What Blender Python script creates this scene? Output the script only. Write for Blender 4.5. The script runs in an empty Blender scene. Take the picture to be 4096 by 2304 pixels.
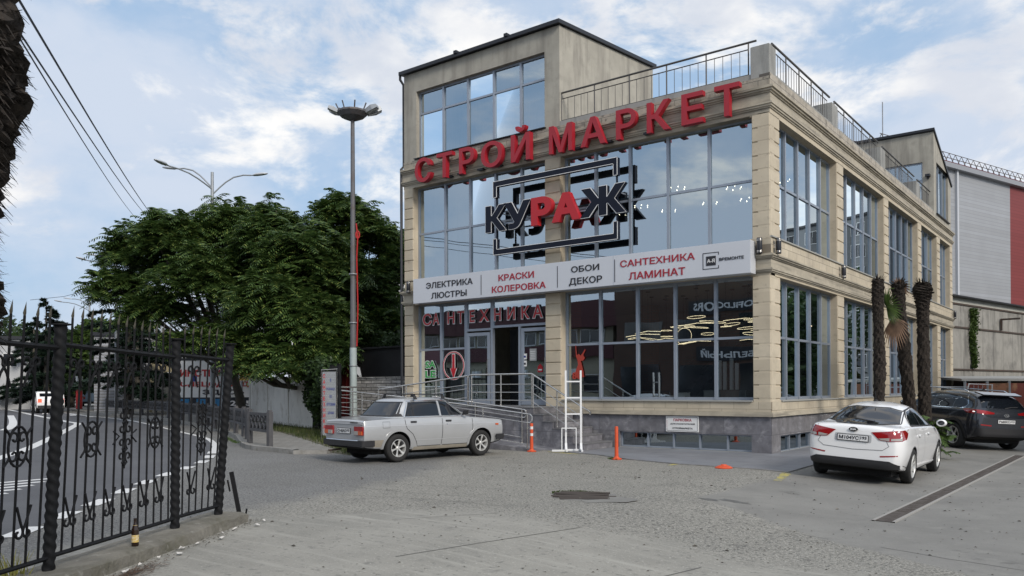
import bpy, bmesh, math, random
import numpy as np
from mathutils import Vector, Matrix, Euler
from mathutils.bvhtree import BVHTree
R=math.radians; pi=math.pi
random.seed(7); rng=np.random.default_rng(11)
sc=bpy.context.scene
col=sc.collection
# ------------------------------------------------------------------ camera, sky, sun
cam=bpy.data.cameras.new('camera'); co=bpy.data.objects.new('camera',cam); col.objects.link(co)
cam.sensor_width=36; cam.lens=28.7; cam.shift_y=0.0931; cam.clip_end=2000; cam.clip_start=.05
co.matrix_world=Matrix.Translation((6.982,-19.242,1.6))@Matrix.Rotation(R(37.5636),4,'Z')@Matrix.Rotation(R(90.3734),4,'X')@Matrix.Rotation(R(-0.2369),4,'Z')
sc.camera=co
SUN_EL=34; SUN_AZ=112          # azimuth of the sun measured clockwise from +Y
w=bpy.data.worlds.new('World'); sc.world=w; w.use_nodes=True
nt=w.node_tree; N=nt.nodes; L=nt.links
bg=N['Background']; bg.inputs[1].default_value=.1
sky=N.new('ShaderNodeTexSky'); sky.sky_type='NISHITA'; sky.sun_disc=False
sky.sun_elevation=R(SUN_EL); sky.sun_rotation=R(SUN_AZ); sky.air_density=1.1; sky.dust_density=2.2; sky.ozone_density=1.6
tc=N.new('ShaderNodeTexCoord')
sep=N.new('ShaderNodeSeparateXYZ'); L.new(tc.outputs['Generated'],sep.inputs[0])
def mth(op,a,b=None):
    n=N.new('ShaderNodeMath'); n.operation=op
    for i,v in ((0,a),(1,b)):
        if v is None: continue
        if isinstance(v,(int,float)): n.inputs[i].default_value=v
        else: L.new(v,n.inputs[i])
    return n.outputs[0]
zz=mth('ADD',mth('MAXIMUM',sep.outputs[2],0.0),.30)
cmb=N.new('ShaderNodeCombineXYZ'); L.new(sep.outputs[0],cmb.inputs[0]); L.new(sep.outputs[1],cmb.inputs[1]); L.new(mth('MULTIPLY',sep.outputs[2],1.9),cmb.inputs[2])
def wnoise(scale,detail,rough,dist,off):
    m=N.new('ShaderNodeMapping'); L.new(cmb.outputs[0],m.inputs[0]); m.inputs['Location'].default_value=off
    n=N.new('ShaderNodeTexNoise'); L.new(m.outputs[0],n.inputs[0]); n.inputs['Scale'].default_value=scale
    n.inputs['Detail'].default_value=detail; n.inputs['Roughness'].default_value=rough; n.inputs['Distortion'].default_value=dist
    return n.outputs[0]
def wramp(v,a,b):
    r=N.new('ShaderNodeValToRGB'); L.new(v,r.inputs[0]); r.color_ramp.elements[0].position=a; r.color_ramp.elements[1].position=b
    r.color_ramp.interpolation='EASE'
    return r.outputs[0]
big=wnoise(2.3,9,.56,.15,(3.1,1.7,0)); puff=wnoise(5.2,10,.60,.22,(7.3,2.2,4)); shade=wnoise(4.5,6,.55,.1,(1.3,5.2,9))
cover=wramp(big,.35,.56); pf=wramp(puff,.47,.60); sh=wramp(shade,.36,.62)
mx=N.new('ShaderNodeMix'); mx.data_type='RGBA'; L.new(mth('MULTIPLY',cover,.8),mx.inputs[0])
blu=N.new('ShaderNodeMix'); blu.data_type='RGBA'; blu.inputs[0].default_value=.8; L.new(sky.outputs[0],blu.inputs[6]); blu.inputs[7].default_value=(4.2,6.0,8.4,1)
L.new(blu.outputs[2],mx.inputs[6]); mx.inputs[7].default_value=(6.9,7.5,8.6,1)
cc=N.new('ShaderNodeMix'); cc.data_type='RGBA'; L.new(sh,cc.inputs[0]); cc.inputs[6].default_value=(11.4,11.0,10.4,1); cc.inputs[7].default_value=(7.2,7.5,8.2,1)
m2=N.new('ShaderNodeMix'); m2.data_type='RGBA'; L.new(mth('MULTIPLY',pf,.85),m2.inputs[0]); L.new(mx.outputs[2],m2.inputs[6]); L.new(cc.outputs[2],m2.inputs[7])
L.new(m2.outputs[2],bg.inputs[0])
sl=bpy.data.lights.new('sun','SUN'); sl.energy=2.7; sl.angle=R(16); sl.color=(1,.93,.84)
so=bpy.data.objects.new('sun',sl); col.objects.link(so)
sd=Vector((math.sin(R(SUN_AZ))*math.cos(R(SUN_EL)),math.cos(R(SUN_AZ))*math.cos(R(SUN_EL)),math.sin(R(SUN_EL))))
so.rotation_euler=sd.to_track_quat('Z','Y').to_euler()
vs=sc.view_settings; vs.view_transform='Standard'; vs.look='None'; vs.gamma=1; vs.use_curve_mapping=False; vs.exposure=.02
sc.cycles.max_bounces=6; sc.cycles.transparent_max_bounces=12; sc.cycles.caustics_reflective=False; sc.cycles.caustics_refractive=False
# ------------------------------------------------------------------ materials
MATS={}
def mat(name,c,rough=.7,metal=0,var=None,var2=None,bump=None,spec=.5,streak=None,joint=None,emit=None,coat=0,stretch=None,tree=None):
    """procedural principled material; var=(scale,amount), var2=(scale,colour,lo,hi) blotches, joint=(w,h,gap,colour,axis)"""
    if name in MATS and not tree: return MATS[name]
    if tree: m=None; t=tree; n=t.nodes; l=t.links; b=n.new('ShaderNodeBsdfPrincipled')
    else: m=bpy.data.materials.new(name); m.use_nodes=True; t=m.node_tree; n=t.nodes; l=t.links; b=n['Principled BSDF']
    b.inputs['Roughness'].default_value=rough; b.inputs['Metallic'].default_value=metal
    b.inputs['Specular IOR Level'].default_value=spec
    if coat: b.inputs['Coat Weight'].default_value=coat; b.inputs['Coat Roughness'].default_value=.05
    tx=n.new('ShaderNodeTexCoord'); crd=tx.outputs['Object']
    if stretch:
        mp=n.new('ShaderNodeMapping'); l.new(crd,mp.inputs[0]); mp.inputs['Scale'].default_value=stretch; crd=mp.outputs[0]
    def noise(s,d=4,r=.55,src=None):
        q=n.new('ShaderNodeTexNoise'); l.new(src or crd,q.inputs[0]); q.inputs['Scale'].default_value=s; q.inputs['Detail'].default_value=d; q.inputs['Roughness'].default_value=r; return q.outputs[0]
    def ramp(v,a,bb,ca=(0,0,0,1),cb=(1,1,1,1)):
        q=n.new('ShaderNodeValToRGB'); l.new(v,q.inputs[0]); e=q.color_ramp.elements; e[0].position=a; e[1].position=bb; e[0].color=ca; e[1].color=cb; return q.outputs[0]
    def mix(f,a,bb):
        q=n.new('ShaderNodeMix'); q.data_type='RGBA'
        if isinstance(f,float): q.inputs[0].default_value=f
        else: l.new(f,q.inputs[0])
        for i,v in ((6,a),(7,bb)):
            if isinstance(v,tuple): q.inputs[i].default_value=(*v[:3],1)
            else: l.new(v,q.inputs[i])
        return q.outputs[2]
    cur=tuple(c)
    if var:
        k=var[1]; cur=ramp(noise(var[0],6,.6),.3,.7,tuple(x*(1-k) for x in c)+(1,),tuple(min(1,x*(1+k)) for x in c)+(1,))
    if var2:
        for v in (var2 if isinstance(var2,list) else [var2]):
            cur=mix(ramp(noise(v[0],7,.62),v[2],v[3]),cur,v[1])
    if streak:
        mp=n.new('ShaderNodeMapping'); l.new(tx.outputs['Object'],mp.inputs[0]); mp.inputs['Scale'].default_value=streak[0]
        cur=mix(ramp(noise(1,5,.6,mp.outputs[0]),streak[2],streak[3]),cur,streak[1])
    if joint:
        jw,jh,gap,jc,ax=joint
        s=n.new('ShaderNodeSeparateXYZ'); l.new(tx.outputs['Object'],s.inputs[0]); cb=n.new('ShaderNodeCombineXYZ')
        l.new(s.outputs[ax[0]],cb.inputs[0]); l.new(s.outputs[ax[1]],cb.inputs[1])
        q=n.new('ShaderNodeTexBrick'); l.new(cb.outputs[0],q.inputs[0]); q.inputs['Scale'].default_value=1; q.inputs['Brick Width'].default_value=jw; q.inputs['Row Height'].default_value=jh
        q.inputs['Mortar Size'].default_value=gap; q.inputs['Mortar Smooth'].default_value=.1
        q.inputs['Color1'].default_value=(1,1,1,1); q.inputs['Color2'].default_value=(.74,.73,.70,1); q.inputs['Mortar'].default_value=(0,0,0,1)
        f=q.outputs['Fac']
        mm=n.new('ShaderNodeMix'); mm.data_type='RGBA'; mm.blend_type='MULTIPLY'; mm.inputs[0].default_value=.5
        if isinstance(cur,tuple): mm.inputs[6].default_value=(*cur,1)
        else: l.new(cur,mm.inputs[6])
        q2=n.new('ShaderNodeMix'); q2.data_type='RGBA'; l.new(f,q2.inputs[0]); l.new(q.outputs['Color'],q2.inputs[6]); q2.inputs[7].default_value=(1,1,1,1)
        l.new(q2.outputs[2],mm.inputs[7])
        cur=mix(f,mm.outputs[2],jc)
    if isinstance(cur,tuple): b.inputs['Base Color'].default_value=(*cur,1)
    else: l.new(cur,b.inputs['Base Color'])
    if bump:
        h=noise(bump[0],5,.65); bp=n.new('ShaderNodeBump'); bp.inputs['Strength'].default_value=bump[1]; bp.inputs['Distance'].default_value=bump[2] if len(bump)>2 else .02
        l.new(h,bp.inputs['Height']); l.new(bp.outputs[0],b.inputs['Normal'])
    if emit: b.inputs['Emission Color'].default_value=(*emit[0],1); b.inputs['Emission Strength'].default_value=emit[1]
    if tree: return b.outputs[0]
    MATS[name]=m; return m
def glassmat(name,refl,tint,rough=0.0,wav=0):
    if name in MATS: return MATS[name]
    m=bpy.data.materials.new(name); m.use_nodes=True; t=m.node_tree; n=t.nodes; l=t.links; n.clear()
    o=n.new('ShaderNodeOutputMaterial'); mx=n.new('ShaderNodeMixShader'); tr=n.new('ShaderNodeBsdfTransparent'); gl=n.new('ShaderNodeBsdfGlossy')
    tr.inputs[0].default_value=(*tint,1); gl.inputs['Roughness'].default_value=rough; gl.inputs[0].default_value=(.80,.92,1,1)
    fr=n.new('ShaderNodeFresnel'); fr.inputs[0].default_value=1.5
    ma=n.new('ShaderNodeMath'); ma.operation='MULTIPLY_ADD'; l.new(fr.outputs[0],ma.inputs[0]); ma.inputs[1].default_value=1-refl; ma.inputs[2].default_value=refl
    l.new(ma.outputs[0],mx.inputs[0]); l.new(tr.outputs[0],mx.inputs[1]); l.new(gl.outputs[0],mx.inputs[2]); l.new(mx.outputs[0],o.inputs[0])
    if wav:
        tx=n.new('ShaderNodeTexCoord'); ns=n.new('ShaderNodeTexNoise'); l.new(tx.outputs['Object'],ns.inputs[0]); ns.inputs['Scale'].default_value=.9; ns.inputs['Detail'].default_value=1
        bp=n.new('ShaderNodeBump'); bp.inputs['Strength'].default_value=wav; bp.inputs['Distance'].default_value=.02; l.new(ns.outputs[0],bp.inputs['Height']); l.new(bp.outputs[0],gl.inputs['Normal'])
    MATS[name]=m; return m
def leafmat(name,c1,c2,c3=None):
    if name in MATS: return MATS[name]
    m=bpy.data.materials.new(name); m.use_nodes=True; t=m.node_tree; n=t.nodes; l=t.links
    b=n['Principled BSDF']; b.inputs['Roughness'].default_value=.5; b.inputs['Specular IOR Level'].default_value=.3
    g=n.new('ShaderNodeNewGeometry'); q=n.new('ShaderNodeValToRGB'); l.new(g.outputs['Random Per Island'],q.inputs[0])
    e=q.color_ramp.elements; e[0].color=(*c1,1); e[1].color=(*c2,1); e[1].position=.85
    if c3: x=e.new(.96); x.color=(*c3,1)
    l.new(q.outputs[0],b.inputs['Base Color'])
    tr=n.new('ShaderNodeBsdfTranslucent'); l.new(q.outputs[0],tr.inputs[0]); mx=n.new('ShaderNodeMixShader'); mx.inputs[0].default_value=.3
    l.new(b.outputs[0],mx.inputs[1]); l.new(tr.outputs[0],mx.inputs[2]); l.new(mx.outputs[0],n['Material Output'].inputs[0])
    MATS[name]=m; return m
STONE=mat('beige_stone',(.56,.49,.375),.8,var=(2.2,.14),var2=[(1.1,(.40,.345,.265),.50,.74),(7,(.34,.29,.22),.60,.76)],joint=(3.1,.325,.0,(.3,.26,.2),(0,2)),bump=(40,.25,.01))
STONEJ=mat('beige_stone_course',(.54,.475,.365),.8,var=(2.4,.14),var2=(1.2,(.36,.315,.25),.5,.72),joint=(.62,.21,.006,(.20,.17,.13),(1,2)),bump=(40,.2,.01))
STONEJF=mat('beige_stone_front',(.54,.475,.365),.8,var=(2.4,.14),var2=(1.2,(.36,.315,.25),.5,.72),joint=(.62,.18,.005,(.25,.21,.16),(0,2)),bump=(40,.2,.01))
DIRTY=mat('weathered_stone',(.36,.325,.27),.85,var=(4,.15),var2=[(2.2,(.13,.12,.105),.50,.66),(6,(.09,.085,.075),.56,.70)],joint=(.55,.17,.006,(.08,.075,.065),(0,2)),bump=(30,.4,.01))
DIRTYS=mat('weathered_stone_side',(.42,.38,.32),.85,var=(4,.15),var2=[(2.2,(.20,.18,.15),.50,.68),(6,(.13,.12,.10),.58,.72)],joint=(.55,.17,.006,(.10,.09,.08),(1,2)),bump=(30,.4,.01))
MOULD=mat('cornice_stone',(.40,.36,.285),.85,var=(3,.15),streak=((.5,.5,9),(.17,.155,.13),.50,.72),bump=(30,.2,.01))
GREYC=mat('grey_render',(.30,.30,.285),.9,var=(2.5,.12),streak=((3,3,.6),(.20,.20,.19),.5,.7),bump=(25,.2,.01))
STUCCO=mat('stucco',(.365,.345,.295),.92,var=(1.2,.14),var2=(3,(.30,.285,.245),.5,.7),streak=((2.6,2.6,.30),(.235,.22,.19),.50,.70),bump=(60,.3,.01))
MARBLE=mat('grey_marble',(.17,.168,.185),.45,var=(5,.3),streak=((3.2,2.2,4),(.30,.295,.31),.53,.66),joint=(1.2,.46,.004,(.06,.06,.07),(0,2)),spec=.5)
MARBLES=mat('grey_marble_side',(.19,.185,.195),.45,var=(5,.3),streak=((2.2,2.2,5),(.28,.28,.30),.56,.66),joint=(1.2,.46,.004,(.06,.06,.07),(1,2)),spec=.5)
ALU=mat('grey_aluminium',(.30,.34,.40),.42,.35,var=(3,.06))
STEEL=mat('stainless_steel',(.62,.60,.57),.24,.95,var=(9,.12))
GLASS=glassmat('window_glass',.46,(.55,.63,.66),0,.10); GLASSL=glassmat('shop_window_glass',.42,(.62,.68,.70),0,.16)
DGLASS=glassmat('basement_glass',.30,(.25,.3,.32),.02)
BLACK=mat('black_paint',(.012,.014,.02),.4)
FLASH=mat('roof_flashing',(.022,.024,.030),.45,.3)
RED=mat('red_letter',(.33,.012,.024),.45,var=(2,.06))
RED2=mat('red_acrylic',(.44,.012,.02),.4)
NAVY=mat('navy_letter',(.006,.009,.020),.55,spec=.25)
WEDGE=mat('white_edge',(.75,.75,.75),.5)
PANEL=mat('sign_panel',(.60,.62,.66),.35,.15,var=(.5,.04))
WHITE=mat('white_paint',(.74,.74,.73),.45,var=(4,.05))
INK=mat('ink_black',(.02,.02,.025),.5); INKR=mat('ink_red',(.32,.015,.03),.5); INKB=mat('ink_blue',(.03,.05,.22),.5)
GREEN=mat('sticker_green',(.03,.30,.06),.5)
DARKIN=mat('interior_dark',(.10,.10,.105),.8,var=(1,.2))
IRON=mat('black_iron',(.009,.0095,.011),.7,0,spec=.2,var=(20,.3),bump=(60,.3,.004))
# ------------------------------------------------------------------ mesh helpers
class MB:
    istext=False
    def __init__(s): s.v=[]; s.f=[]; s.mi=[]; s.cm=0
    def add(s,vs,fs,M=None):
        o=len(s.v)
        if M is not None: vs=[tuple(M@Vector(v)) for v in vs]
        s.v+= [tuple(v) for v in vs]; s.f+=[tuple(i+o for i in f) for f in fs]; s.mi+=[s.cm]*len(fs); return s
    def box(s,x0,x1,y0,y1,z0,z1,M=None):
        x0,x1=sorted((x0,x1)); y0,y1=sorted((y0,y1)); z0,z1=sorted((z0,z1))
        return s.add([(x0,y0,z0),(x1,y0,z0),(x1,y1,z0),(x0,y1,z0),(x0,y0,z1),(x1,y0,z1),(x1,y1,z1),(x0,y1,z1)],
          [(0,3,2,1),(4,5,6,7),(0,1,5,4),(1,2,6,5),(2,3,7,6),(3,0,4,7)],M)
    def F(s,T,a0,a1,o0,o1,z0,z1):   # box on a facade: a along, o outward
        p=[T(a0,o0,z0),T(a1,o1,z1)]
        return s.box(p[0][0],p[1][0],p[0][1],p[1][1],p[0][2],p[1][2])
    def tube(s,pts,r,n=8,cap=True,rs=None,closed=False):
        P=[Vector(p) for p in pts]; k=len(P); o=len(s.v); up=None; vs=[]
        for i,p in enumerate(P):
            if closed: d=P[(i+1)%k]-P[i-1]
            else: d=(P[min(i+1,k-1)]-P[max(i-1,0)])
            d.normalize()
            if up is None: up=Vector((0,0,1)) if abs(d.z)<.9 else Vector((1,0,0))
            a=d.cross(up)
            if a.length<1e-4: a=d.orthogonal()
            a.normalize(); b=a.cross(d); b.normalize(); up=b
            rr=rs[i] if rs else r
            for j in range(n):
                t=2*pi*j/n; vs.append(p+a*math.cos(t)*rr+b*math.sin(t)*rr)
        fs=[]
        for i in range(k if closed else k-1):
            i2=(i+1)%k
            for j in range(n): fs.append((i*n+j,i*n+(j+1)%n,i2*n+(j+1)%n,i2*n+j))
        if cap and not closed: fs+= [tuple(range(n))[::-1],tuple((k-1)*n+j for j in range(n))]
        return s.add(vs,fs)
    def cyl(s,p0,p1,r0,r1=None,n=16): return s.tube([p0,p1],r0,n,rs=[r0,r0 if r1 is None else r1])
    def lathe(s,prof,n=24,M=None,cap=False):  # prof: (r,z) about z
        vs=[(r*math.cos(2*pi*j/n),r*math.sin(2*pi*j/n),z) for r,z in prof for j in range(n)]; k=len(prof)
        fs=[(i*n+j,i*n+(j+1)%n,(i+1)*n+(j+1)%n,(i+1)*n+j) for i in range(k-1) for j in range(n)]
        if cap: fs+=[tuple(range(n))[::-1],tuple((k-1)*n+j for j in range(n))]
        return s.add(vs,fs,M)
    def prism(s,pts,T,d0,d1):  # outline pts (a,b) mapped by T(a,b,depth)
        k=len(pts); vs=[T(a,b,d0) for a,b in pts]+[T(a,b,d1) for a,b in pts]
        fs=[tuple(range(k)),tuple(range(2*k-1,k-1,-1))]+[(i,i+k,(i+1)%k+k,(i+1)%k) for i in range(k)]
        return s.add(vs,fs)
    def poly(s,pts): return s.add(pts,[tuple(range(len(pts)))])
def FR(a,o,z): return (a,-o,z)      # front facade: outward is -y
def SD(a,o,z): return (o,a,z)       # side facade: outward is +x
def obj(name,mb,m,parent=None,smooth=False,world=True,bevel=0,fixn=True):
    me=bpy.data.meshes.new(name)
    vs=mb.v
    if parent is not None and world:
        Mi=parent_matrix(parent).inverted(); vs=[tuple(Mi@Vector(v)) for v in vs]
    me.from_pydata(vs,[],mb.f); 
    ms=m if isinstance(m,(list,tuple)) else [m]
    for q in ms: me.materials.append(q)
    if len(ms)>1: me.polygons.foreach_set('material_index',mb.mi)
    if fixn and not mb.istext:
        bm=bmesh.new(); bm.from_mesh(me); bmesh.ops.recalc_face_normals(bm,faces=bm.faces)
        if bevel: bmesh.ops.bevel(bm,geom=[e for e in bm.edges if len(e.link_faces)==2 and e.calc_face_angle(0)>.5],offset=bevel,segments=2,affect='EDGES',clamp_overlap=True)
        bm.to_mesh(me); bm.free()
    if smooth:
        me.shade_smooth()
        try: me.set_sharp_from_angle(angle=R(smooth if smooth is not True else 40))
        except Exception: pass
    o=bpy.data.objects.new(name,me); col.objects.link(o)
    if parent is not None: o.parent=parent
    return o
def parent_matrix(p):
    M=Matrix.LocRotScale(p.location,p.rotation_euler,p.scale)
    return parent_matrix(p.parent)@M if p.parent else M
def tag(o,label=None,cat=None,group=None,kind=None):
    if label: o['label']=label
    if cat: o['category']=cat
    if group: o['group']=group
    if kind: o['kind']=kind
    return o
def thing(name,label,cat,loc=(0,0,0),rz=0,group=None):
    o=bpy.data.objects.new(name,None); col.objects.link(o); o.location=loc; o.rotation_euler=(0,0,rz); o.empty_display_size=.3
    return tag(o,label,cat,group)
def dup(o,parent=None):
    c=o.copy(); col.objects.link(c); c.parent=parent
    for ch in list(o.children): dup(ch,c)
    return c
def struct(name,mb,m,**k): return tag(obj(name,mb,m,**k),kind='structure')
from mathutils.geometry import delaunay_2d_cdt
def lettermesh(ch,size=1,off=0,ext=0,res=3):
    """outline the glyphs, grow every contour by off, fill by winding number, extrude to +-ext"""
    cu=bpy.data.curves.new('t','FONT'); cu.body=ch; cu.size=size; cu.resolution_u=res; cu.fill_mode='NONE'
    o=bpy.data.objects.new('t',cu); col.objects.link(o); bpy.context.view_layer.update()
    me=o.to_mesh(); nv=len(me.vertices); adj=[[] for _ in range(nv)]; co2=[(v.co.x,v.co.y) for v in me.vertices]
    for e in me.edges: a,b=e.vertices; adj[a].append(b); adj[b].append(a)
    o.to_mesh_clear(); bpy.data.objects.remove(o); bpy.data.curves.remove(cu)
    seen=set(); loops=[]; raw=[]
    def area(P): return sum(P[i-1][0]*P[i][1]-P[i][0]*P[i-1][1] for i in range(len(P)))/2
    def inside(p,P):
        c=False
        for i in range(len(P)):
            (x0,y0),(x1,y1)=P[i-1],P[i]
            if (y0<=p[1])!=(y1<=p[1]) and x0+(p[1]-y0)/(y1-y0)*(x1-x0)>p[0]: c=not c
        return c
    for s in range(nv):
        if s in seen: continue
        loop=[s]; seen.add(s); cur=s
        while True:
            nx=sorted([q for q in adj[cur] if q not in seen],key=lambda q:abs(q-cur-1))
            if not nx: break
            cur=nx[0]; seen.add(cur); loop.append(cur)
        P=[co2[i] for i in loop]; Q=[p for i,p in enumerate(P) if math.dist(p,P[i-1])>1e-4]
        if len(Q)>=3: raw.append(Q)
    off0=off
    for Q in raw:
        G=[]; n=len(Q); bigl=max([P for P in raw if P is Q or inside(Q[0],P)],key=lambda P:abs(area(P))); off=off0 if area(bigl)<0 else -off0
        for i in range(n):
            p0,p1,p2=Q[i-1],Q[i],Q[(i+1)%n]; l0=math.dist(p0,p1); l1=math.dist(p1,p2)
            n0=(-(p1[1]-p0[1])/l0,(p1[0]-p0[0])/l0); n1=(-(p2[1]-p1[1])/l1,(p2[0]-p1[0])/l1)
            k=1+n0[0]*n1[0]+n0[1]*n1[1]; k=max(k,.45); G.append((p1[0]+(n0[0]+n1[0])/k*off,p1[1]+(n0[1]+n1[1])/k*off))
        loops.append(G)
    vs=[];es=[]
    for G in loops: k=len(vs); n=len(G); vs+=[Vector(p) for p in G]; es+=[(k+i,k+(i+1)%n) for i in range(n)]
    r=delaunay_2d_cdt(vs,es,[],0,1e-5); V2,F2=r[0],r[2]
    def wn(x,y):
        w=0
        for G in loops:
            for i in range(len(G)):
                (x0,y0),(x1,y1)=G[i-1],G[i]
                if (y0<=y)!=(y1<=y):
                    t=(y-y0)/(y1-y0)
                    if x0+t*(x1-x0)>x: w+=1 if y1>y0 else -1
        return w
    K=[f for f in F2 if wn(sum(V2[i].x for i in f)/3,sum(V2[i].y for i in f)/3)!=0]
    n=len(V2); fs=[tuple(f) for f in K]; out=[(v.x,v.y,ext) for v in V2]
    if ext:
        out+=[(v.x,v.y,-ext) for v in V2]; fs+=[tuple(i+n for i in f[::-1]) for f in K]; cnt={}
        for f in K:
            for i in range(3): cnt[(f[i],f[(i+1)%3])]=1
        for a,b in cnt:
            if (b,a) not in cnt: fs.append((b,a,a+n,b+n))
    return out,fs
def fittext(txt,T,a0,a1,z0,z1,d0,d1,off=.02,slant=0,res=3,mb=None,keep=False):
    """write txt into the rectangle a0..a1, z0..z1 of the plane mapped by T(a,o,z); d0..d1 = outward depth range"""
    mb=mb or MB(); vs,fs=lettermesh(txt,1,off,.5,res)
    xs=[v[0] for v in vs]; ys=[v[1] for v in vs]; zs=[v[2] for v in vs]
    x0,x1,y0,y1,q0,q1=min(xs),max(xs),min(ys),max(ys),min(zs),max(zs)
    sx=(a1-a0)/(x1-x0); sz=(z1-z0)/(y1-y0)
    if keep: sx=math.copysign(sz,a1-a0)
    out=[]
    for x,y,z in vs:
        zz_=(z-q0)/max(1e-6,q1-q0); out.append(T(a0+(x-x0)*sx+slant*(y-y0)*sz,d0+(d1-d0)*zz_,z0+(y-y0)*sz))
    A=Vector(T(1,0,0))-Vector(T(0,0,0)); Bz=Vector(T(0,0,1))-Vector(T(0,0,0)); D=Vector(T(0,1,0))-Vector(T(0,0,0))
    if A.cross(Bz).dot(D)*(d1-d0)*(a1-a0)<0: fs=[f[::-1] for f in fs]
    mb.istext=True
    return mb.add(out,fs)
def ribbon(pts,wd,z,closed=False,hf=None):
    mb=MB(); P=[Vector((p[0],p[1])) for p in pts]; k=len(P); vs=[]
    for i,p in enumerate(P):
        d=(P[min(i+1,k-1)]-P[max(i-1,0)]).normalized(); n=Vector((-d.y,d.x))*wd/2
        for q in (p+n,p-n): vs.append((q.x,q.y,z+(hf(q.x,q.y) if hf else 0)))
    return mb.add(vs,[(2*i,2*i+1,2*i+3,2*i+2) for i in range(k-1)])
def sm(pts,n=4):   # Catmull-Rom resample
    P=[np.array(p,float) for p in pts]; out=[]
    for i in range(len(P)-1):
        a,b,c,d=P[max(i-1,0)],P[i],P[i+1],P[min(i+2,len(P)-1)]
        for j in range(n):
            t=j/n; out.append(.5*((2*b)+(-a+c)*t+(2*a-5*b+4*c-d)*t*t+(-a+3*b-3*c+d)*t**3))
    out.append(P[-1]); return [tuple(p) for p in out]
def hz(x,y):   # height of the lot: falls gently towards the drain
    t=min(1,max(0,(x-.8)/3.5)); return -.17*t*t*(3-2*t)
#==PART2
# ------------------------------------------------------------------ ground, road, pavements
CONC=mat('weathered_concrete',(.265,.255,.225),.92,var=(2.0,.10),var2=[(.22,(.205,.20,.18),.45,.75),(.55,(.15,.147,.132),.60,.72),(3.1,(.135,.13,.118),.64,.72),(1.3,(.18,.175,.158),.55,.75),(24,(.10,.098,.088),.52,.58),(46,(.45,.435,.39),.56,.62)],bump=(34,1,.018))
SMOOTHC=mat('smooth_concrete',(.205,.20,.185),.88,var=(1.2,.12),var2=[(.5,(.155,.152,.142),.5,.75),(1.7,(.12,.117,.108),.62,.72),(2.3,(.235,.23,.21),.55,.72),(9,(.24,.235,.215),.58,.75),(40,(.13,.128,.12),.60,.68)],bump=(50,.3,.01))
BRUSHC=mat('brushed_concrete',(.275,.265,.235),.9,var=(1.5,.1),var2=[(2.4,(.17,.165,.15),.60,.70),(.45,(.205,.20,.178),.5,.72),(12,(.18,.175,.158),.56,.66),(36,(.38,.37,.33),.58,.66)],streak=((.6,7,1),(.33,.32,.285),.52,.7),bump=(30,.5,.012))
ASPH=mat('road_asphalt',(.085,.087,.095),.85,var=(1.2,.12),var2=[(.25,(.11,.112,.118),.5,.75),(60,(.16,.16,.165),.6,.72)],bump=(90,.5,.008))
OLDASPH=mat('old_asphalt',(.165,.163,.155),.92,var=(2,.12),var2=[(.3,(.20,.20,.195),.45,.7),(26,(.075,.075,.075),.5,.58),(46,(.36,.355,.33),.57,.63)],bump=(24,.9,.02))
LINE=mat('road_paint',(.66,.66,.65),.7,var2=(9,(.35,.35,.35),.55,.75))
YEL=mat('yellow_paint',(.42,.36,.10),.8,var2=(7,(.22,.22,.17),.42,.62))
TILE=mat('grey_paving_tile',(.21,.215,.235),.5,var=(2,.12),streak=((1.1,7,1),(.27,.275,.29),.5,.72),joint=(1.2,.6,.005,(.07,.07,.075),(0,1)),spec=.5)
PAVE=mat('pavement_tile',(.24,.232,.215),.9,var=(2,.12),joint=(.4,.2,.01,(.09,.09,.085),(0,1)),bump=(40,.4,.01))
KERB=mat('kerb_concrete',(.26,.255,.24),.9,var=(4,.15),var2=(3,(.14,.13,.11),.5,.72),bump=(30,.5,.012))
MOSSK=mat('dirty_kerb_concrete',(.17,.16,.135),.95,var=(5,.25),var2=[(2.2,(.10,.095,.07),.48,.66),(8,(.30,.29,.26),.6,.72)],bump=(22,.9,.025))
GROUNDM=bpy.data.materials.new('yard_ground'); GROUNDM.use_nodes=True; gt=GROUNDM.node_tree; gn=gt.nodes; gl_=gt.links; gn.remove(gn['Principled BSDF'])
def gm(op,a,b=None,c=None):
    q=gn.new('ShaderNodeMath'); q.operation=op
    for i,v in enumerate((a,b,c)):
        if v is None: continue
        if isinstance(v,(int,float)): q.inputs[i].default_value=v
        else: gl_.new(v,q.inputs[i])
    return q.outputs[0]
gtx=gn.new('ShaderNodeTexCoord'); gs=gn.new('ShaderNodeSeparateXYZ'); gl_.new(gtx.outputs['Object'],gs.inputs[0]); GX,GY=gs.outputs[0],gs.outputs[1]
def gnz(sc_): q=gn.new('ShaderNodeTexNoise'); gl_.new(gtx.outputs['Object'],q.inputs[0]); q.inputs['Scale'].default_value=sc_; q.inputs['Detail'].default_value=7; q.inputs['Roughness'].default_value=.65; return gm('SUBTRACT',q.outputs[0],.5)
NZ=gm('ADD',gm('MULTIPLY',gnz(.9),1.1),gm('MULTIPLY',gnz(7),.9))
def gmask(d,wd,k): q=gn.new('ShaderNodeMapRange'); q.interpolation_type='SMOOTHSTEP'; gl_.new(gm('ADD',d,gm('MULTIPLY',NZ,k)),q.inputs[0]); q.inputs[1].default_value=-wd; q.inputs[2].default_value=wd; return q.outputs[0]
k1=gmask(gm('MINIMUM',gm('SUBTRACT',GX,1.75),gm('ADD',GY,gm('MULTIPLY_ADD',GX,.68,6.7))),.10,.35)
k2=gmask(gm('MINIMUM',gm('SUBTRACT',-11.1,GY),gm('SUBTRACT',gm('MULTIPLY_ADD',GX,1.33,-10.75),GY)),.45,1.6)
k3=gmask(gm('SUBTRACT',gm('SUBTRACT',gm('MULTIPLY_ADD',GY,-.28,-5.96),gm('MAXIMUM',0,gm('MULTIPLY_ADD',GY,.25,2.25))),GX),.5,1.5)
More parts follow.
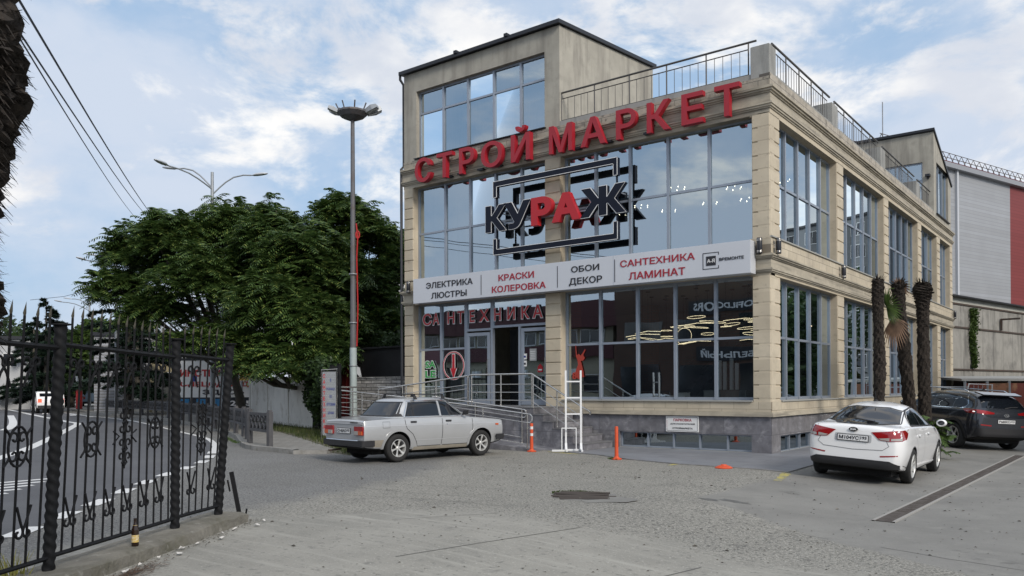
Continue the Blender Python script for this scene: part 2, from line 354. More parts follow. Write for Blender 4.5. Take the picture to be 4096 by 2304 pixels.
def gmix(f,a,b): q=gn.new('ShaderNodeMixShader'); gl_.new(f,q.inputs[0]); gl_.new(a,q.inputs[1]); gl_.new(b,q.inputs[2]); return q.outputs[0]
sh_=mat('weathered_concrete',(.265,.255,.225),.92,var=(2.0,.10),var2=[(.22,(.205,.20,.18),.45,.75),(.55,(.15,.147,.132),.60,.72),(3.1,(.135,.13,.118),.64,.72),(1.3,(.18,.175,.158),.55,.75),(24,(.10,.098,.088),.52,.58),(46,(.45,.435,.39),.56,.62)],bump=(34,1,.018),tree=gt); sh_=gmix(k1,sh_,mat('smooth_concrete',(.205,.20,.185),.88,var=(1.2,.12),var2=[(.5,(.155,.152,.142),.5,.75),(1.7,(.12,.117,.108),.62,.72),(2.3,(.235,.23,.21),.55,.72),(9,(.24,.235,.215),.58,.75),(40,(.13,.128,.12),.60,.68)],bump=(50,.3,.01),tree=gt)); sh_=gmix(k2,sh_,mat('brushed_concrete',(.275,.265,.235),.9,var=(1.5,.1),var2=[(2.4,(.17,.165,.15),.60,.70),(.45,(.205,.20,.178),.5,.72),(12,(.18,.175,.158),.56,.66),(36,(.38,.37,.33),.58,.66)],streak=((.6,7,1),(.33,.32,.285),.52,.7),bump=(30,.5,.012),tree=gt)); sh_=gmix(k3,sh_,mat('old_asphalt',(.165,.163,.155),.92,var=(2,.12),var2=[(.3,(.20,.20,.195),.45,.7),(26,(.075,.075,.075),.5,.58),(46,(.36,.355,.33),.57,.63)],bump=(24,.9,.02),tree=gt)); gl_.new(sh_,gn['Material Output'].inputs[0])
mb=MB()
xs=sorted(set([-600,-300,-150,-80,-40,-20]+[i*.5 for i in range(-24,24)]+[14,20,40,80,150,300,600])); ys=[-600,-300,-100,-40,-25,-15,-10,-5,0,5,12,25,50,100,200,400,800]
mb.add([(x,y,hz(x,y)) for y in ys for x in xs],[(j*len(xs)+i,j*len(xs)+i+1,(j+1)*len(xs)+i+1,(j+1)*len(xs)+i) for j in range(len(ys)-1) for i in range(len(xs)-1)])
struct('ground',mb,GROUNDM,fixn=False)
def rough(poly,a=.10,step=.22,seed=1):
    """break a straight border into the uneven edge of worn paving"""
    r_=random.Random(seed); out=[]; n=len(poly)
    for i in range(n):
        p,q=poly[i],poly[(i+1)%n]; L_=math.dist(p,q); k=max(1,min(60,int(L_/step))) if L_<14 else 1
        for j in range(k):
            t=j/k; out.append((p[0]+(q[0]-p[0])*t+r_.uniform(-a,a),p[1]+(q[1]-p[1])*t+r_.uniform(-a,a)))
    return out
def sheet(name,poly,z,m,res=.5):
    """flat sheet over the polygon that follows the fall of the lot"""
    r=delaunay_2d_cdt([Vector(p) for p in poly],[(i,(i+1)%len(poly)) for i in range(len(poly))],[],0,1e-5); bm=bmesh.new(); bv=[bm.verts.new((v.x,v.y,0)) for v in r[0]]
    for f in r[2]:
        cx=sum(r[0][i].x for i in f)/3; cy=sum(r[0][i].y for i in f)/3; w_=0
        for i in range(len(poly)):
            (x0_,y0_),(x1_,y1_)=poly[i-1],poly[i]
            if (y0_<=cy)!=(y1_<=cy) and x0_+(cy-y0_)/(y1_-y0_)*(x1_-x0_)>cx: w_+=1 if y1_>y0_ else -1
        if w_: bm.faces.new([bv[i] for i in f])
    x0,x1=min(p[0] for p in poly),max(p[0] for p in poly)
    for i in range(int(max(x0,0)/res)+1,int(min(x1,6)/res)+1):
        bmesh.ops.bisect_plane(bm,geom=bm.verts[:]+bm.edges[:]+bm.faces[:],plane_co=(i*res,0,0),plane_no=(1,0,0))
    bmesh.ops.triangulate(bm,faces=bm.faces)
    for v in bm.verts: v.co.z=hz(v.co.x,v.co.y)+z
    bm.normal_update()
    for f in bm.faces:
        if f.normal.z<0: f.normal_flip()
    me=bpy.data.meshes.new(name); bm.to_mesh(me); bm.free(); me.materials.append(m); o=bpy.data.objects.new(name,me); col.objects.link(o); return tag(o,kind='structure')
dash=[(-12.06,-7.19),(-10.96,-7.96),(-9.59,-9.0),(-8.26,-10.3),(-7.57,-11.04),(-6.83,-11.75),(-6.01,-12.53),(-5.03,-13.37),(-4.26,-14.14),(-3.53,-14.83),(-2.86,-15.46),(-2.0,-16.3),(-.2,-18.4),(1.4,-20.6)]
solid=[(-120,28),(-90,19.5),(-64.03,10.63),(-48.82,6.07),(-39.63,3.8),(-33.15,1.9),(-22.31,-2.17),(-17.58,-3.98),(-14.21,-5.78),(-12.06,-7.19)]
nearside=[(1.4,-20.6),(3,-24),(-12,-32),(-20,-24),(-30,-16),(-50,-8),(-75,2),(-120,14)]
sheet('road',sm(solid,3)[:-1]+sm(dash,3)+nearside[1:],.004,ASPH)

ent=[(-12.3,-7.0)]+[(x+.22*(1),y+.16) for x,y in dash[1:12]]+[(-.9,-17.2),(-1.9,-13.5),(-2.3,-12.8),(-2.6,-11.6),(-3.0,-10.0),(-4.3,-9.2),(-4.6,-7.8),(-5.2,-6.2),(-6.2,-4.6),(-7.2,-3.9),(-8.2,-4.7),(-8.6,-6.3),(-10.2,-6.55)]
# road markings
P=sm(solid,6); struct('road_edge_line',ribbon(P,.16,.007),LINE)
D_=sm(dash,8); acc=0; mk=MB(); seg=[]; on=True
for i in range(len(D_)-1):
    seg.append(D_[i]); acc+=math.dist(D_[i],D_[i+1])
    if acc>(.62 if on else .52):
        if on and len(seg)>1: r=ribbon(seg+[D_[i+1]],.24,.009); mk.add(r.v,r.f)
        on=not on; acc=0; seg=[]
struct('dashed_entrance_line',mk,LINE)
isl=sm([(-69.07,9.57),(-45.11,2.47),(-41.82,1.61),(-36.43,-.06),(-35.14,-.33),(-33.2,-1.0),(-29.74,-2.82),(-25.78,-4.92),(-17.89,-9.22),(-14.59,-11.23),(-12.4,-12.65)],4)
struct('road_island_line',ribbon(isl,.3,.007),LINE)
struct('road_far_line',ribbon(sm([(-29.54,-5.69),(-30.12,-5.25),(-34.17,-3.48),(-40.69,-.95),(-50.72,2.76)],4),.35,.007),LINE)
mk=MB()
for k in range(9):   # hatched rumble marking seen low on the left
    x=-5.4-.42*k; y=-15.9+.36*k; mk.box(x,x+.16,y-.5,y+.5,.0065,.007)
struct('hatched_marking',mk,LINE)
mk=MB()
for x,y,a in ((-43,4.2,.3),(-47,5.0,.3),(-52,5.4,.3),(-40,.9,.2)): r=ribbon([(x,y),(x-2.2,y+.9)],.35,.007); mk.add(r.v,r.f)
struct('give_way_marking',mk,LINE)
# lot surfaces
JNT=mat('pavement_joint',(.085,.083,.078),.95)
def crack(pts,wd,z=.0025,jit=.03):
    Q=[]; P=sm(pts,6)
    for x,y in P: Q.append((x+random.uniform(-jit,jit),y+random.uniform(-jit,jit)))
    return ribbon(Q,wd,z,hf=hz)
mb=MB()
for pts,wd,j in (([(3.58,-11.81),(3.34,-13.22),(3.1,-15)],.018,.002),([(1.77,-11.16),(1.48,-12.71),(1.3,-13.7)],.013,.002),([(.43,-11.01),(.28,-11.29),(-.3,-12.2)],.010,.003),([(2.9,-9.25),(3.47,-9.33),(4.1,-9.45)],.008,.006),([(4.7,-9.6),(5.6,-9.9),(7,-10.2)],.010,.012),([(5.2,-3),(6.6,-3.4),(9,-3.2)],.010,.015),([(-3.2,-9.6),(-1.9,-9.2),(-1.0,-9.0)],.010,.02),([(-2.6,-11),(-1.2,-10.6),(.2,-10.5)],.010,.01),([(-3.4,-10.2),(-2.0,-10.2),(-.4,-9.9)],.008,.01)):
    r=crack(pts,wd,jit=j); mb.add(r.v,r.f)
struct('pavement_cracks',mb,JNT)
WET=mat('damp_concrete',(.115,.112,.105),.5,var=(6,.2))
def blob(cx,cy,rx,ry,seed,n=26):
    rr=random.Random(seed); ph=[rr.uniform(0,6.28) for _ in range(4)]
    return [(cx+rx*math.cos(t)*(1+.25*math.sin(3*t+ph[0])+.18*math.sin(5*t+ph[1])),cy+ry*math.sin(t)*(1+.25*math.sin(2*t+ph[2])+.2*math.sin(7*t+ph[3]))) for t in [2*pi*i/n for i in range(n)]]
sheet('damp_stain',blob(2.25,-7.78,.22,.10,3),.0025,WET); sheet('damp_stain',blob(1.95,-7.95,.14,.07,5),.003,WET)
for i,(q) in enumerate((([(-.78,-3.92),(-.66,-3.86),(-.72,-3.30),(-.86,-3.34)]),([(1.86,-5.05),(1.98,-5.0),(1.74,-3.74),(1.58,-3.80)]),([(-3.9,-2.62),(-3.85,-2.45),(-4.9,-2.25),(-4.9,-2.36)]))):
    sheet('yellow_marking',rough(q,.02,.1,i),.003,YEL)
# tile apron round the shop
ap=[(-5.2,-2.18),(-4.9,-2.10),(-3.27,-2.55),(-2.15,-3.18),(-.67,-3.6),(.52,-3.68),(1.66,-3.72),(1.30,6),(1.30,24),(0.01,24),(0.01,-.01),(-4.2,-.01),(-4.2,-1.52),(-5.2,-1.52)]
a1=sheet('tiled_apron',ap,.022,TILE)
mb=MB()
for i in range(7):
    (x0,y0),(x1,y1)=ap[i],ap[i+1]
    for k in range(8):
        a=(x0+(x1-x0)*k/8,y0+(y1-y0)*k/8); b=(x0+(x1-x0)*(k+1)/8,y0+(y1-y0)*(k+1)/8)
        mb.add([(a[0],a[1],hz(*a)-.05),(b[0],b[1],hz(*b)-.05),(b[0],b[1],hz(*b)+.0215),(a[0],a[1],hz(*a)+.0215)],[(0,1,2,3)])
struct('apron_edge',mb,KERB)
# pavement on the left with kerb
kb=[(-9.6,-6.55),(-10.69,-6.39),(-12.18,-6.13),(-14.6,-4.75),(-16.36,-3.66),(-18.94,-2.3),(-23.19,-.36),(-30,2.3),(-38,4.9),(-48.5,7.2),(-64,12),(-90,21)]
K=sm(kb,3); Kin=[(x+.16,y+.28) for x,y in K]
far=[(-90,30),(-60,22),(-40,13.5),(-26,5.5),(-17.3,1.5),(-12.6,-1.6),(-9.9,-4.6),(-9.0,-6.0)]
sheet('pavement',K+far,.10,PAVE)
mb=MB(); Z=[K[0]]+far[::-1]
for i in range(len(Z)-1): (x0,y0),(x1,y1)=Z[i],Z[i+1]; mb.add([(x0,y0,-.05),(x1,y1,-.05),(x1,y1,.0995),(x0,y0,.0995)],[(0,1,2,3)])
struct('pavement_edge',mb,KERB)
kk=MB()
for i in range(len(K)-1):
    (x0,y0),(x1,y1)=K[i],K[i+1]; d=Vector((x1-x0,y1-y0)).normalized(); nn=(-d.y*-1*.0,0)
    n=Vector((-d.y,d.x)); n=n if n.y<0 else -n
    a,b=Vector((x0,y0)),Vector((x1,y1)); a2,b2=a-n*.15,b-n*.15
    kk.add([(a.x,a.y,0),(b.x,b.y,0),(b.x,b.y,.12),(a.x,a.y,.12),(a2.x,a2.y,.12),(b2.x,b2.y,.12),(a2.x,a2.y,.0),(b2.x,b2.y,.0)],[(0,1,2,3),(3,2,5,4),(4,5,7,6)])
struct('kerb',kk,KERB)
g_=np.random.default_rng(77); fv=[]
for _ in range(1500):   # grit and small leaf scraps lying about the yard
    x,y=g_.uniform(-4.5,6.5),g_.uniform(-14.5,-1); 
    if y>-3.9+.0*x and x<1.8: y-=3.2
    r=g_.uniform(.005,.018) if _%14 else g_.uniform(.02,.035); a=g_.uniform(0,6.28); z=hz(x,y)+.004; c,s_=math.cos(a)*r,math.sin(a)*r; fv+=[(x-c,y-s_,z),(x+s_*.6,y-c*.6,z+r*.5),(x+c,y+s_,z),(x-s_*.6,y+c*.6,z+r*.4)]
me=bpy.data.meshes.new('yard_grit'); me.from_pydata([tuple(map(float,p)) for p in fv],[],[(4*i,4*i+1,4*i+2,4*i+3) for i in range(len(fv)//4)]); me.materials.append(mat('grit',(.13,.12,.10),.95,var=(.9,.6))); go_=bpy.data.objects.new('yard_grit',me); col.objects.link(go_); tag(go_,kind='stuff')
# ------------------------------------------------------------------ the shop building
B=thing('shop_building','two storey beige stone building materials shop with glass fronts, roof terrace railings and red letters','building',(0,0,0))
def P_(name,mb,m,parent=B,**k): return obj(name,mb,m,parent,**k)
XL=-12.3; YB=24.0
# plinth
m1=MB(); m2_=MB(); m2_.F(FR,-.49,0,-.3,0,-.25,.92); m2_.F(FR,-4.16,-.49,-.3,0,.44,.92); m2_.F(FR,-12.3,-4.16,-.3,0,-.05,.92)
P_('plinth',m2_,MARBLE)
m=MB(); m.F(SD,.003,.62,-.3,.003,-.25,.92); m.F(SD,.62,4.9,-.3,.003,.42,.92); m.F(SD,4.9,6.2,-.3,.003,-.25,.92); m.F(SD,6.2,10.9,-.3,.003,.42,.92); m.F(SD,10.9,24,-.3,.003,-.25,.92); m.F(SD,.62,4.9,-.3,.003,-.25,-.02); m.F(SD,6.2,10.9,-.3,.003,-.25,-.02)
P_('plinth',m,MARBLES)
m=MB(); m.F(FR,-4.16,-.49,-.26,.02,-.02,.025); m.F(SD,.62,4.9,-.2,.025,-.021,.02)
P_('basement_sill',m,mat('pale_sill',(.33,.33,.31),.7))
def window(T,a0,a1,z0,z1,mull,trans,o=-.25,fw=.06,gm=None,fm=None,name='window',dep=.07,label=None,skip=()):
    f=MB(); fr=[a0]+list(mull)+[a1]
    f.F(T,a0,a1,o-dep/2,o+dep/2,z0,z0+fw*1.2); f.F(T,a0,a1,o-dep/2,o+dep/2,z1-fw,z1)
    f.F(T,a0,a0+fw,o-dep/2-.002,o+dep/2+.002,z0+fw*1.2,z1-fw); f.F(T,a1-fw,a1,o-dep/2-.002,o+dep/2+.002,z0+fw*1.2,z1-fw)
    for q in mull: f.F(T,q-fw*.6,q+fw*.6,o-dep/2-.01,o+dep/2+.02,z0+.01,z1-.01)
    for q in trans:
        for i in range(len(fr)-1): f.F(T,fr[i]+(fw if i==0 else fw*.6),fr[i+1]-(fw if i==len(fr)-2 else fw*.6),o-dep/2+.002,o+dep/2-.002,q-fw*.5,q+fw*.5)
    w_=P_(name,f,fm or ALU); 
    g=MB(); zb=[z0]+list(trans)+[z1]
    for i in range(len(fr)-1):
        for j in range(len(zb)-1):
            if (i,j) in skip: continue
            ang=random.uniform(-.0022,.0022); an2=random.uniform(-.0022,.0022)   # every pane is set a touch differently
            c0,c1=fr[i]+.02,fr[i+1]-.02; e0,e1=zb[j]+.02,zb[j+1]-.02; ww=(c1-c0)/2; hh=(e1-e0)/2
            g.add([T(c0,o-ww*ang-hh*an2,e0),T(c1,o+ww*ang-hh*an2,e0),T(c1,o+ww*ang+hh*an2,e1),T(c0,o-ww*ang+hh*an2,e1)],[(0,1,2,3)])
    obj('pane',g,gm or (GLASSL if z1<4.5 else GLASS),w_); 
    return w_
# basement windows
window(FR,-4.16,-.49,.03,.44,[-3.34,-2.6,-1.87,-1.13],[],o=-.12,fw=.035,gm=DGLASS,name='basement_window')
window(SD,.62,4.9,-.0,.42,[1.4,2.2,3.0,3.9],[],o=-.10,fw=.035,gm=DGLASS,name='basement_window')
window(SD,6.2,10.9,-.0,.42,[7.2,8.2,9.2,10.1],[],o=-.10,fw=.035,gm=DGLASS,name='basement_window')
m=MB()
for a,b in ((-4.2,-.45),): m.F(FR,a,b,-2.5,-.9,-.1,.9)
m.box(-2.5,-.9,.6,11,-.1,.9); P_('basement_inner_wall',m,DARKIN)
# base course and mouldings (front right of the steps, then the side)
fx0=-6.05
m=MB(); m.F(FR,fx0,0.0,-.3,.018,.92,1.255)
P_('base_course',m,STONEJF)
m=MB(); m.F(SD,0.0,24,-.3,.0185,.92,1.255); P_('base_course',m,STONEJ)
def mould(z0,steps,x0=XL,sidey=24,leftret=True,m=None):
    """cornice running along the front and round the corner: steps=(dz,outward)"""
    q=MB(); z=z0
    for dz,o in steps:
        # one L-shaped solid per step
        pts=[(x0,-o),(o,-o),(o,sidey),(-.1,sidey),(-.1,.1),(x0,.1)]
        k=len(pts); q.add([(x,y,z) for x,y in pts]+[(x,y,z+dz) for x,y in pts],[tuple(range(k))[::-1],tuple(range(k,2*k))]+[(i,(i+1)%k,(i+1)%k+k,i+k) for i in range(k)]); z+=dz
    return q
P_('base_moulding',mould(.90,[(.03,.075),(.035,.06),(.03,.045),(.02,.03)],x0=fx0),MOULD)
m=MB(); m.F(FR,-6.02,-.45,-.27,.06,1.257,1.29); P_('window_sill',m,mat('pale_sill',(.33,.33,.31),.7))
# pilasters
def pil(T,a0,a1,z0,z1,out=.0,bh=.325,mm=STONE,name='pilaster',ins=(.018,.018)):
    q=MB(); q.F(T,a0,a1,-.3,out-.022,z0,z1); n=max(1,round((z1-z0)/bh)); h=(z1-z0)/n
    for i in range(n):
        c0,c1,e0,e1=a0+ins[0],a1-ins[1],z0+i*h+.012,z0+(i+1)*h-.012; t=.012
        v=[T(c0-t,out-.022,e0-t+.01),T(c1+t,out-.022,e0-t+.01),T(c1+t,out-.022,e1+t-.01),T(c0-t,out-.022,e1+t-.01),T(c0,out+.004,e0+.012),T(c1,out+.004,e0+.012),T(c1,out+.004,e1-.012),T(c0,out+.004,e1-.012)]
        q.add(v,[(4,5,6,7),(0,1,5,4),(1,2,6,5),(2,3,7,6),(3,0,4,7)])
    return P_(name,q,mm)
FBH=.325
for z0,z1 in ((.99,4.30),(4.86,8.22)):
    pil(FR,-.45,-.0,z0 if z0<2 else 5.16,z1) if z0>2 else pil(FR,-.45,-.0,1.0,4.30)
    pil(SD,.0,.66,z0 if z0<2 else 5.24,z1)
    for a,b in ((5.48,6.12),(11.03,11.65),(16.5,17.1),(20.35,20.98),(23.45,24.0)): pil(SD,a,b,1.0 if z0<2 else 5.24,z1)
for a,b in ((-6.60,-6.05),(-12.30,-11.88)):
    pil(FR,a,b,1.0,4.35); pil(FR,a,b,5.14,8.22)
m=MB(); m.F(FR,-.45,0,-.3,-.02,4.3,5.16); m.F(FR,-12.3,-.45,-.6,-.02,4.35,5.12); P_('wall',m,STONE)
# side reveals: lintels, band courses
m=MB(); m.F(SD,0.012,24,-.5,.0,4.30,4.42); m.F(SD,0.012,24,-.5,.004,8.18,8.33); P_('lintel',m,STONE)
m=MB(); m.F(SD,0.0,24,-.5,.012,4.80,5.21); P_('band_course',m,STONEJ)
m=MB(); m.F(SD,0.0,24,-.26,.05,5.212,5.245); m.F(SD,.64,23.5,-.27,.05,1.257,1.29); P_('window_sill',m,mat('pale_sill',(.33,.33,.31),.7))
# band moulding: full round the corner, but the front only shows at the ends beside the sign panel
P_('band_moulding',mould(4.36,[(.03,.02),(.04,.05),(.05,.07),(.21,.02),(.03,.05),(.04,.08),(.035,.11),(.03,.06)],x0=-.46),MOULD)
q=MB()
for i,(dz,o) in enumerate([(.03,.02),(.04,.05),(.05,.07),(.21,.02),(.03,.05),(.04,.08),(.035,.11),(.03,.06)]):
    z=4.36+sum(d for d,_ in [(.03,0),(.04,0),(.05,0),(.21,0),(.03,0),(.04,0),(.035,0),(.03,0)][:i]); q.F(FR,-12.3-o,-11.86,-.3,o,z,z+dz)
P_('band_moulding',q,MOULD)
# top cornice and parapet
m=MB(); m.F(FR,-12.3,0,-.5,.0,8.20,8.33); P_('lintel',m,MOULD)
P_('top_cornice',mould(8.31,[(.04,.03),(.05,.06),(.04,.085),(.24,.02),(.04,.05),(.05,.09),(.05,.13),(.03,.07)],x0=-12.36),MOULD)
m=MB(); m.F(FR,-12.3,0,-.25,.012,8.85,9.08); P_('parapet',m,DIRTY)
m=MB(); m.F(SD,.0,19.73,-.25,.0125,8.85,9.16); P_('parapet',m,DIRTYS)
m=MB(); m.F(FR,-6.2,-.0,-.25,-.025,9.08,9.22); m.F(SD,.0,19.7,-.25,-.02,9.16,9.24); P_('parapet_coping',m,GREYC)
# parapet piers
for (x0,x1,y0,y1,zt) in ((-.47,.0,.0,.46,9.87),(-.55,.0,5.05,5.60,9.84),(-.5,.0,10.6,11.25,9.84),(-.5,.0,16.25,16.9,9.8)):
    q=MB(); q.box(x0,x1-.003,y0+.003,y1,9.081,zt); P_('parapet_pier',q,GREYC,bevel=.01)
# windows: front
gf=-.27
window(FR,-6.05,-.45,1.29,4.36,[-4.89,-3.73,-2.62,-1.50],[2.84],o=gf)
window(FR,-6.05,-.45,5.0,8.22,[-5.02,-3.93,-2.80,-1.65],[6.69],o=gf)
window(FR,-11.88,-6.6,5.0,8.22,[-10.67,-9.62,-8.60,-7.60],[6.69],o=gf)
window(FR,-11.88,-9.82,1.10,4.36,[-10.87],[2.88],o=gf)
# entrance: transom lights over the doors
window(FR,-9.82,-8.76,3.40,4.36,[],[],o=gf,name='transom_window'); window(FR,-8.76,-6.6,3.46,4.36,[],[],o=gf,name='transom_window')
m=MB(); m.F(FR,-9.82,-9.76,gf-.05,gf+.06,1.10,3.4); m.F(FR,-8.80,-8.72,gf-.05,gf+.06,1.10,3.46); m.F(FR,-7.74,-7.66,gf-.05,gf+.05,1.10,3.46); m.F(FR,-6.66,-6.60,gf-.05,gf+.05,1.10,3.46)
P_('door_frame',m,ALU)
def door(a0,a1,z0,z1,o):
    q=MB(); w_=.10; q.F(FR,a0,a0+w_,o,o+.05,z0,z1); q.F(FR,a1-w_,a1,o,o+.05,z0,z1); q.F(FR,a0+w_,a1-w_,o,o+.05,z1-w_,z1); q.F(FR,a0+w_,a1-w_,o,o+.05,z0,z0+.16)
    d=P_('door',q,ALU); g=MB(); g.F(FR,a0+w_,a1-w_,o+.022,o+.028,z0+.16,z1-w_); obj('pane',g,GLASS,d)
    h=MB(); h.tube([FR(a1-.06,o+.05,2.0),FR(a1-.06,o+.10,2.0),FR(a1-.06,o+.10,2.5),FR(a1-.06,o+.05,2.5)],.012,8); obj('handle',h,STEEL,d); return d
door(-9.75,-8.82,1.12,3.34,gf+.03); door(-7.64,-6.68,1.12,3.40,gf)
m=MB(); m.box(-8.70,-7.78,1.05,1.10,1.1,3.45); P_('door',m,mat('dark_door',(.012,.013,.018),.5))
# side windows
bays=[(.66,5.48),(6.12,11.03),(11.65,16.5),(17.1,20.35),(20.98,23.45)]
for a,b in bays:
    n=5 if b-a>4 else 3; ml=[a+.14+(b-a)/n*(i+1)-.1 for i in range(n-1)]
    window(SD,a,b,1.29,4.32,ml,[2.86],o=-.25); window(SD,a,b,5.245,8.20,ml,[6.7],o=-.25)
# structure behind the glass
m=MB(); m.box(-12.2,-.62,.62,23.8,4.42,5.0); m.box(-12.2,-.62,.62,23.8,.75,1.095); m.box(-12.2,-.3,.3,23.9,8.36,8.83); P_('floor_slab',m,mat('ceiling_grey',(.24,.24,.24),.8))
m=MB(); m.box(-12.3,-12.05,.1,24,-.1,8.83); m.box(-12.05,-.1,23.75,24,-.1,8.83); P_('outer_wall',m,STUCCO)
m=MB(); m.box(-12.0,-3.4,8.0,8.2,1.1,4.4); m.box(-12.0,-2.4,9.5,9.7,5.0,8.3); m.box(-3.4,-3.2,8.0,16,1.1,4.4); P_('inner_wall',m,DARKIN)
for x,y in ((-6.3,.9),(-6.3,5.8),(-1,11.3),(-1,16.8)):
  m=MB(); m.box(x-.22,x+.22,y-.22,y+.22,1.1,4.42); P_('column',m,mat('brick_column',(.20,.075,.035),.85,joint=(.25,.075,.01,(.12,.08,.06),(0,2))))
# stair tower at the left
TZ=11.98; sl_=.09
def troof(y): return TZ+sl_*y+.02
m=MB()
def wallpoly(m,pts,ax,c0,c1):
    if ax=='x': f=lambda a,b,d:(d,a,b)
    else: f=lambda a,b,d:(a,d,b)
    m.prism(pts,f,c0,c1)
wf=.02
m.box(-12.30,-11.74,wf,.3,8.87,TZ); m.box(-6.60,-6.08,wf,.3,8.87,TZ); m.box(-11.74,-6.60,wf,.3,11.34,TZ); m.box(-11.74,-6.60,wf,.3,8.87,9.14)
P_('tower_front_wall',m,STUCCO)
m=MB(); wallpoly(m,[(.3,8.84),(5.68,8.84),(5.68,troof(5.68)-.02),(.3,troof(.3)-.02)],'x',-6.35,-6.085); wallpoly(m,[(.3,8.84),(5.68,8.84),(5.68,troof(5.68)-.02),(.3,troof(.3)-.02)],'x',-12.30,-12.1); m.box(-12.1,-6.35,5.5,5.68,8.84,troof(5.5)-.1)
P_('tower_side_wall',m,STUCCO)
window(FR,-11.74,-6.60,9.14,11.34,[-10.67,-9.63,-8.59,-7.56],[10.62],o=-.20)
m=MB(); m.F(FR,-11.8,-6.55,-.1,.06,9.115,9.14); P_('window_sill',m,FLASH)
m=MB(); v=[(-12.42,-.12),(-6.0,-.12),(-6.0,5.80),(-12.42,5.80)]
m.add([(x,y,troof(y)) for x,y in v]+[(x,y,troof(y)+.11) for x,y in v],[(0,3,2,1),(4,5,6,7),(0,1,5,4),(1,2,6,5),(2,3,7,6),(3,0,4,7)])
for x in (-9.9,-7.9): m.box(x-.06,x+.06,-.16,.0,troof(0)+.08,troof(0)+.17)
P_('roof',m,FLASH)
m=MB(); m.tube([(-12.40,-.06,12.02),(-12.40,-.06,11.86),(-12.36,.06,11.7),(-12.36,.06,9.0),(-12.40,-.02,8.9),(-12.40,-.02,.1)],.045,10); P_('downpipe',m,FLASH,smooth=True)
# rear tower
m=MB(); z0=12.66; 
m.box(-3.2,-2.45,19.73,19.95,9.0,z0); m.box(-.44,0.0,19.73,19.95,8.84,z0); m.box(-2.45,-.44,19.73,19.95,11.37,z0)
wallpoly(m,[(19.95,8.84),(20.3,8.84),(20.3,12.46),(19.95,12.6)],'x',-.2,0.0); wallpoly(m,[(20.3,11.42),(23.0,11.42),(23.0,11.3),(23.0,11.32),(20.3,12.46)],'x',-.2,0.0)
wallpoly(m,[(20.3,8.84),(23.0,8.84),(23.0,9.17),(20.3,9.17)],'x',-.2,.0); wallpoly(m,[(23.0,8.84),(23.7,8.84),(23.7,11.0),(23.0,11.32)],'x',-.2,0.0); m.box(-12,-3.2,19.73,19.95,8.84,12.1)
P_('rear_tower_wall',m,STUCCO)
m=MB(); m.add([(-3.3,19.62,12.66),(.06,19.62,12.66),(.06,23.8,10.98),(-3.3,23.8,10.98),(-3.3,19.62,12.76),(.06,19.62,12.76),(.06,23.8,11.08),(-3.3,23.8,11.08)],[(0,3,2,1),(4,5,6,7),(0,1,5,4),(1,2,6,5),(2,3,7,6),(3,0,4,7)]); m.box(-12,-3.3,19.65,19.95,12.1,12.2)
P_('rear_roof',m,FLASH)
window(SD,20.3,23.0,9.2,11.4,[21.1,22.0],[],o=-.12); window(FR,-2.45,-.44,9.0,11.37,[-1.4],[10.6],o=-19.85,name='terrace_door')
m=MB(); m.F(SD,20.2,23.1,-.1,.08,9.14,9.17); P_('window_sill',m,FLASH)
# terrace railings
RAILM=mat('brown_grey_steel',(.10,.095,.09),.5,.4)
def railing(T,a0,a1,zb,zt,o,post,sp=.2,over=.25,over0=.0):
    r=P_('terrace_railing',MB().tube([T(a0-over0,o,zt),T(a1+over,o,zt)],.028,8),RAILM)
    for z_ in (zt-.17,zb): obj('rail',MB().tube([T(a0,o,z_),T(a1,o,z_)],.014,6),RAILM,r)
    n=round((a1-a0)/sp)
    for i in range(n+1):
        a=a0+(a1-a0)*i/n
        if i%post==0: obj('post',MB().tube([T(a,o,zb-.06),T(a,o,zt-.01)],.018,6),RAILM,r)
        else: obj('baluster',MB().tube([T(a,o,zb),T(a,o,zt-.17)],.008,5),RAILM,r)
    return r
railing(FR,-6.08,-.56,9.26,10.05,-.12,5,sp=.22,over=.2)
railing(SD,.50,4.95,9.30,10.04,-.12,5,sp=.2); railing(SD,5.65,10.5,9.30,10.04,-.12,5,sp=.2); railing(SD,11.3,16.15,9.30,10.02,-.12,5); railing(SD,16.95,19.3,9.30,10.0,-.12,5)
# wall lamps: up-and-down cylinders
def wall_lamp(T,a,z):
    q=MB(); c=Vector(T(a,.13,z))
    q.lathe([(0,-.19),(.062,-.19),(.066,-.18),(.066,.18),(.062,.19),(0,.19)],20,Matrix.Translation(c))
    l=P_('wall_lamp',q,mat('lamp_black',(.012,.013,.018),.3),smooth=True)
    r_=MB()
    for dz in (-.155,-.125,.125,.155): r_.lathe([(.068,-.006),(.070,0),(.068,.006)],20,Matrix.Translation(c+Vector((0,0,dz))))
    r_.F(T,a-.03,a+.03,-.01,.08,z-.05,z+.05); obj('ring',r_,STEEL,l)
wall_lamp(FR,-.22,5.0); wall_lamp(SD,.18,5.0); wall_lamp(SD,5.62,4.98); wall_lamp(FR,-11.98,4.93); wall_lamp(SD,23.75,4.98)
for a in (-10.2,-9.7,-8.9,-8.2,-7.1,-5.4,-4.4,-3.2,-1.9): m=MB(); m.box(a-.11,a+.11,-.16,-.02,8.26,8.31); P_('letter_bracket',m,FLASH)
m=MB(); m.box(-.30,-.12,19.5,19.72,10.68,10.78); m.box(-.24,-.18,19.66,19.74,10.6,10.7); P_('security_camera',m,mat('lamp_black',(.012,.013,.018),.3))
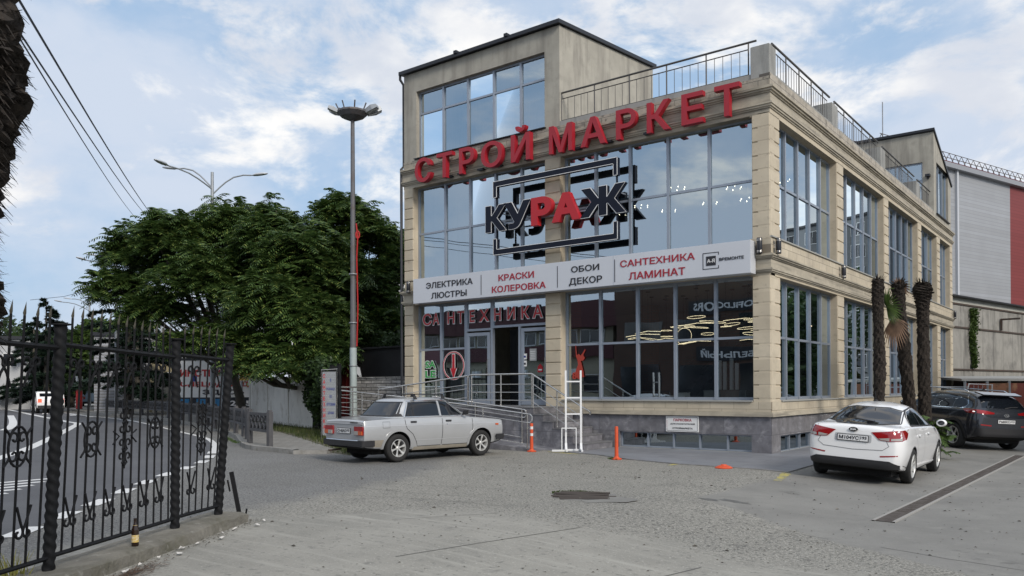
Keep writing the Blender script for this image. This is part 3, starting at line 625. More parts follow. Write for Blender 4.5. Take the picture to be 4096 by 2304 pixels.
#==PART3
# ------------------------------------------------------------------ signs
def edge_text(txt,T,a0,a1,z0,z1,d0,d1,off): return fittext(txt,T,a0,a1,z0,z1,d0,d1,off)
S=thing('roof_sign','large red raised capital letters along the top cornice of the beige shop','sign',(-6,-.15,8.2))
for ch,a0,a1 in (('С',-11.50,-10.80),('Т',-10.55,-9.90),('Р',-9.61,-9.0),('О',-8.73,-7.92),('Й',-7.59,-6.90),('М',-6.23,-5.45),('А',-5.17,-4.38),('Р',-4.05,-3.45),('К',-3.13,-2.48),('Е',-2.15,-1.57),('Т',-1.27,-.63)):
    z1=9.24 if ch=='Й' else 9.0
    q=fittext(ch,FR,a0,a1,8.22,z1,.14,.31,.016); l=obj('letter',q,RED,S)
    r_=MB(); zc=8.45; r_.box((a0+a1)/2-.02,(a0+a1)/2+.02,-.16,-.01,zc,zc+.04) if ch in 'ТЙ' else r_.box(a0+.06,a0+.10,-.16,-.01,zc,zc+.04); obj('fixing_arm',r_,FLASH,l)
S=thing('logo_sign','dark blue and red shop name letters in a broken dark frame on the upper windows','sign',(-6.2,-.2,5.6))
for ch,a0,a1,cc_ in (('К',-8.57,-7.78,0),('У',-7.86,-6.88,0),('Р',-6.86,-6.14,1),('А',-6.14,-5.19,1),('Ж',-5.20,-3.76,0)):
    if cc_: obj('letter',fittext(ch,FR,a0,a1,6.27,7.07,.14,.32,.052),RED2,S)
    else:
        l=obj('letter',fittext(ch,FR,a0,a1,6.27,7.07,.14,.28,.050),NAVY,S)
        obj('edge_strip',fittext(ch,FR,a0-.008,a1+.008,6.262,7.078,.281,.296,.056),WEDGE,l)
        obj('face',fittext(ch,FR,a0+.008,a1-.008,6.278,7.062,.297,.302,.044),NAVY,l)
def bracket(zb,sgn):
    out=[(-8.28,zb),(-4.03,zb),(-4.03,zb-sgn*.48),(-4.15,zb-sgn*.48),(-4.15,zb-sgn*.16),(-8.15,zb-sgn*.16),(-8.15,zb-sgn*.48),(-8.28,zb-sgn*.48)]
    f=obj('frame_bracket',MB().prism(out,lambda a,b,d:FR(a,d,b),.14,.29),NAVY,S)
    e=MB()
    for i in range(8):
        (x0,y0),(x1,y1)=out[i],out[(i+1)%8]; e.F(FR,min(x0,x1)-.007,max(x0,x1)+.007,.282,.293,min(y0,y1)-.007,max(y0,y1)+.007)
    obj('edge_strip',e,WEDGE,f)
bracket(7.77,1); bracket(5.58,-1)
for x in (-8.21,-4.09): obj('strut',MB().F(FR,x-.02,x+.02,.17,.21,6.05,7.30),NAVY,S)
for z in (6.5,6.85): obj('mounting_rail',MB().F(FR,-8.3,-4.0,.10,.135,z,z+.04),ALU,S)
for x in (-8.21,-6.3,-4.09):
    obj('fixing_arm',MB().F(FR,x-.02,x+.02,-.24,.10,6.86,6.89),ALU,S)
# long fascia panel
S=thing('fascia_sign','long silver fascia panel between the two floors listing goods in black and red capitals','sign',(-6,-.2,4.33))
m=MB(); m.F(FR,-11.50,-.34,.06,.40,4.335,5.125); obj('panel',m,PANEL,S,bevel=.006)
m=MB()
for x in (-7.35,-4.10): m.F(FR,x,x+.006,.3985,.4015,4.34,5.12)
obj('panel_joint',m,ALU,S)
for t,a0,a1,z0,z1,mm in (('ЭЛЕКТРИКА',-10.92,-8.99,4.77,4.96,INK),('ЛЮСТРЫ',-10.70,-9.23,4.44,4.63,INK),('КРАСКИ',-7.99,-6.70,4.77,4.96,INKR),('КОЛЕРОВКА',-8.24,-6.29,4.44,4.63,INKR),
    ('ОБОИ',-5.43,-4.53,4.79,4.96,INK),('ДЕКОР',-5.50,-4.44,4.42,4.64,INK),('САНТЕХНИКА',-3.88,-1.76,4.79,4.97,INKR),('ЛАМИНАТ',-3.62,-2.02,4.44,4.63,INKR),('ВРЕМОНТЕ',-1.12,-.50,4.69,4.765,INK)):
    obj('lettering',fittext(t,FR,a0,a1,z0,z1,.401,.412,.014),mm,S)
for x in (-8.66,-5.89,-4.05): obj('divider',MB().F(FR,x-.008,x+.008,.401,.408,4.42,5.02),INK,S)
m=MB()
for a0,a1,z0,z1 in ((-1.55,-1.13,4.905,4.92),(-1.55,-1.535,4.53,4.905),(-1.55,-1.13,4.515,4.53),(-1.145,-1.13,4.85,4.905),(-1.145,-1.13,4.53,4.59)): m.F(FR,a0,a1,.401,.407,z0,z1)
lg=obj('emblem_frame',m,INK,S); obj('emblem_square',MB().F(FR,-1.46,-1.21,.401,.408,4.60,4.83),INK,S)
obj('emblem_text',fittext('А-Я',FR,-1.435,-1.235,4.67,4.76,.4085,.411,.02),WEDGE,S)
# window lettering: measured one by one on the panes
S=thing('window_lettering','red window letters with white edges above the shop entrance','lettering',(-9.3,.2,3.7))
for ch,a0,a1 in (('С',-11.68,-11.25),('А',-11.24,-10.92),('Н',-10.60,-10.26),('Т',-10.18,-9.86),('Е',-9.66,-9.42),('Х',-9.28,-8.84),('Н',-8.68,-8.38),('И',-8.17,-7.84),('К',-7.64,-7.30),('А',-7.22,-6.82)):
    l=obj('letter',fittext(ch,FR,a0,a1,3.66,4.08,-.222,-.217,.05),WEDGE,S); obj('letter_face',fittext(ch,FR,a0+.022,a1-.022,3.682,4.058,-.216,-.212,.018),RED2,l)
S=thing('window_sticker','green and white SALE sticker low on the left shop window','sticker',(-11.3,.2,1.95))
for t,z0 in (('SA',2.26),('LE',1.95)):
    l=obj('letters',fittext(t,FR,-11.58,-11.08,z0,z0+.27,-.222,-.217,.07),WEDGE,S); obj('letters_face',fittext(t,FR,-11.56,-11.10,z0+.02,z0+.25,-.216,-.212,.03),GREEN,l)
S=thing('window_sticker','round red and white sticker with a red down arrow on the left shop window','sticker',(-10.3,.2,1.9))
def ring(T,ca,cz,r0,r1,d0,d1,n=40):
    q=MB(); v=[]
    for i in range(n):
        t=2*pi*i/n
        for r,d in ((r0,d0),(r1,d0),(r1,d1),(r0,d1)): v.append(T(ca+r*math.cos(t),d,cz+r*math.sin(t)))
    f=[(4*i+k,4*((i+1)%n)+k,4*((i+1)%n)+(k+1)%4,4*i+(k+1)%4) for i in range(n) for k in range(4)]
    return q.add(v,f)
obj('ring',ring(FR,-10.33,2.34,.40,.46,-.222,-.217),WEDGE,S); obj('ring_face',ring(FR,-10.33,2.34,.415,.445,-.216,-.212),RED2,S)
ar=[(-10.38,2.70),(-10.28,2.70),(-10.28,2.25),(-10.20,2.27),(-10.33,1.92),(-10.46,2.27),(-10.38,2.25)]
def grow(p,k):
    cx=sum(x for x,_ in p)/len(p); cy=sum(y for _,y in p)/len(p); return [(cx+(x-cx)*k,cy+(y-cy)*k) for x,y in p]
obj('arrow_edge',MB().prism([(x+(.02 if x>-10.33 else -.02 if x<-10.33 else 0),z+(.02 if z>2.5 else -.02)) for x,z in ar],lambda a,b,d:FR(a,d,b),-.222,-.218),WEDGE,S)
obj('arrow',MB().prism(ar,lambda a,b,d:FR(a,d,b),-.217,-.213),RED2,S)
S=thing('window_sticker','small white notice sheet on the right door pane','sticker',(-7.15,.2,2.55))
m=MB(); m.F(FR,-7.33,-7.08,-.233,-.230,2.42,2.78); obj('sheet',m,mat('grey_film',(.30,.31,.31),.6),S); m=MB()
for i in range(5): m.F(FR,-7.30,-7.12,-.2295,-.228,2.47+.055*i,2.485+.055*i)
obj('print_lines',m,WEDGE,S)
for z,c,lb in ((2.47,INKB,'small white sticker with a blue mark on the right door pane'),(2.26,INK,'small white sticker with dark lines on the right door pane')):
    S=thing('window_sticker',lb,'sticker',(-7.5,.2,z)); obj('sheet',MB().F(FR,-7.57,-7.44,-.233,-.230,z,z+.17),WHITE,S); obj('print',MB().F(FR,-7.54,-7.47,-.2295,-.228,z+.05,z+.11),c,S)
S=thing('window_sticker','small red house shaped sticker on the right door pane','sticker',(-6.95,.2,2.1))
obj('sheet',MB().prism([(-7.04,2.08),(-6.86,2.08),(-6.86,2.24),(-6.95,2.33),(-7.04,2.24)],lambda a,b,d:FR(a,d,b),-.233,-.230),RED2,S); obj('print',MB().F(FR,-7.01,-6.89,-.2295,-.228,2.13,2.17),WEDGE,S)
S=thing('window_sticker','red draped figure sticker behind the white stand on the lower left pane','sticker',(-5.6,.2,1.6))
fig=[(-5.74,2.0),(-5.70,2.12),(-5.63,2.28),(-5.66,2.42),(-5.70,2.50),(-5.72,2.82),(-5.70,2.82),(-5.67,2.54),(-5.60,2.58),(-5.55,2.52),(-5.46,2.62),(-5.40,2.70),(-5.38,2.68),(-5.46,2.54),(-5.40,2.46),(-5.46,2.38),(-5.54,2.38),(-5.50,2.25),(-5.46,2.10),(-5.43,1.92),(-5.60,1.90)]
obj('figure',MB().prism(fig,lambda a,b,d:FR(a,d,b),-.235,-.231),mat('sticker_red',(.36,.04,.025),.6),S); obj('number',fittext('80',FR,-5.83,-5.52,1.86,2.06,-.2305,-.227,.04),mat('sticker_red',(.36,.04,.025),.6),S)
obj('caption',fittext('ПОБЕДА!',FR,-5.84,-5.40,1.72,1.81,-.235,-.231,.02),INK,S)
S=thing('parking_sign','white parking notice for visitors fixed on the grey marble plinth','sign',(-2.31,-.02,.48))
obj('board',MB().F(FR,-2.77,-1.86,.0,.025,.475,.88),WHITE,S,bevel=.004)
m=MB()
for a0,a1,z0,z1 in ((-2.74,-1.89,.845,.853),(-2.74,-1.89,.50,.508),(-1.897,-1.89,.508,.845),(-2.74,-2.733,.508,.56),(-2.74,-2.733,.80,.845)): m.F(FR,a0,a1,.0255,.028,z0,z1)
obj('border',m,INK,S)
for t,a0,a1,z0,z1,mm in (('ПАРКОВКА',-2.55,-2.05,.745,.815,INKR),('ДЛЯ ПОСЕТИТЕЛЕЙ',-2.64,-1.96,.655,.705,INK),('СТРОЙМАРКЕТА',-2.58,-2.02,.545,.60,INK)): obj('lettering',fittext(t,FR,a0,a1,z0,z1,.0255,.029,.02),mm,S)
obj('lettering',fittext('КУРАЖ',lambda a,o,z:(-2.745+(z-.56)*-.2+.012,-o,a),.58,.78,.56,.60,.0255,.028,.02),INKR,S)
# ------------------------------------------------------------------ things seen behind the glass
WARM=mat('warm_light',(1,.9,.7),.5,emit=((1,.80,.50),2.6)); WARM2=mat('bulb_light',(1,.92,.8),.5,emit=((1,.85,.62),8))
GOLD=mat('brass',(.45,.33,.12),.3,.9)
rr=random.Random(5)
ORD=['first','second','third','fourth','fifth','sixth','seventh','eighth','ninth','tenth','eleventh','twelfth','thirteenth','fourteenth','fifteenth','sixteenth','seventeenth','eighteenth','nineteenth','twentieth','twenty first','twenty second','twenty third','twenty fourth','twenty fifth','twenty sixth','twenty seventh','twenty eighth','twenty ninth','thirtieth']
LX=sorted(-5.0+rr.random()*4.5 for _ in range(30))
for i,x in enumerate(LX):
    y=.9+rr.random()*3.6; z=3.0+rr.random()*.5; kind=i%3
    S=thing('hanging_lamp',ORD[i]+' glowing lamp from the left hanging in the ground floor shop window','lamp',(x,y,z),0,'lamps hanging in the ground floor window'); q=MB()
    if kind==2: l_=.25+rr.random()*.35; a_=rr.uniform(-.4,.4); q.tube([(x-l_,y-a_*.4,z-.03),(x,y,z+.02),(x+l_,y+a_*.4,z-.02)],.008,5)
    else:
        r=.10+rr.random()*.26; M=Matrix.Rotation(rr.uniform(0,3),3,'Z')@Matrix.Rotation(rr.uniform(-.16,.16) if i!=7 else 1.45,3,'X'); q.tube([Vector((x,y,z))+M@Vector((r*math.cos(t),r*math.sin(t),0)) for t in [2*pi*k/28 for k in range(28)]],.006,5,closed=True)
    obj('light_ring' if kind!=2 else 'light_bar',q,WARM,S)
    q=MB(); q.tube([(x,y,4.42),(x,y,z+.03)],.004,4); q.lathe([(0,0),(.06,0),(.06,.03),(0,.03)],12,Matrix.Translation((x,y,4.385))); obj('cord',q,IRON,S)
for i in range(9):
    x=(-5.4,-5.0,-4.2,-3.3,-2.9,-2.2,-1.6,-1.1,-.9)[i]; y=.9+rr.random()*2.6; z=(6.9,7.1,6.9,7.2,6.95,7.3,6.8,7.25,7.35)[i]
    S=thing('chandelier',ORD[i]+' small glowing chandelier from the left behind the upper floor windows','lamp',(x,y,z),0,'chandeliers behind the upper windows')
    q=MB(); q.tube([(x,y,8.36),(x,y,z)],.006,4); 
    pts=[(x+.22*math.cos(k*pi/3),y+.22*math.sin(k*pi/3),z) for k in range(6)]
    for p in pts: q.tube([(x,y,z-.05),((x+p[0])/2,(y+p[1])/2,z-.10),p],.006,4)
    obj('arms',q,GOLD,S)
    for p in pts:
        q=MB(); q.lathe([(0,0),(.012,.008),(.014,.022),(.007,.04),(0,.046)],8,Matrix.Translation(p)); obj('bulb',q,WARM2,S)
S=thing('staircase','dark metal staircase behind the ground floor shop window','staircase',(-3.2,3,1.1))
q=MB()
for k in range(14):
    x=-3.9+k*.2; z=1.3+k*.225; q.box(x,x+.26,3.2,4.4,z,z+.04)
obj('treads',q,FLASH,S); 
for y in (3.18,4.42): obj('stringer',MB().prism([(-3.9,1.1),(-3.6,1.1),(-.95,4.3),(-1.2,4.4)],lambda a,b,d:(a,d,b),y-.02,y+.02),FLASH,S); obj('handrail',MB().tube([(-3.8,y,2.2),(-1.2,y,5.0 if 0 else 4.38)],.02,6),FLASH,S)
for i,(x,h) in enumerate(((-1.62,.95),(-1.48,.9),(-1.30,1.0),(-1.16,.85))):
    S=obj('wallpaper_roll',MB().lathe([(0,1.1+.45),(.05,1.1+.45),(.05,1.55+h*.8),(0,1.55+h*.8)],14,Matrix.Translation((x,.75,0))),WHITE); tag(S,ORD[i]+' white roll from the left standing in the last ground floor window','roll',group='white rolls in the shop window')
for x0,x1,h,lb,mm in ((-2.0,-1.0,.42,'low grey counter box inside the last ground floor window','z'),(-3.05,-2.85,.28,'small white carton behind the middle ground floor pane','w'),(-2.72,-2.55,.36,'narrow white carton beside the small carton in the shop window','w')):
    q=MB(); q.box(x0,x1,.6,.95,1.1,1.1+h); q.box(x0-.012,x1+.012,.59,.96,1.1+h,1.1+h+.015); q.box(x0+.03,x1-.03,.597,.6,1.13,1.07+h); tag(obj('display_box',q,WHITE if mm=='w' else GREYC),lb,'box')
# ------------------------------------------------------------------ steps, landing and ramp
RISE=1.1/6
ST=thing('entrance_steps','grey marble entrance steps and landing with long access ramp before the glass door','steps',(-6,-.8,0))
q=MB(); 
for i in range(6):
    x=-4.35-.32*i; z=RISE*(i+1)-.0
    q.box(-6.6 if i==5 else x-.325,x,-1.5,-.06 if i<5 else -.005,-.2,z-.03)
obj('risers',q,MARBLE,ST)
q=MB()
for i in range(6):
    x=-4.35-.32*i; z=RISE*(i+1)
    q.box(-8.2 if i==5 else x-.33,x+.015,-1.515,-.06 if i<5 else .27,z-.029,z)
q.box(-9.85,-8.2,-1.51,.27,1.071,1.1)
obj('treads',q,mat('step_tile',(.16,.16,.165),.5,var=(6,.2)),ST)
q=MB(); q.box(-12.0,-6.61,-1.5,-.02,-.1,.70); q.box(-9.85,-6.61,-1.5,.1,.70,1.07); obj('landing',q,MARBLE,ST)
q=MB()
def rampseg(q,x0,z0,x1,z1,y0,y1,zb=-.1):
    q.add([(x0,y0,zb),(x1,y0,zb),(x1,y1,zb),(x0,y1,zb),(x0,y0,z0),(x1,y0,z1),(x1,y1,z1),(x0,y1,z0)],[(0,3,2,1),(4,5,6,7),(0,1,5,4),(1,2,6,5),(2,3,7,6),(3,0,4,7)])
rampseg(q,-9.85,1.06,-12.0,.72,-1.5,-.03); q.box(-13.4,-12.0,-2.55,-.03,-.1,.72); rampseg(q,-12.0,.719,-5.2,.03,-2.5,-1.502); obj('ramp',q,MARBLE,ST)
# stainless railings
SR=thing('stainless_railing','polished stainless steel railing along the ramp, landing and entrance steps','railing',(-8,-1.5,1.1))
def rl(z,pts): return [(x,y,zz_+z) for x,y,zz_ in pts]
def rail_run(P0,P1,n,hts=(.90,.62,.40,.18),post_r=.02,endloop=False,top=.024):
    a,b=Vector(P0),Vector(P1); q=MB()
    for i,h in enumerate(hts): q=MB(); q.tube([a+Vector((0,0,h)),b+Vector((0,0,h))],top if i==0 else .011,8); obj('handrail' if i==0 else 'mid_rail',q,STEEL,SR,smooth=True)
    for i in range(n):
        p=a.lerp(b,i/(n-1)); q=MB(); q.tube([p+Vector((0,0,-.02)),p+Vector((0,0,hts[0]))],post_r,10); q.lathe([(.02,0),(.045,.0),(.045,.008),(.022,.012)],12,Matrix.Translation(p)); obj('post',q,STEEL,SR,smooth=True)
rail_run((-8.15,-1.46,1.1),(-6.02,-1.46,1.1),3)
rail_run((-5.98,-1.46,1.02),(-4.42,-1.46,.16),3,(.96,.70,.46,.22))
q=MB(); q.tube([(-6.02,-1.46,2.0),(-5.98,-1.46,1.98),(-5.9,-1.46,1.93)],.024,8); obj('handrail',q,STEEL,SR,smooth=True)
q=MB(); q.tube([(-4.42,-1.46,1.12),(-4.22,-1.46,1.03),(-4.16,-1.46,.97),(-4.18,-1.46,.92)],.024,8); obj('handrail',q,STEEL,SR,smooth=True)
rail_run((-8.30,-1.46,1.1),(-12.0,-1.46,.72),4,(.87,.62,.5,.25))
rail_run((-5.45,-2.44,.05),(-8.4,-2.44,.35),3,(.90,.68,.12))
rail_run((-8.4,-2.44,.35),(-13.3,-2.44,.72),4,(.90,.68,.4,.2))
rail_run((-12.2,-.2,.72),(-13.35,-.2,.72),2,(.95,.7,.45,.2)); rail_run((-13.35,-.2,.72),(-13.35,-2.44,.72),3,(.95,.7,.45,.2))
rail_run((-6.3,-1.54,.14),(-9.6,-1.54,.48),3,(.90,.68,.14))
for (x,y) in ((-5.45,-2.44),(-6.3,-1.54)):
    q=MB(); z=.95 if x>-6 else 1.04; q.tube([(x-.02,y,z),(x+.10,y,z-.01),(x+.14,y,z-.06),(x+.14,y,z-.18),(x+.10,y,z-.22),(x-.02,y,z-.22)],.02,8); obj('handrail',q,STEEL,SR,smooth=True)
q=MB(); q.tube([(-8.15,-1.46,2.0),(-8.22,-1.46,1.99),(-8.27,-1.46,1.9),(-8.27,-1.46,1.1)],.022,8); obj('handrail',q,STEEL,SR,smooth=True)
#==PART4
# ------------------------------------------------------------------ street and yard furniture
def V(X,Y,z=0): return Vector((6.98+X*.7927-Y*.6096,-19.24+X*.6096+Y*.7927,z))   # metres right of / ahead of the viewpoint -> scene
def fastmesh(name,v,nq,m,parent=None,loc=None,mi=None):
    v=np.asarray(v,np.float32).reshape(-1,3)
    if loc is not None: v=v-np.array(loc,np.float32)
    me=bpy.data.meshes.new(name); me.vertices.add(len(v)); me.vertices.foreach_set('co',v.ravel())
    me.loops.add(nq*4); me.loops.foreach_set('vertex_index',np.arange(nq*4,dtype=np.int32)); me.polygons.add(nq)
    me.polygons.foreach_set('loop_start',np.arange(0,nq*4,4,dtype=np.int32)); me.polygons.foreach_set('loop_total',np.full(nq,4,np.int32))
    for q in (m if isinstance(m,list) else [m]): me.materials.append(q)
    if mi is not None: me.polygons.foreach_set('material_index',mi)
    me.update(calc_edges=True); o=bpy.data.objects.new(name,me); col.objects.link(o)
    if parent is not None: o.parent=parent
    return o
# --- foreground iron fence on its low concrete kerb
FP=[Vector((.92,-17.97,.12)),Vector((-.15,-16.24,.12)),Vector((-1.22,-14.51,.12)),Vector((-1.71,-13.68,.12))]
lean=[Vector((.06,.05,0)),Vector((.085,.065,0)),Vector((.015,.01,0)),Vector((.12,.09,0))]
m=MB(); dirv=(FP[3]-FP[1]).normalized(); nrm=Vector((dirv.y,-dirv.x,0))
def kerbpt(s,off,z): p=FP[1]+dirv*s; return (p.x+nrm.x*off,p.y+nrm.y*off,z)
ks=[-3.5+.22*i for i in range(33) if -3.5+.22*i<3.1]+[3.24]; kk=[]
for s in ks:
    j=lambda a:random.uniform(-a,a)
    kk.append([kerbpt(s,.28+j(.03),-.02),kerbpt(s,.25+j(.022),.095+j(.012)),kerbpt(s,.20+j(.02),.122+j(.006)),kerbpt(s,-.18+j(.02),.12),kerbpt(s,-.20,.0)])
v=[p for r in kk for p in r]; m.add(v,[(5*i+k,5*i+5+k,5*i+6+k,5*i+1+k) for i in range(len(kk)-1) for k in range(4)]+[tuple(range(5))[::-1],tuple(5*(len(kk)-1)+k for k in range(5))])
struct('fence_kerb',m,MOSSK,smooth=True)
FN=thing('iron_fence','tall black wrought iron fence with twisted posts, spikes and scrolls in the left foreground','fence',FP[1])
def twist(p0,p1,r,n=16,turns=16,cap=.075):
    q=MB(); k=170; vs=[]; d=p1-p0; a=Vector((d.z,0,-d.x)).normalized(); b=d.cross(a).normalized()
    for i in range(k+1):
        c=p0+d*(i/k); ph=i/k*turns*pi/2
        for j in range(n):
            t=2*pi*j/n; rr_=r*(1+.11*math.cos(2*t+ph*1.5)); vs.append(c+(a*math.cos(t)+b*math.sin(t))*rr_)
    q.add(vs,[(i*n+j,i*n+(j+1)%n,(i+1)*n+(j+1)%n,(i+1)*n+j) for i in range(k) for j in range(n)]+[tuple(k*n+j for j in range(n))])
    q.lathe([(0,0),(cap,0),(cap,.012),(0,.012)],12,Matrix.Translation(p1)); return q
for p,l in zip(FP,lean): obj('post',twist(p-Vector((0,0,.03)),p+l+Vector((0,0,2.02)),.047,turns=64),IRON,FN,smooth=True)
def spiral(c0,z0,r,a0,turns,sg=1,n=14): return [(c0+sg*(r*(1-.72*i/n))*math.cos(a0+turns*2*pi*i/n),z0+(r*(1-.72*i/n))*math.sin(a0+turns*2*pi*i/n)) for i in range(n+1)]
for k in range(3):
    A,Bp=FP[k],FP[k+1]; d=(Bp-A); ln=d.length; d.normalize(); n_={0:13,1:13,2:6}[k]
    la,lb=lean[k],lean[k+1]
    def Q(s,z,o=0):
        t=s/ln; p=A+d*s+(la*(1-t)+lb*t)*(z/2.0); return (p.x+nrm.x*o,p.y+nrm.y*o,z)
    PN=obj('fence_panel',MB().tube([Q(0,1.98),Q(ln,1.95)],.022,4),IRON,FN); obj('rail',MB().tube([Q(0,.235),Q(ln,.225)],.020,4),IRON,PN)
    for i in range(n_):
        s=ln*(i+1)/(n_+1); tp=2.20+.02*math.sin(s*3); obj('bar',MB().tube([Q(s,.22),Q(s,tp)],.0105,4),IRON,PN)
        q=MB(); a=Vector(Q(s,tp)); q.add([a+Vector((-.009,0,0)),a+Vector((0,-.009,0)),a+Vector((.009,0,0)),a+Vector((0,.009,0)),a+Vector((-.013,0,.02)),a+Vector((0,-.013,.02)),a+Vector((.013,0,.02)),a+Vector((0,.013,.02)),a+Vector((.012,.009,.11))],
          [(0,1,5,4),(1,2,6,5),(2,3,7,6),(3,0,4,7),(4,5,8),(5,6,8),(6,7,8),(7,4,8)]); obj('spearhead',q,mat('worn_gilt',(.07,.065,.05),.6,.4),PN)
    def T2(pts,r=.0085,o=.014): return [Q(s,z,o) for s,z in pts]
    def vscroll(s,z,h,up):
        for sg in (-1,1):
            if up: st=[(s-sg*.075,z-.03),(s-sg*.03,z+h*.40),(s+sg*.016,z+h*.72)]+[(s+sg*.062+x-s,zz_) for x,zz_ in spiral(s,z+h*.84,.050,pi*.95,-.75,sg)]
            else: st=[(s+sg*.080,z+h+.03),(s+sg*.03,z+h*.5),(s+sg*.006,z+h*.25)]+[(s+sg*.050+x-s,zz_) for x,zz_ in spiral(s,z+.02,.050,pi*.9,.75,sg)]
            obj('scroll',MB().tube(T2(st),.0105,6),IRON,PN)
    if k<2: tops=[.22,.5,.8,1.09,1.39,1.68]; ov=[.48,1.58]; bg_=[1.02]
    else: tops=[.28,.7]; ov=[]; bg_=[.46]
    for s in tops: vscroll(s,1.66,.19,True); vscroll(s,.47,.20,False)
    for s in ov:
        obj('medallion',MB().tube(T2([(s+.105*math.cos(t),1.17+.155*math.sin(t)) for t in [2*pi*i/20 for i in range(20)]]),.010,6,closed=True),IRON,PN)
        for sx in (-1,1):
            for sz in (-1,1): obj('scroll',MB().tube(T2([(s+sx*.15,1.17+sz*.15),(s+sx*.10,1.17+sz*.10)]+[(s+sx*.045+x-s,1.17+sz*(.065+zz_-1.17)) for x,zz_ in spiral(s,1.17,.052,.3,.9,sx)]),.0095,6),IRON,PN)
    for s in bg_:
        obj('medallion',MB().tube(T2([(s,1.48),(s+.006,1.17),(s,.86)]),.009,6),IRON,PN)
        for sx in (-1,1):
            obj('scroll',MB().tube(T2([(s+sx*.20,1.22),(s+sx*.10,1.17),(s+sx*.20,1.10)]),.008,6),IRON,PN)
            for sz in (-1,1):
                for dz in (.07,.20): obj('scroll',MB().tube(T2([(s,1.17+sz*(dz+.08))]+[(s+sx*.06+x-s,1.17+sz*(dz+zz_-1.17)) for x,zz_ in spiral(s,1.17,.055,pi*.6,.95,sx)]),.0095,6),IRON,PN)
# broken post, bottle, litter
S=thing('broken_post','short rusty black metal post leaning at the end of the kerb','post',(-1.72,-13.36,0))
q=MB(); q.tube([(-1.72,-13.36,-.02),(-1.80,-13.44,.60)],.032,4); obj('shaft',q,IRON,S); obj('hinge',MB().tube([(-1.68,-13.33,.02),(-1.66,-13.32,.15)],.012,6),IRON,S); obj('hinge',MB().tube([(-1.83,-13.44,.36),(-1.85,-13.46,.5)],.012,6),IRON,S)
S=thing('beer_bottle','brown glass bottle with a yellow label standing on the kerb below the fence','bottle',(-.60,-15.27,.12))
bp_=[(0,0),(.030,0),(.033,.006),(.033,.15),(.031,.165),(.016,.205),(.0135,.225),(.0135,.252),(.015,.254),(.015,.262),(.011,.263),(0,.258)]
obj('glass_body',MB().lathe(bp_,24,Matrix.Translation((-.60,-15.27,.122))),mat('brown_glass',(.018,.008,.004),.08,spec=.8),S,smooth=True)
LB=mat('bottle_label',(.50,.36,.10),.5,var2=(40,(.62,.55,.40),.45,.6))
obj('label',MB().lathe([(.0338,.035),(.0338,.105)],24,Matrix.Translation((-.60,-15.27,.122))),LB,S,smooth=True); obj('neck_label',MB().lathe([(.0262,.175),(.0195,.196)],24,Matrix.Translation((-.60,-15.27,.122))),LB,S,smooth=True)
PAPER=mat('paper',(.55,.53,.50),.9,var=(9,.15))
rr=random.Random(9)
for i in range(16):
    s=-.9+i*.27+rr.uniform(-.06,.06); x,y,_=kerbpt(s,.36+rr.uniform(-.02,.16),0); q=MB(); n=6; r=rr.uniform(.018,.045); v=[(x,y,.03+rr.uniform(0,.02))]+[(x+r*rr.uniform(.6,1.3)*math.cos(2*pi*k/n),y+r*rr.uniform(.6,1.3)*math.sin(2*pi*k/n),.012+rr.uniform(0,.03)) for k in range(n)]
    q.add(v,[(0,1+k,1+(k+1)%n) for k in range(n)]); o=obj('paper_scrap',q,PAPER,fixn=False); tag(o,ORD[i]+' pale paper scrap along the foot of the kerb counted from the viewer','litter',group='paper scraps along the kerb')
fv=[]; 
for i in range(420):
    s=rr.gauss(.25,.28); off=.42+abs(rr.gauss(0,.10)); x,y,_=kerbpt(s,off,0); a=rr.uniform(0,6.28); l=rr.uniform(.015,.05); wd=rr.uniform(.002,.005); dx,dy=math.cos(a),math.sin(a); z=.008+rr.uniform(0,.02)
    fv+=[(x-dx*l-dy*wd,y-dy*l+dx*wd,z),(x+dx*l-dy*wd,y+dy*l+dx*wd,z+.006),(x+dx*l+dy*wd,y+dy*l-dx*wd,z+.006),(x-dx*l+dy*wd,y-dy*l-dx*wd,z)]
tag(fastmesh('leaf_litter',fv,len(fv)//4,mat('dry_twigs',(.09,.055,.035),.95)),kind='stuff')
fv=[]
for i in range(900):
    s=rr.uniform(-1.6,3.4); off=.30+abs(rr.gauss(0,.09)); x,y,_=kerbpt(s,off,0); r=rr.uniform(.003,.010); z=.006+rr.uniform(0,.012); a=rr.uniform(0,3)
    c,s_=math.cos(a)*r,math.sin(a)*r; fv+=[(x-c,y-s_,z),(x+s_,y-c,z+r),(x+c,y+s_,z),(x-s_,y+c,z+r*.5)]
tag(fastmesh('kerb_debris',fv,len(fv)//4,mat('pale_debris',(.30,.28,.24),.95,var=(30,.4))),kind='stuff')
# orange bollards
OR=mat('orange_plastic',(.62,.085,.025),.5,var2=(6,(.40,.06,.03),.55,.75)); REF=mat('reflective_white',(.7,.7,.7),.4)
def bollard(x,y,h,band,label):
    z=hz(x,y)+.002; S=thing('bollard',label,'bollard',(x,y,z)); M=Matrix.Translation((x,y,z))
    q=MB(); q.lathe([(0,.0),(.115,.0),(.12,.012),(.10,.022),(.062,.045),(.05,.07)] if h>.2 else [(0,0),(.17,0),(.175,.012),(.12,.045),(.06,.06),(.055,.075),(0,.075)],24,M)
    for k in range(4): a=k*pi/2+.5; q.lathe([(.018,.018),(.018,.03),(0,.032)],8,Matrix.Translation((x+.095*math.cos(a),y+.095*math.sin(a),z)))
    obj('base',q,OR,S,smooth=True)
    if h>.2:
        obj('tube',MB().lathe([(.045,.06),(.040,h*.5),(.040,h-.02),(.036,h),(0,h+.004)],20,M),OR,S,smooth=True)
        for z0 in band: obj('reflector',MB().lathe([(.0412,z0),(.0412,z0+.07)],20,M),REF,S,smooth=True)
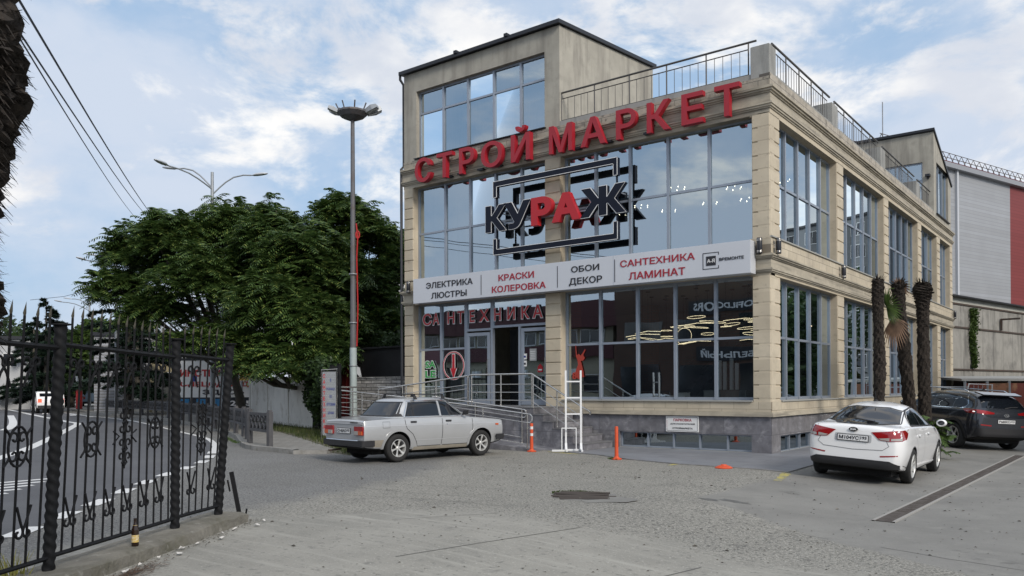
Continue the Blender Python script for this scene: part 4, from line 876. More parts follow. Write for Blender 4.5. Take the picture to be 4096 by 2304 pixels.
bollard(-5.23,-2.56,.72,[.57,.40],'orange flexible bollard with white bands beside the end of the ramp')
bollard(-2.33,-3.30,.74,[],'plain orange bollard standing at the edge of the grey tiles')
bollard(.41,-3.80,.05,[],'orange bollard foot without a post near the tile corner')
# white ladder-like stand
WP=mat('white_powder_coat',(.72,.73,.74),.35)
c0=Vector((-4.36,-1.96,.024)); ux=Vector((.7927,.6096,0)); uy=Vector((-.6096,.7927,0))
S=thing('display_stand','white metal ladder shaped display stand on feet in front of the entrance steps','display stand',c0)
def bxl(p0,p1,w_,h_=None):
    p0,p1=Vector(p0),Vector(p1); d=(p1-p0).normalized(); up=Vector((0,0,1)) if abs(d.z)<.9 else uy; a=d.cross(up).normalized()*w_/2; b=a.cross(d).normalized()*(h_ or w_)/2
    return MB().add([p0-a-b,p0+a-b,p0+a+b,p0-a+b,p1-a-b,p1+a-b,p1+a+b,p1-a+b],[(0,3,2,1),(4,5,6,7),(0,1,5,4),(1,2,6,5),(2,3,7,6),(3,0,4,7)])
for sx in (-.19,.19):
    obj('upright',bxl(c0+ux*sx+Vector((0,0,.03)),c0+ux*(sx*1.0)+Vector((0,0,2.03)),.045),WP,S)
    obj('foot',bxl(c0+ux*sx-uy*.35+Vector((0,0,.025)),c0+ux*sx+uy*.35+Vector((0,0,.025)),.045),WP,S)
    obj('gusset',MB().prism([(-.12,.045),(.12,.045),(.02,.20),(-.02,.20)],lambda a,b,d:tuple(c0+ux*(sx+d)+uy*a+Vector((0,0,b))),-.028,.028),WP,S)
obj('foot',bxl(c0+ux*-.55-uy*.2+Vector((0,0,.025)),c0+ux*-.19-uy*.25+Vector((0,0,.025)),.045),WP,S)
for z in (.93,1.34,1.75): obj('rung',bxl(c0+ux*-.17+Vector((0,0,z)),c0+ux*.17+Vector((0,0,z)),.035),WP,S)
for sx in (-.30,.06): obj('bracket_leg',bxl(c0+ux*sx-uy*.12+Vector((0,0,.02)),c0+ux*sx-uy*.12+Vector((0,0,.57)),.022),WP,S)
obj('bracket_bar',bxl(c0+ux*-.31-uy*.12+Vector((0,0,.58)),c0+ux*.07-uy*.12+Vector((0,0,.58)),.022),WP,S); obj('crossbar',bxl(c0+ux*-.19+Vector((0,0,.025)),c0+ux*.19+Vector((0,0,.025)),.045),WP,S)
# drain channel
S=thing('drain_channel','long narrow dark iron drain channel crossing the yard beside the white car','drain',(4.3,-7.8,-.17))
A,Bp=Vector((4.30,-7.78,0)),Vector((4.56,6.2,0)); d=(Bp-A).normalized(); n=Vector((-d.y,d.x,0)); L_=(Bp-A).length
def cp(s,o,z): p=A+d*s+n*o; return (p.x,p.y,hz(p.x,p.y)+z)
for o in (-.125,.125): 
    q=MB(); k=int(L_)
    for i in range(k): q.add([cp(i,o-.02,0),cp(i,o+.02,0),cp(i,o+.02,.016),cp(i,o-.02,.016),cp(i+1,o-.02,0),cp(i+1,o+.02,0),cp(i+1,o+.02,.016),cp(i+1,o-.02,.016)],[(0,1,5,4),(1,2,6,5),(2,3,7,6),(3,0,4,7)])
    obj('edge_rail',q,mat('worn_channel_edge',(.30,.29,.27),.8),S)
RG=mat('rusty_iron',(.085,.07,.06),.8,.3,var2=(8,(.12,.055,.035),.5,.7))
for i in range(int(L_/1.0)):
    q=MB(); M=Matrix.Rotation(math.atan2(d.y,d.x),4,'Z')
    q.add([cp(i+.01,-.11,.0085),cp(i+.99,-.11,.0085),cp(i+.99,.11,.0085),cp(i+.01,.11,.0085)],[(0,1,2,3)])
    for k in range(18):
        s=i+.03+k*.054; q.add([cp(s,-.11,.013),cp(s+.03,-.11,.013),cp(s+.03,.11,.013),cp(s,.11,.013),cp(s,-.11,.008),cp(s+.03,-.11,.008),cp(s+.03,.11,.008),cp(s,.11,.008)],[(0,1,2,3),(0,4,5,1),(3,2,6,7),(0,3,7,4),(1,5,6,2)])
    obj('grate',q,mat('worn_grate',(.13,.115,.105),.8,.2,var2=(6,(.07,.055,.045),.45,.65)),S)
# broken storm drain in the middle of the lot
S=thing('storm_drain','broken rusty round bar grate over a dark hole in the middle of the lot','drain',(.42,-9.03,0))
obj('pit_shade',MB().poly([(x,y,.005) for x,y in blob(.38,-9.06,.34,.27,12)]),mat('pit_shade_black',(.008,.008,.008),1),S)  # flat black sheet: the dark of the hole put into its colour
for i in range(8):
    t=-.30+i*.085; ln=math.sqrt(max(.02,.16-t*t*.8)); c=Vector((.42,-9.05,.014))+Vector((.6096,-.7927,0))*t
    q=MB(); a=c-Vector((.80,.6,0))*ln*(1.1 if i%2 else .95); b=c+Vector((.80,.6,0))*ln*(1.3 if i%3==1 else 1.05); q.tube([a+Vector((0,0,random.uniform(-.012,.02))),b+Vector((0,0,random.uniform(-.015,.01)))],.015,6); obj('bar',q,mat('dark_grate_bar',(.05,.042,.038),.7,.2),S)
struct('patch_concrete',MB().poly([(x,y,.0025) for x,y in blob(.70,-9.05,.55,.40,21)]),SMOOTHC)
fv=[]
for i in range(160):
    a=rr.uniform(1.0,3.6); r=.40+rr.gauss(0,.03); x,y=.30+r*math.cos(a),-8.95+r*.8*math.sin(a); h=rr.uniform(.01,.03); fv+=[(x-.004,y,.01),(x+.004,y,.01),(x+.006,y+.004,.01+h),(x-.002,y,.01+h)]
tag(fastmesh('moss',fv,len(fv)//4,leafmat('moss_leaf',(.03,.05,.012),(.07,.10,.03))),kind='stuff')
# ------------------------------------------------------------------ lamps, mast, wires
GALV=mat('galvanised',(.33,.35,.37),.5,.4,var=(3,.12)); MASTC=mat('mast_grey',(.13,.13,.14),.6,.2,var2=(1.5,(.10,.07,.055),.5,.7)); MASTL=mat('mast_pale_paint',(.36,.42,.42),.6,var=(4,.1))
mp=V(-5.54,28.5); S=thing('floodlight_mast','tall dark steel mast with a round floodlight crown beside the shop','light mast',mp)
def at_(p,dx=0,dy=0,z=0): return (p.x+dx,p.y+dy,z)
obj('pole',MB().tube([at_(mp,z=3.05),at_(mp,z=5.5),at_(mp,z=11.1)],.1,16,rs=[.11,.09,.068]),MASTC,S,smooth=True); obj('lower_pole',MB().tube([at_(mp,z=0),at_(mp,z=3.05)],.14,16,rs=[.135,.12]),MASTL,S,smooth=True)
for z in (2.4,3.9,5.6): obj('clamp',MB().lathe([(.14,0),(.15,.02),(.14,.04)],16,Matrix.Translation((mp.x,mp.y,z))),GALV,S)
obj('platform',MB().lathe([(0,11.05),(.12,11.0),(.40,11.12),(.54,11.25),(.54,11.31),(.45,11.34),(0,11.36)],14,Matrix.Translation((mp.x,mp.y,0))),MASTC,S)
for k in range(8):
    a=k*pi/4+.2; c,s_=math.cos(a),math.sin(a); obj('bracket',MB().tube([at_(mp,.46*c,.46*s_,11.30),at_(mp,.58*c,.58*s_,11.54)],.024,6),MASTC,S)
for a,sc_ in ((R(25),1.0),(R(48),1.15),(R(205),.8),(R(232),.8)):
    c,s_=math.cos(a),math.sin(a); sc_*=.86; p0=Vector(at_(mp,.50*c,.50*s_,11.28)); M=Matrix.Translation(p0)@Matrix.Rotation(a,4,'Z')@Matrix.Rotation(R(-22),4,'Y')@Matrix.Scale(sc_,4)
    q=MB(); q.add([(0,-.10,-.08),(0,.10,-.08),(0,.10,.07),(0,-.10,.07),(.30,-.17,-.11),(.30,.17,-.11),(.30,.17,.10),(.30,-.17,.10),(.52,-.14,-.09),(.52,.14,-.09),(.52,.14,.05),(.52,-.14,.05)],[(0,3,2,1),(0,1,5,4),(1,2,6,5),(2,3,7,6),(3,0,4,7),(4,5,9,8),(5,6,10,9),(6,7,11,10),(7,4,8,11),(8,9,10,11)],M); fl=obj('floodlight',q,GALV,S)
    q=MB(); q.add([(.03,-.09,-.091),(.30,-.15,-.121),(.50,-.12,-.10),(.50,.12,-.10),(.30,.15,-.121),(.03,.09,-.091)],[(0,1,2,3,4,5)],M); obj('lens',q,mat('lamp_lens',(.5,.5,.5),.15),fl)
REDC=mat('red_cable',(.42,.02,.02),.5)
obj('cable',MB().tube([at_(mp,.10,.075,3.1),at_(mp,.13,.10,4.5),at_(mp,.10,.08,6.2),at_(mp,.13,.1,6.9)]+[at_(mp,.13+.05*math.sin(t),.10+.04*math.sin(t),7.0+.13*math.cos(t+pi)) for t in [k*.7 for k in range(10)]]+[at_(mp,.09,.07,7.4)],.025,6),REDC,S)
def lamphead(p,az,ln=.78,w_=.15,m1_=None):
    M=Matrix.Translation(p)@Matrix.Rotation(az,4,'Z')@Matrix.Rotation(R(-8),4,'Y'); q=MB(); prof=[(0,.035),(.08,.06),(.25,w_),(.5,w_*.95),(.72,w_*.55),(ln,.02)]; n=12; vs=[]
    for x,r in prof:
        for j in range(n): t=2*pi*j/n; vs.append((x,r*math.cos(t),max(-.035,.55*r*math.sin(t))))
    q.add(vs,[(i*n+j,i*n+(j+1)%n,(i+1)*n+(j+1)%n,(i+1)*n+j) for i in range(len(prof)-1) for j in range(n)]+[tuple(range(n)),tuple((len(prof)-1)*n+j for j in range(n))],M)
    l=MB(); l.add([(.12,-.06,-.043),(.5,-.10,-.043),(.66,-.05,-.043),(.66,.05,-.043),(.5,.10,-.043),(.12,.06,-.043)],[(0,1,2,3,4,5)],M); return q,l
def street_lamp(name,label,base,ztop,arms,r=.09,group=None):
    S=thing(name,label,'street lamp',base,0,group)
    obj('pole',MB().tube([(base.x,base.y,0),(base.x,base.y,ztop*.7),(base.x,base.y,ztop)],r,12,rs=[r*1.3,r,r*.75]),GALV,S,smooth=True)
    for (X,Yv,z0,z1) in arms:
        e=V(0,0)*0+Vector((X*.7927-Yv*.6096,X*.6096+Yv*.7927,0)); pts=[Vector((base.x,base.y,z0))+e*t+Vector((0,0,(z1-z0)*math.sin(min(1,t*1.25)*pi/2))) for t in (0,.08,.2,.35,.55,.8,1)]
        obj('arm',MB().tube(pts,.035,8),GALV,S,smooth=True); az=math.atan2(e.y,e.x); q,l=lamphead(pts[-1],az); h=obj('lamp_head',q,mat('lamp_shell',(.50,.53,.57),.35,.2),S,smooth=True); obj('lens',l,mat('lamp_lens',(.5,.5,.5),.15),h)
    return S
street_lamp('street_lamp','grey street lamp with three curved arms rising above the trees',V(-13.94,38),11.75,[(-1.75,.3,11.0,12.0),(-1.1,-2.2,10.95,11.45),(1.75,.2,10.7,11.65)])
street_lamp('street_lamp','street lamp half hidden by the left edge of the tree crown',V(-25.2,52),10.4,[(-1.2,0,9.6,10.2),(-.9,-1.8,9.3,9.6)])
street_lamp('street_lamp','far grey street lamp with two arms beside the road bend',V(-38.3,74),10.0,[(-1.6,0,9.2,9.9),(-1.3,-2,8.8,9.4)],.10)
WIRE=mat('wire_black',(.02,.025,.04),.5)
for i,(p0,p1) in enumerate(((V(-5.91,10,6.33),V(-21.8,50,12.0)),(V(-5.72,9.9,5.72),V(-22.1,50,12.0)),(V(-7.0,12,6.55),V(-23.0,50,12.1)))):
    a=p0-(p1-p0)*.25; pts=[a.lerp(p1,t/12)-Vector((0,0,.25*math.sin(pi*t/12))) for t in range(13)]
    tag(obj('power_line',MB().tube(pts,.012 if i else .016,5),WIRE),('uppermost black wire crossing the sky on the left','middle black wire crossing the sky on the left','lowest black wire of the three crossing the left sky')[i],'wire')
tag(obj('power_line',MB().tube([V(-42.5,72,9.6),V(-39.5,72,9.9),V(-36,72,10.8)],.02,5),WIRE),'thin wire low over the far trees on the left','wire')
# ------------------------------------------------------------------ railings of cast concrete along the pavement
CAST=mat('dark_cast_concrete',(.085,.085,.09),.85,var=(6,.2))
gp=[(-11.2,-6.08),(-12.85,-5.55),(-14.48,-4.5),(-15.84,-3.7),(-17.48,-2.9),(-19.2,-2.1),(-21.4,-1.2),(-23.5,-.2),(-26.2,1.0),(-28.4,1.95),(-30.5,2.75),(-34.1,4.1),(-37,5.0),(-40,5.8),(-44,6.7),(-48,7.6)]
S=thing('pavement_railing','dark low railing with crossed slats along the kerb of the far pavement','railing',(gp[0][0],gp[0][1],.1))
for i,(x,y) in enumerate(gp): q=MB(); q.box(-.06,.06,-.06,.06,.0,.92); q.box(-.045,.045,-.045,.045,.92,.96); obj('post',MB().add(q.v,q.f,Matrix.Translation((x,y,.1))),CAST,S)
for i in range(len(gp)-1):
    a,b=Vector((*gp[i],.1)),Vector((*gp[i+1],.1)); d=b-a; ln=d.length; u=d.normalized(); a=a+u*.06; ln-=.12; q=MB()
    def bb(s0,z0,s1,z1,t=.045):
        p,q_=a+u*s0+Vector((0,0,z0)),a+u*s1+Vector((0,0,z1)); dd=(q_-p).normalized(); nn=dd.cross(Vector((-u.y,u.x,0))).normalized()*t/2; oo=Vector((-u.y,u.x,0))*.03
        q.add([p-nn-oo,p+nn-oo,p+nn+oo,p-nn+oo,q_-nn-oo,q_+nn-oo,q_+nn+oo,q_-nn+oo],[(0,3,2,1),(4,5,6,7),(0,1,5,4),(1,2,6,5),(2,3,7,6),(3,0,4,7)])
    bb(0,.84,ln,.84,.08); bb(0,.40,ln,.40,.08); k=max(3,round(ln/.32))
    for j in range(k): s0,s1=ln*j/k,ln*(j+1)/k; bb(s0,.42,s1,.82,.035); bb(s0,.82,s1,.42,.035)
    obj('lattice_panel',q,CAST,S)
# ------------------------------------------------------------------ walls and buildings on the left
PW=mat('old_white_paint',(.80,.79,.75),.85,var=(1.5,.08),var2=[(1.1,(.42,.38,.31),.58,.78),(7,(.30,.26,.2),.64,.74)],streak=((1.2,1.2,.5),(.55,.54,.50),.6,.8))
def wall_run(name,label,pts,h,m,pw=2.6,th=.12,cap=True):
    S=thing(name,label,'wall',(*pts[0],0))
    for i in range(len(pts)-1):
        a,b=Vector((*pts[i],0)),Vector((*pts[i+1],0)); d=b-a; ln=d.length; u=d.normalized(); n=Vector((-u.y,u.x,0)); k=max(1,round(ln/pw))
        for j in range(k):
            q=MB(); s0,s1=ln*j/k+.06,ln*(j+1)/k-.06; p=[a+u*s0-n*th/2,a+u*s1-n*th/2,a+u*s1+n*th/2,a+u*s0+n*th/2]; q.add([(v.x,v.y,0) for v in p]+[(v.x,v.y,h-.05) for v in p],[(0,1,2,3),(4,7,6,5),(0,4,5,1),(1,5,6,2),(2,6,7,3),(3,7,4,0)]); obj('wall_panel',q,m,S)
        for j in range(k+1):
            q=MB(); c=a+u*(ln*j/k); p=[c-u*.06-n*.1,c+u*.06-n*.1,c+u*.06+n*.1,c-u*.06+n*.1]; q.add([(v.x,v.y,0) for v in p]+[(v.x,v.y,h) for v in p],[(0,1,2,3),(4,7,6,5),(0,4,5,1),(1,5,6,2),(2,6,7,3),(3,7,4,0)]); obj('wall_post',q,m,S)
        if cap: q=MB(); p=[a-n*.1,b-n*.1,b+n*.1,a+n*.1]; q.add([(v.x,v.y,h-.052) for v in p]+[(v.x,v.y,h+.0) for v in p],[(0,1,2,3),(4,7,6,5),(0,4,5,1),(1,5,6,2),(2,6,7,3),(3,7,4,0)]); obj('coping',q,m,S)
wall_run('concrete_wall','peeling white painted concrete panel wall behind the grass verge',[(-17.1,.15),(-26.4,3.9)],2.12,PW,3.3)
wall_run('concrete_wall','low beige concrete wall far down the road behind the low railing',[(-38.3,9.2),(-47,9.6),(-60,14)],2.0,mat('beige_concrete_wall',(.33,.31,.26),.9,var=(2,.1),var2=(1.5,(.22,.20,.17),.5,.75)),3.2)
# stone faced wall left of the shop
m=MB(); m.box(-15.6,-12.32,.55,.75,-.05,2.0); m.box(-15.62,-12.32,.52,.78,2.0,2.04)
tag(obj('stone_wall',m,mat('rough_stone_cladding',(.30,.29,.275),.85,streak=((2.2,2,9),(.52,.50,.48),.5,.62),joint=(.5,.12,.012,(.04,.04,.04),(0,2)),bump=(9,.9,.05))),'grey rough stone clad wall between the mast and the shop','wall')
m=MB(); m.box(-16.8,-12.35,2.2,5.2,0,3.15); m.add([(-17,2.1,3.12),(-12.32,2.1,3.18),(-12.32,5.3,3.5),(-17,5.3,3.5),(-17,2.1,3.18),(-12.32,2.1,3.24),(-12.32,5.3,3.56),(-17,5.3,3.56)],[(0,3,2,1),(4,5,6,7),(0,1,5,4),(1,2,6,5),(2,3,7,6),(3,0,4,7)])
tag(obj('shed',m,mat('dark_shed',(.028,.028,.030),.8,var=(2,.2))),'low dark shed behind the stone clad wall','shed')
m=MB(); m.prism([(-18.3,0),(-16.55,0),(-16.55,2.3),(-16.9,3.35),(-18.3,2.2)],lambda a,b,d:(a,1.6+d,b),-.03,.03)
for i in range(9): x=-18.2+i*.2; m.box(x,x+.03,1.54,1.57,0,2.2)
S=thing('red_gate','dark red sheet metal gate with a peaked top behind the banner','gate',(-17.4,1.6,0)); obj('sheet',m,mat('dark_red_metal',(.13,.012,.014),.6,var=(3,.15)),S)
obj('edge_trim',MB().prism([(-16.90,3.35),(-16.84,3.35),(-16.50,2.3),(-16.56,2.3)],lambda a,b,d:(a,1.6+d,b),-.05,.05),WHITE,S)
# rear iron fence with the banner
S=thing('iron_fence','black iron bar fence with leaves behind the silver car','fence',(-11.6,-3.3,0))
a,b=Vector((-11.75,-3.25,0)),Vector((-17.0,.05,0)); d=b-a
for t in (0,.25,.5,.75,1): p=a+d*t; obj('post',twist(p,p+Vector((0,0,2.35)),.06),IRON,S,smooth=True)
for z in (.25,1.95): obj('rail',MB().tube([a+Vector((0,0,z)),b+Vector((0,0,z))],.022,4),IRON,S)
for i in range(44):
    t=(i+.5)/44; p=a+d*t; obj('bar',MB().tube([p+Vector((0,0,.1)),p+Vector((0,0,2.3+.02*(i%2)))],.012,4),IRON,S)
S=thing('banner','narrow silver banner reading plumbing in red and wholesale prices in blue','banner',(-11.9,-3.6,.3))
def BN(u,o,z): p=Vector((-12.06,-3.62,0))+Vector((.80,.60,0))*u+Vector((.60,-.80,0))*o; return (p.x,p.y,z)
m=MB(); m.F(BN,0,.40,0,.012,.25,2.12); 
q=MB().add([BN(0,0,.25),BN(.40,0,.25),BN(.40,0,2.12),BN(0,0,2.12),BN(0,.012,.25),BN(.40,.012,.25),BN(.40,.012,2.12),BN(0,.012,2.12)],[(0,3,2,1),(4,5,6,7),(0,1,5,4),(1,2,6,5),(2,3,7,6),(3,0,4,7)]); obj('sheet',q,mat('silver_banner',(.34,.36,.38),.4,.2,joint=(.05,.05,.004,(.18,.19,.21),(0,2))),S)
q=MB().tube([BN(-.03,.02,2.17),BN(.45,.02,2.20)],.01,6); obj('crossbar',q,STEEL,S); obj('side_pole',MB().tube([BN(-.03,.02,.1),BN(-.03,.02,2.19)],.01,6),STEEL,S); obj('side_pole',MB().tube([BN(.43,.02,.1),BN(.43,.02,2.2)],.01,6),STEEL,S)
for i,ch in enumerate('САНТЕХНИКА'): z=1.93-i*.165; obj('lettering',fittext(ch,BN,.02,.085,z,z+.12,.013,.017,.03),RED2,S)
for t,z in (('В',1.83),('РОЗНИЦУ',1.56),('ПО',1.34),('ОПТОВЫМ',1.12),('ЦЕНАМ',.86)): w_=.035*len(t); obj('lettering',fittext(t,BN,.245-w_/2,.245+w_/2,z,z+.09,.013,.017,.02),INKB,S)
# advertising wall far left
S=thing('billboard','large white advertising board with red and black Russian words about tools and workwear','billboard',(-36.8,6.4,0))
BA=Vector((-37.0,6.25,0)); BU=(Vector((-33.0,9.28,0))-BA); BL=BU.length; BU.normalize()
def BB(u,o,z): p=BA+BU*u+Vector((BU.y,-BU.x,0))*o; return (p.x,p.y,z)
def bbx(u0,u1,z0,z1,o0,o1,mm,name):
    return obj(name,MB().add([BB(u0,o0,z0),BB(u1,o0,z0),BB(u1,o0,z1),BB(u0,o0,z1),BB(u0,o1,z0),BB(u1,o1,z0),BB(u1,o1,z1),BB(u0,o1,z1)],[(0,3,2,1),(4,5,6,7),(0,1,5,4),(1,2,6,5),(2,3,7,6),(3,0,4,7)]),mm,S)
bbx(0,BL,1.17,3.9,-.1,0,WHITE,'board'); bbx(0,BL,.42,1.17,-.1,.0,mat('poster_black',(.012,.015,.02),.5),'lower_band'); bbx(.0,BL,3.3,3.9,.001,.03,mat('poster_black',(.012,.015,.02),.5),'upper_band')
for u in (.3,BL-.4): bbx(u,u+.12,0,.42,-.1,-.02,GALV,'leg')
LRED=mat('poster_red',(.42,.02,.02),.5); LBL=mat('poster_blue',(.03,.20,.42),.5)
for t,u0,u1,z0,z1,mm in (('ИНСТРУМЕНТЫ',.2,4.7,2.36,2.78,LRED),('И',2.55,2.75,2.14,2.30,INK),('СПЕЦОДЕЖДА',.2,4.6,1.74,2.08,LRED),('ЗДЕСЬ',1.5,3.9,1.28,1.62,INK)): obj('lettering',fittext(t,BB,u0,u1,z0,z1,.002,.02,.04),mm,S)
for u in (.15,1.15,2.2): bbx(u,u+.6,.62,1.08,.002,.02,LBL,'icon')
obj('lettering',fittext('2-55',BB,3.1,4.3,.68,.98,.002,.02,.03),WEDGE,S); obj('lettering',fittext('Wo',BB,.1,.6,3.42,3.72,.031,.04,.03),WEDGE,S)
YM=mat('yellow_sign',(.62,.36,.03),.5)
S=thing('shop_sign','small yellow sign board glimpsed above the white wall under the leaves','sign',(-30.3,6.8,2.2)); m=MB(); m.box(-31.5,-29.4,6.7,6.8,2.1,2.75); obj('board',m,YM,S); obj('lettering',fittext('КАФЕ',lambda a,o,z:(a,6.7-o,z),-31.3,-29.7,2.2,2.4,.001,.02,.02),INK,S); 
for x in (-31.4,-29.5): obj('leg',MB().box(x-.04,x+.04,6.72,6.8,0,2.1),GALV,S)
def simple_building(name,label,c,w_,d_,h,az,wallm,roofm=None,rows=0,cols=0,wm=None,z0=1.2,roofh=.25,ww=1.1,wh=1.2):
    S=thing(name,label,'building',c,az); Mz=parent_matrix(S)
    def o_(nm,q,mm,par=S,**k): return obj(nm,q,mm,par,world=False,**k)
    o_('wall',MB().box(-w_/2,w_/2,-d_/2,d_/2,-.3,h),wallm); o_('roof',MB().box(-w_/2-.2,w_/2+.2,-d_/2-.2,d_/2+.2,h,h+roofh),roofm or FLASH)
    for r_ in range(rows):
        for c_ in range(cols):
            x=-w_/2+(c_+.5)*w_/cols; z=z0+r_*(h-z0)/rows+.3; q=MB(); q.box(x-ww/2,x+ww/2,-d_/2-.04,-d_/2+.02,z,z+wh); f=o_('window',q,WHITE); q=MB()
            for s0,s1 in ((-ww/2+.06,-.03),(.03,ww/2-.06)): q.box(x+s0,x+s1,-d_/2-.05,-d_/2-.041,z+.06,z+wh-.06)
            o_('pane',q,wm or DPANE,f)
    return S
DPANE=mat('dark_pane',(.02,.024,.03),.08,spec=.9)
LOUV=mat('corrugated_wall',(.34,.35,.38),.7,.1,joint=(50,.22,.03,(.16,.15,.14),(0,2)))
simple_building('warehouse','grey and cream low warehouse with louvred upper wall behind the low wall',V(-29.0,63),4.6,6,5.6,R(52),LOUV,None,0,0)
simple_building('kiosk','small cream building with a dark roof beside the advertising board',V(-23.4,56.5),2.6,3,4.0,R(50),mat('cream_render',(.42,.36,.22),.85,var=(1.5,.1)),FLASH,1,1,z0=1.3)
m=MB(); 
simple_building('apartment_block','pale panel apartment block glimpsed through the leaves left of the shop',V(-9.5,66),12,10,10.6,R(35),mat('pale_panel',(.40,.41,.42),.85,joint=(3,2.6,.04,(.2,.2,.2),(0,2))),None,4,5,z0=1,ww=1.4,wh=1.3)
simple_building('roadside_building','pale two storey building beyond the trucks at the far left',V(-47,72),9,8,6.0,R(60),mat('pale_render',(.42,.43,.44),.8,var=(1,.1)),None,2,3,z0=.6)
# ------------------------------------------------------------------ road signs
def sign_pole(name,label,p,h,r=.04): S=thing(name,label,'road sign',p); obj('pole',MB().tube([(p.x,p.y,0),(p.x,p.y,h)],r,8),GALV,S); return S
def face(p,w_,h_,z,mm,parent,name,outline=None,off=.06,az=None):
    u=Vector((.7927,.6096,0)); o=Vector((.6096,-.7927,0)); pts=outline or [(-w_/2,-h_/2),(w_/2,-h_/2),(w_/2,h_/2),(-w_/2,h_/2)]
    return obj(name,MB().prism(pts,lambda a,b,d:tuple(Vector((p.x,p.y,z))+u*a+o*(off+d)+Vector((0,0,b))),0,.012),mm,parent)
circ=[(.32*math.cos(2*pi*i/20),.32*math.sin(2*pi*i/20)) for i in range(20)]
FLU=mat('fluorescent_yellow',(.62,.72,.02),.5); SB=mat('sign_blue',(.02,.04,.25),.4)
p=V(-24.9,58); S=sign_pole('road_sign','grey pole with a yellow framed blue crossing sign and a round blue sign',p,8.5,.07)
for w0,w1,h0,h1 in ((-.62,-.44,-.62,.62),(.44,.62,-.62,.62),(-.44,.44,.46,.62),(-.44,.44,-.62,-.46)): face(p,0,0,1.9,FLU,S,'yellow_frame',[(w0,h0),(w1,h0),(w1,h1),(w0,h1)])
bp_=face(p,.86,.9,1.9,SB,S,'crossing_sign'); face(p,0,0,1.9,WEDGE,bp_,'triangle',[(-.32,-.3),(.32,-.3),(0,.32)],.075)
p=V(-25.6,58.5); S=sign_pole('road_sign','thin pole with a give way triangle over a round blue sign',p,7.0,.045)
face(p,0,0,2.9,WEDGE,S,'give_way_triangle',[(-.38,.3),(0,-.36),(.38,.3)]); c_=face(p,0,0,1.95,SB,S,'round_sign',circ); face(p,0,0,1.95,WEDGE,c_,'arrow',[(-.22,-.05),(.02,.22),(.02,.08),(.2,.08),(.2,-.05),(.02,-.05)],.075)
p=V(-17.3,44); S=sign_pole('road_sign','thin pole with small white and blue plates in front of the advertising board',p,2.95,.03); face(p,.42,.36,2.1,WHITE,S,'white_plate',[(-.45,-.2),(-.02,-.2),(-.02,.18),(-.45,.18)]); face(p,.3,.3,2.15,SB,S,'blue_plate',[(.03,-.1),(.35,-.1),(.35,.2),(.03,.2)])
p=V(-35.0,66); S=thing('marker_post','thick red and white marker post beside the trucks','post',p)
obj('red_section',MB().tube([(p.x,p.y,0),(p.x,p.y,2.1)],.24,14),mat('marker_red',(.45,.02,.02),.5),S,smooth=True); obj('white_section',MB().tube([(p.x,p.y,2.1),(p.x,p.y,2.75)],.25,14),WHITE,S,smooth=True)
p=V(-15.2,43); S=thing('utility_pole','plain grey pole standing behind the pavement railing','pole',p); obj('pole',MB().tube([(p.x,p.y,0),(p.x,p.y,9)],.16,10,rs=[.17,.12]),GALV,S); obj('cap',MB().lathe([(.13,0),(.13,.06),(0,.1)],10,Matrix.Translation((p.x,p.y,9))),FLASH,S)
# ------------------------------------------------------------------ yard on the right
CW=mat('stained_concrete',(.30,.29,.265),.92,var=(1.2,.12),var2=[(.9,(.17,.165,.155),.5,.72)],streak=((1.6,1.6,.22),(.15,.145,.135),.50,.70))
W0=V(21.5,42.1); WU=Vector((1.204*.7927-.6096,1.204*.6096+.7927,0)).normalized(); WN=Vector((WU.y,-WU.x,0))
def WW(u,o,z): p=W0+WU*u+WN*o; return (p.x,p.y,z)
S=thing('concrete_wall','tall streaked concrete panel wall closing the yard behind the shop','wall',W0)
def wbx(u0,u1,o0,o1,z0,z1,mm,name,par=None): return obj(name,MB().add([WW(u0,o0,z0),WW(u1,o0,z0),WW(u1,o0,z1),WW(u0,o0,z1),WW(u0,o1,z0),WW(u1,o1,z0),WW(u1,o1,z1),WW(u0,o1,z1)],[(0,3,2,1),(4,5,6,7),(0,1,5,4),(1,2,6,5),(2,3,7,6),(3,0,4,7)]),mm,par or S)
for i in range(20): wbx(i*1.5-2,i*1.5-.525,-.12,0,0,6.15,CW,'wall_panel')
wbx(-2,28,-.1,.05,6.15,6.45,mat('pale_strip',(.42,.42,.38),.8,var=(2,.1)),'top_strip'); wbx(-2,28,-.4,.35,6.45,6.52,FLASH,'sheet_roof')
for z in (6.12,4.85,2.55): wbx(-2,28,.0,.06,z-.05,z+.04,RG,'pipe')
wbx(9.4,9.5,.05,1.1,5.5,5.6,RG,'bracket'); wbx(9.4,9.5,.05,.15,4.9,5.5,RG,'bracket')
S=thing('storage_shed','rusty red panelled metal shed in the yard behind the dark car','shed',V(20.5,36))
for i,x0 in enumerate((0,1.15,2.3,3.45,4.6)):
    p=V(19.7+x0*.9,35.5+x0*.1); obj('frame_post',MB().box(p.x-.05,p.x+.05,p.y-.05,p.y+.05,-.2,1.85),GALV,S)
    if i<4:
        q_=V(19.7+(x0+1.15)*.9,35.5+(x0+1.15)*.1); u=(q_-p); n=Vector((-u.y,u.x,0)).normalized()*.02; v=[p-n,q_-n,q_+n,p+n]; obj('panel',MB().add([(k.x,k.y,-.2) for k in v]+[(k.x,k.y,1.75) for k in v],[(0,1,2,3),(4,7,6,5),(0,4,5,1),(1,5,6,2),(2,6,7,3),(3,7,4,0)]),mat('rusty_red_panel',(.11,.022,.015),.8,var2=(1.6,(.22,.11,.06),.5,.62)) if i%2==0 else mat('old_ply',(.20,.09,.05),.85,var2=(3,(.08,.05,.03),.5,.65)),S)
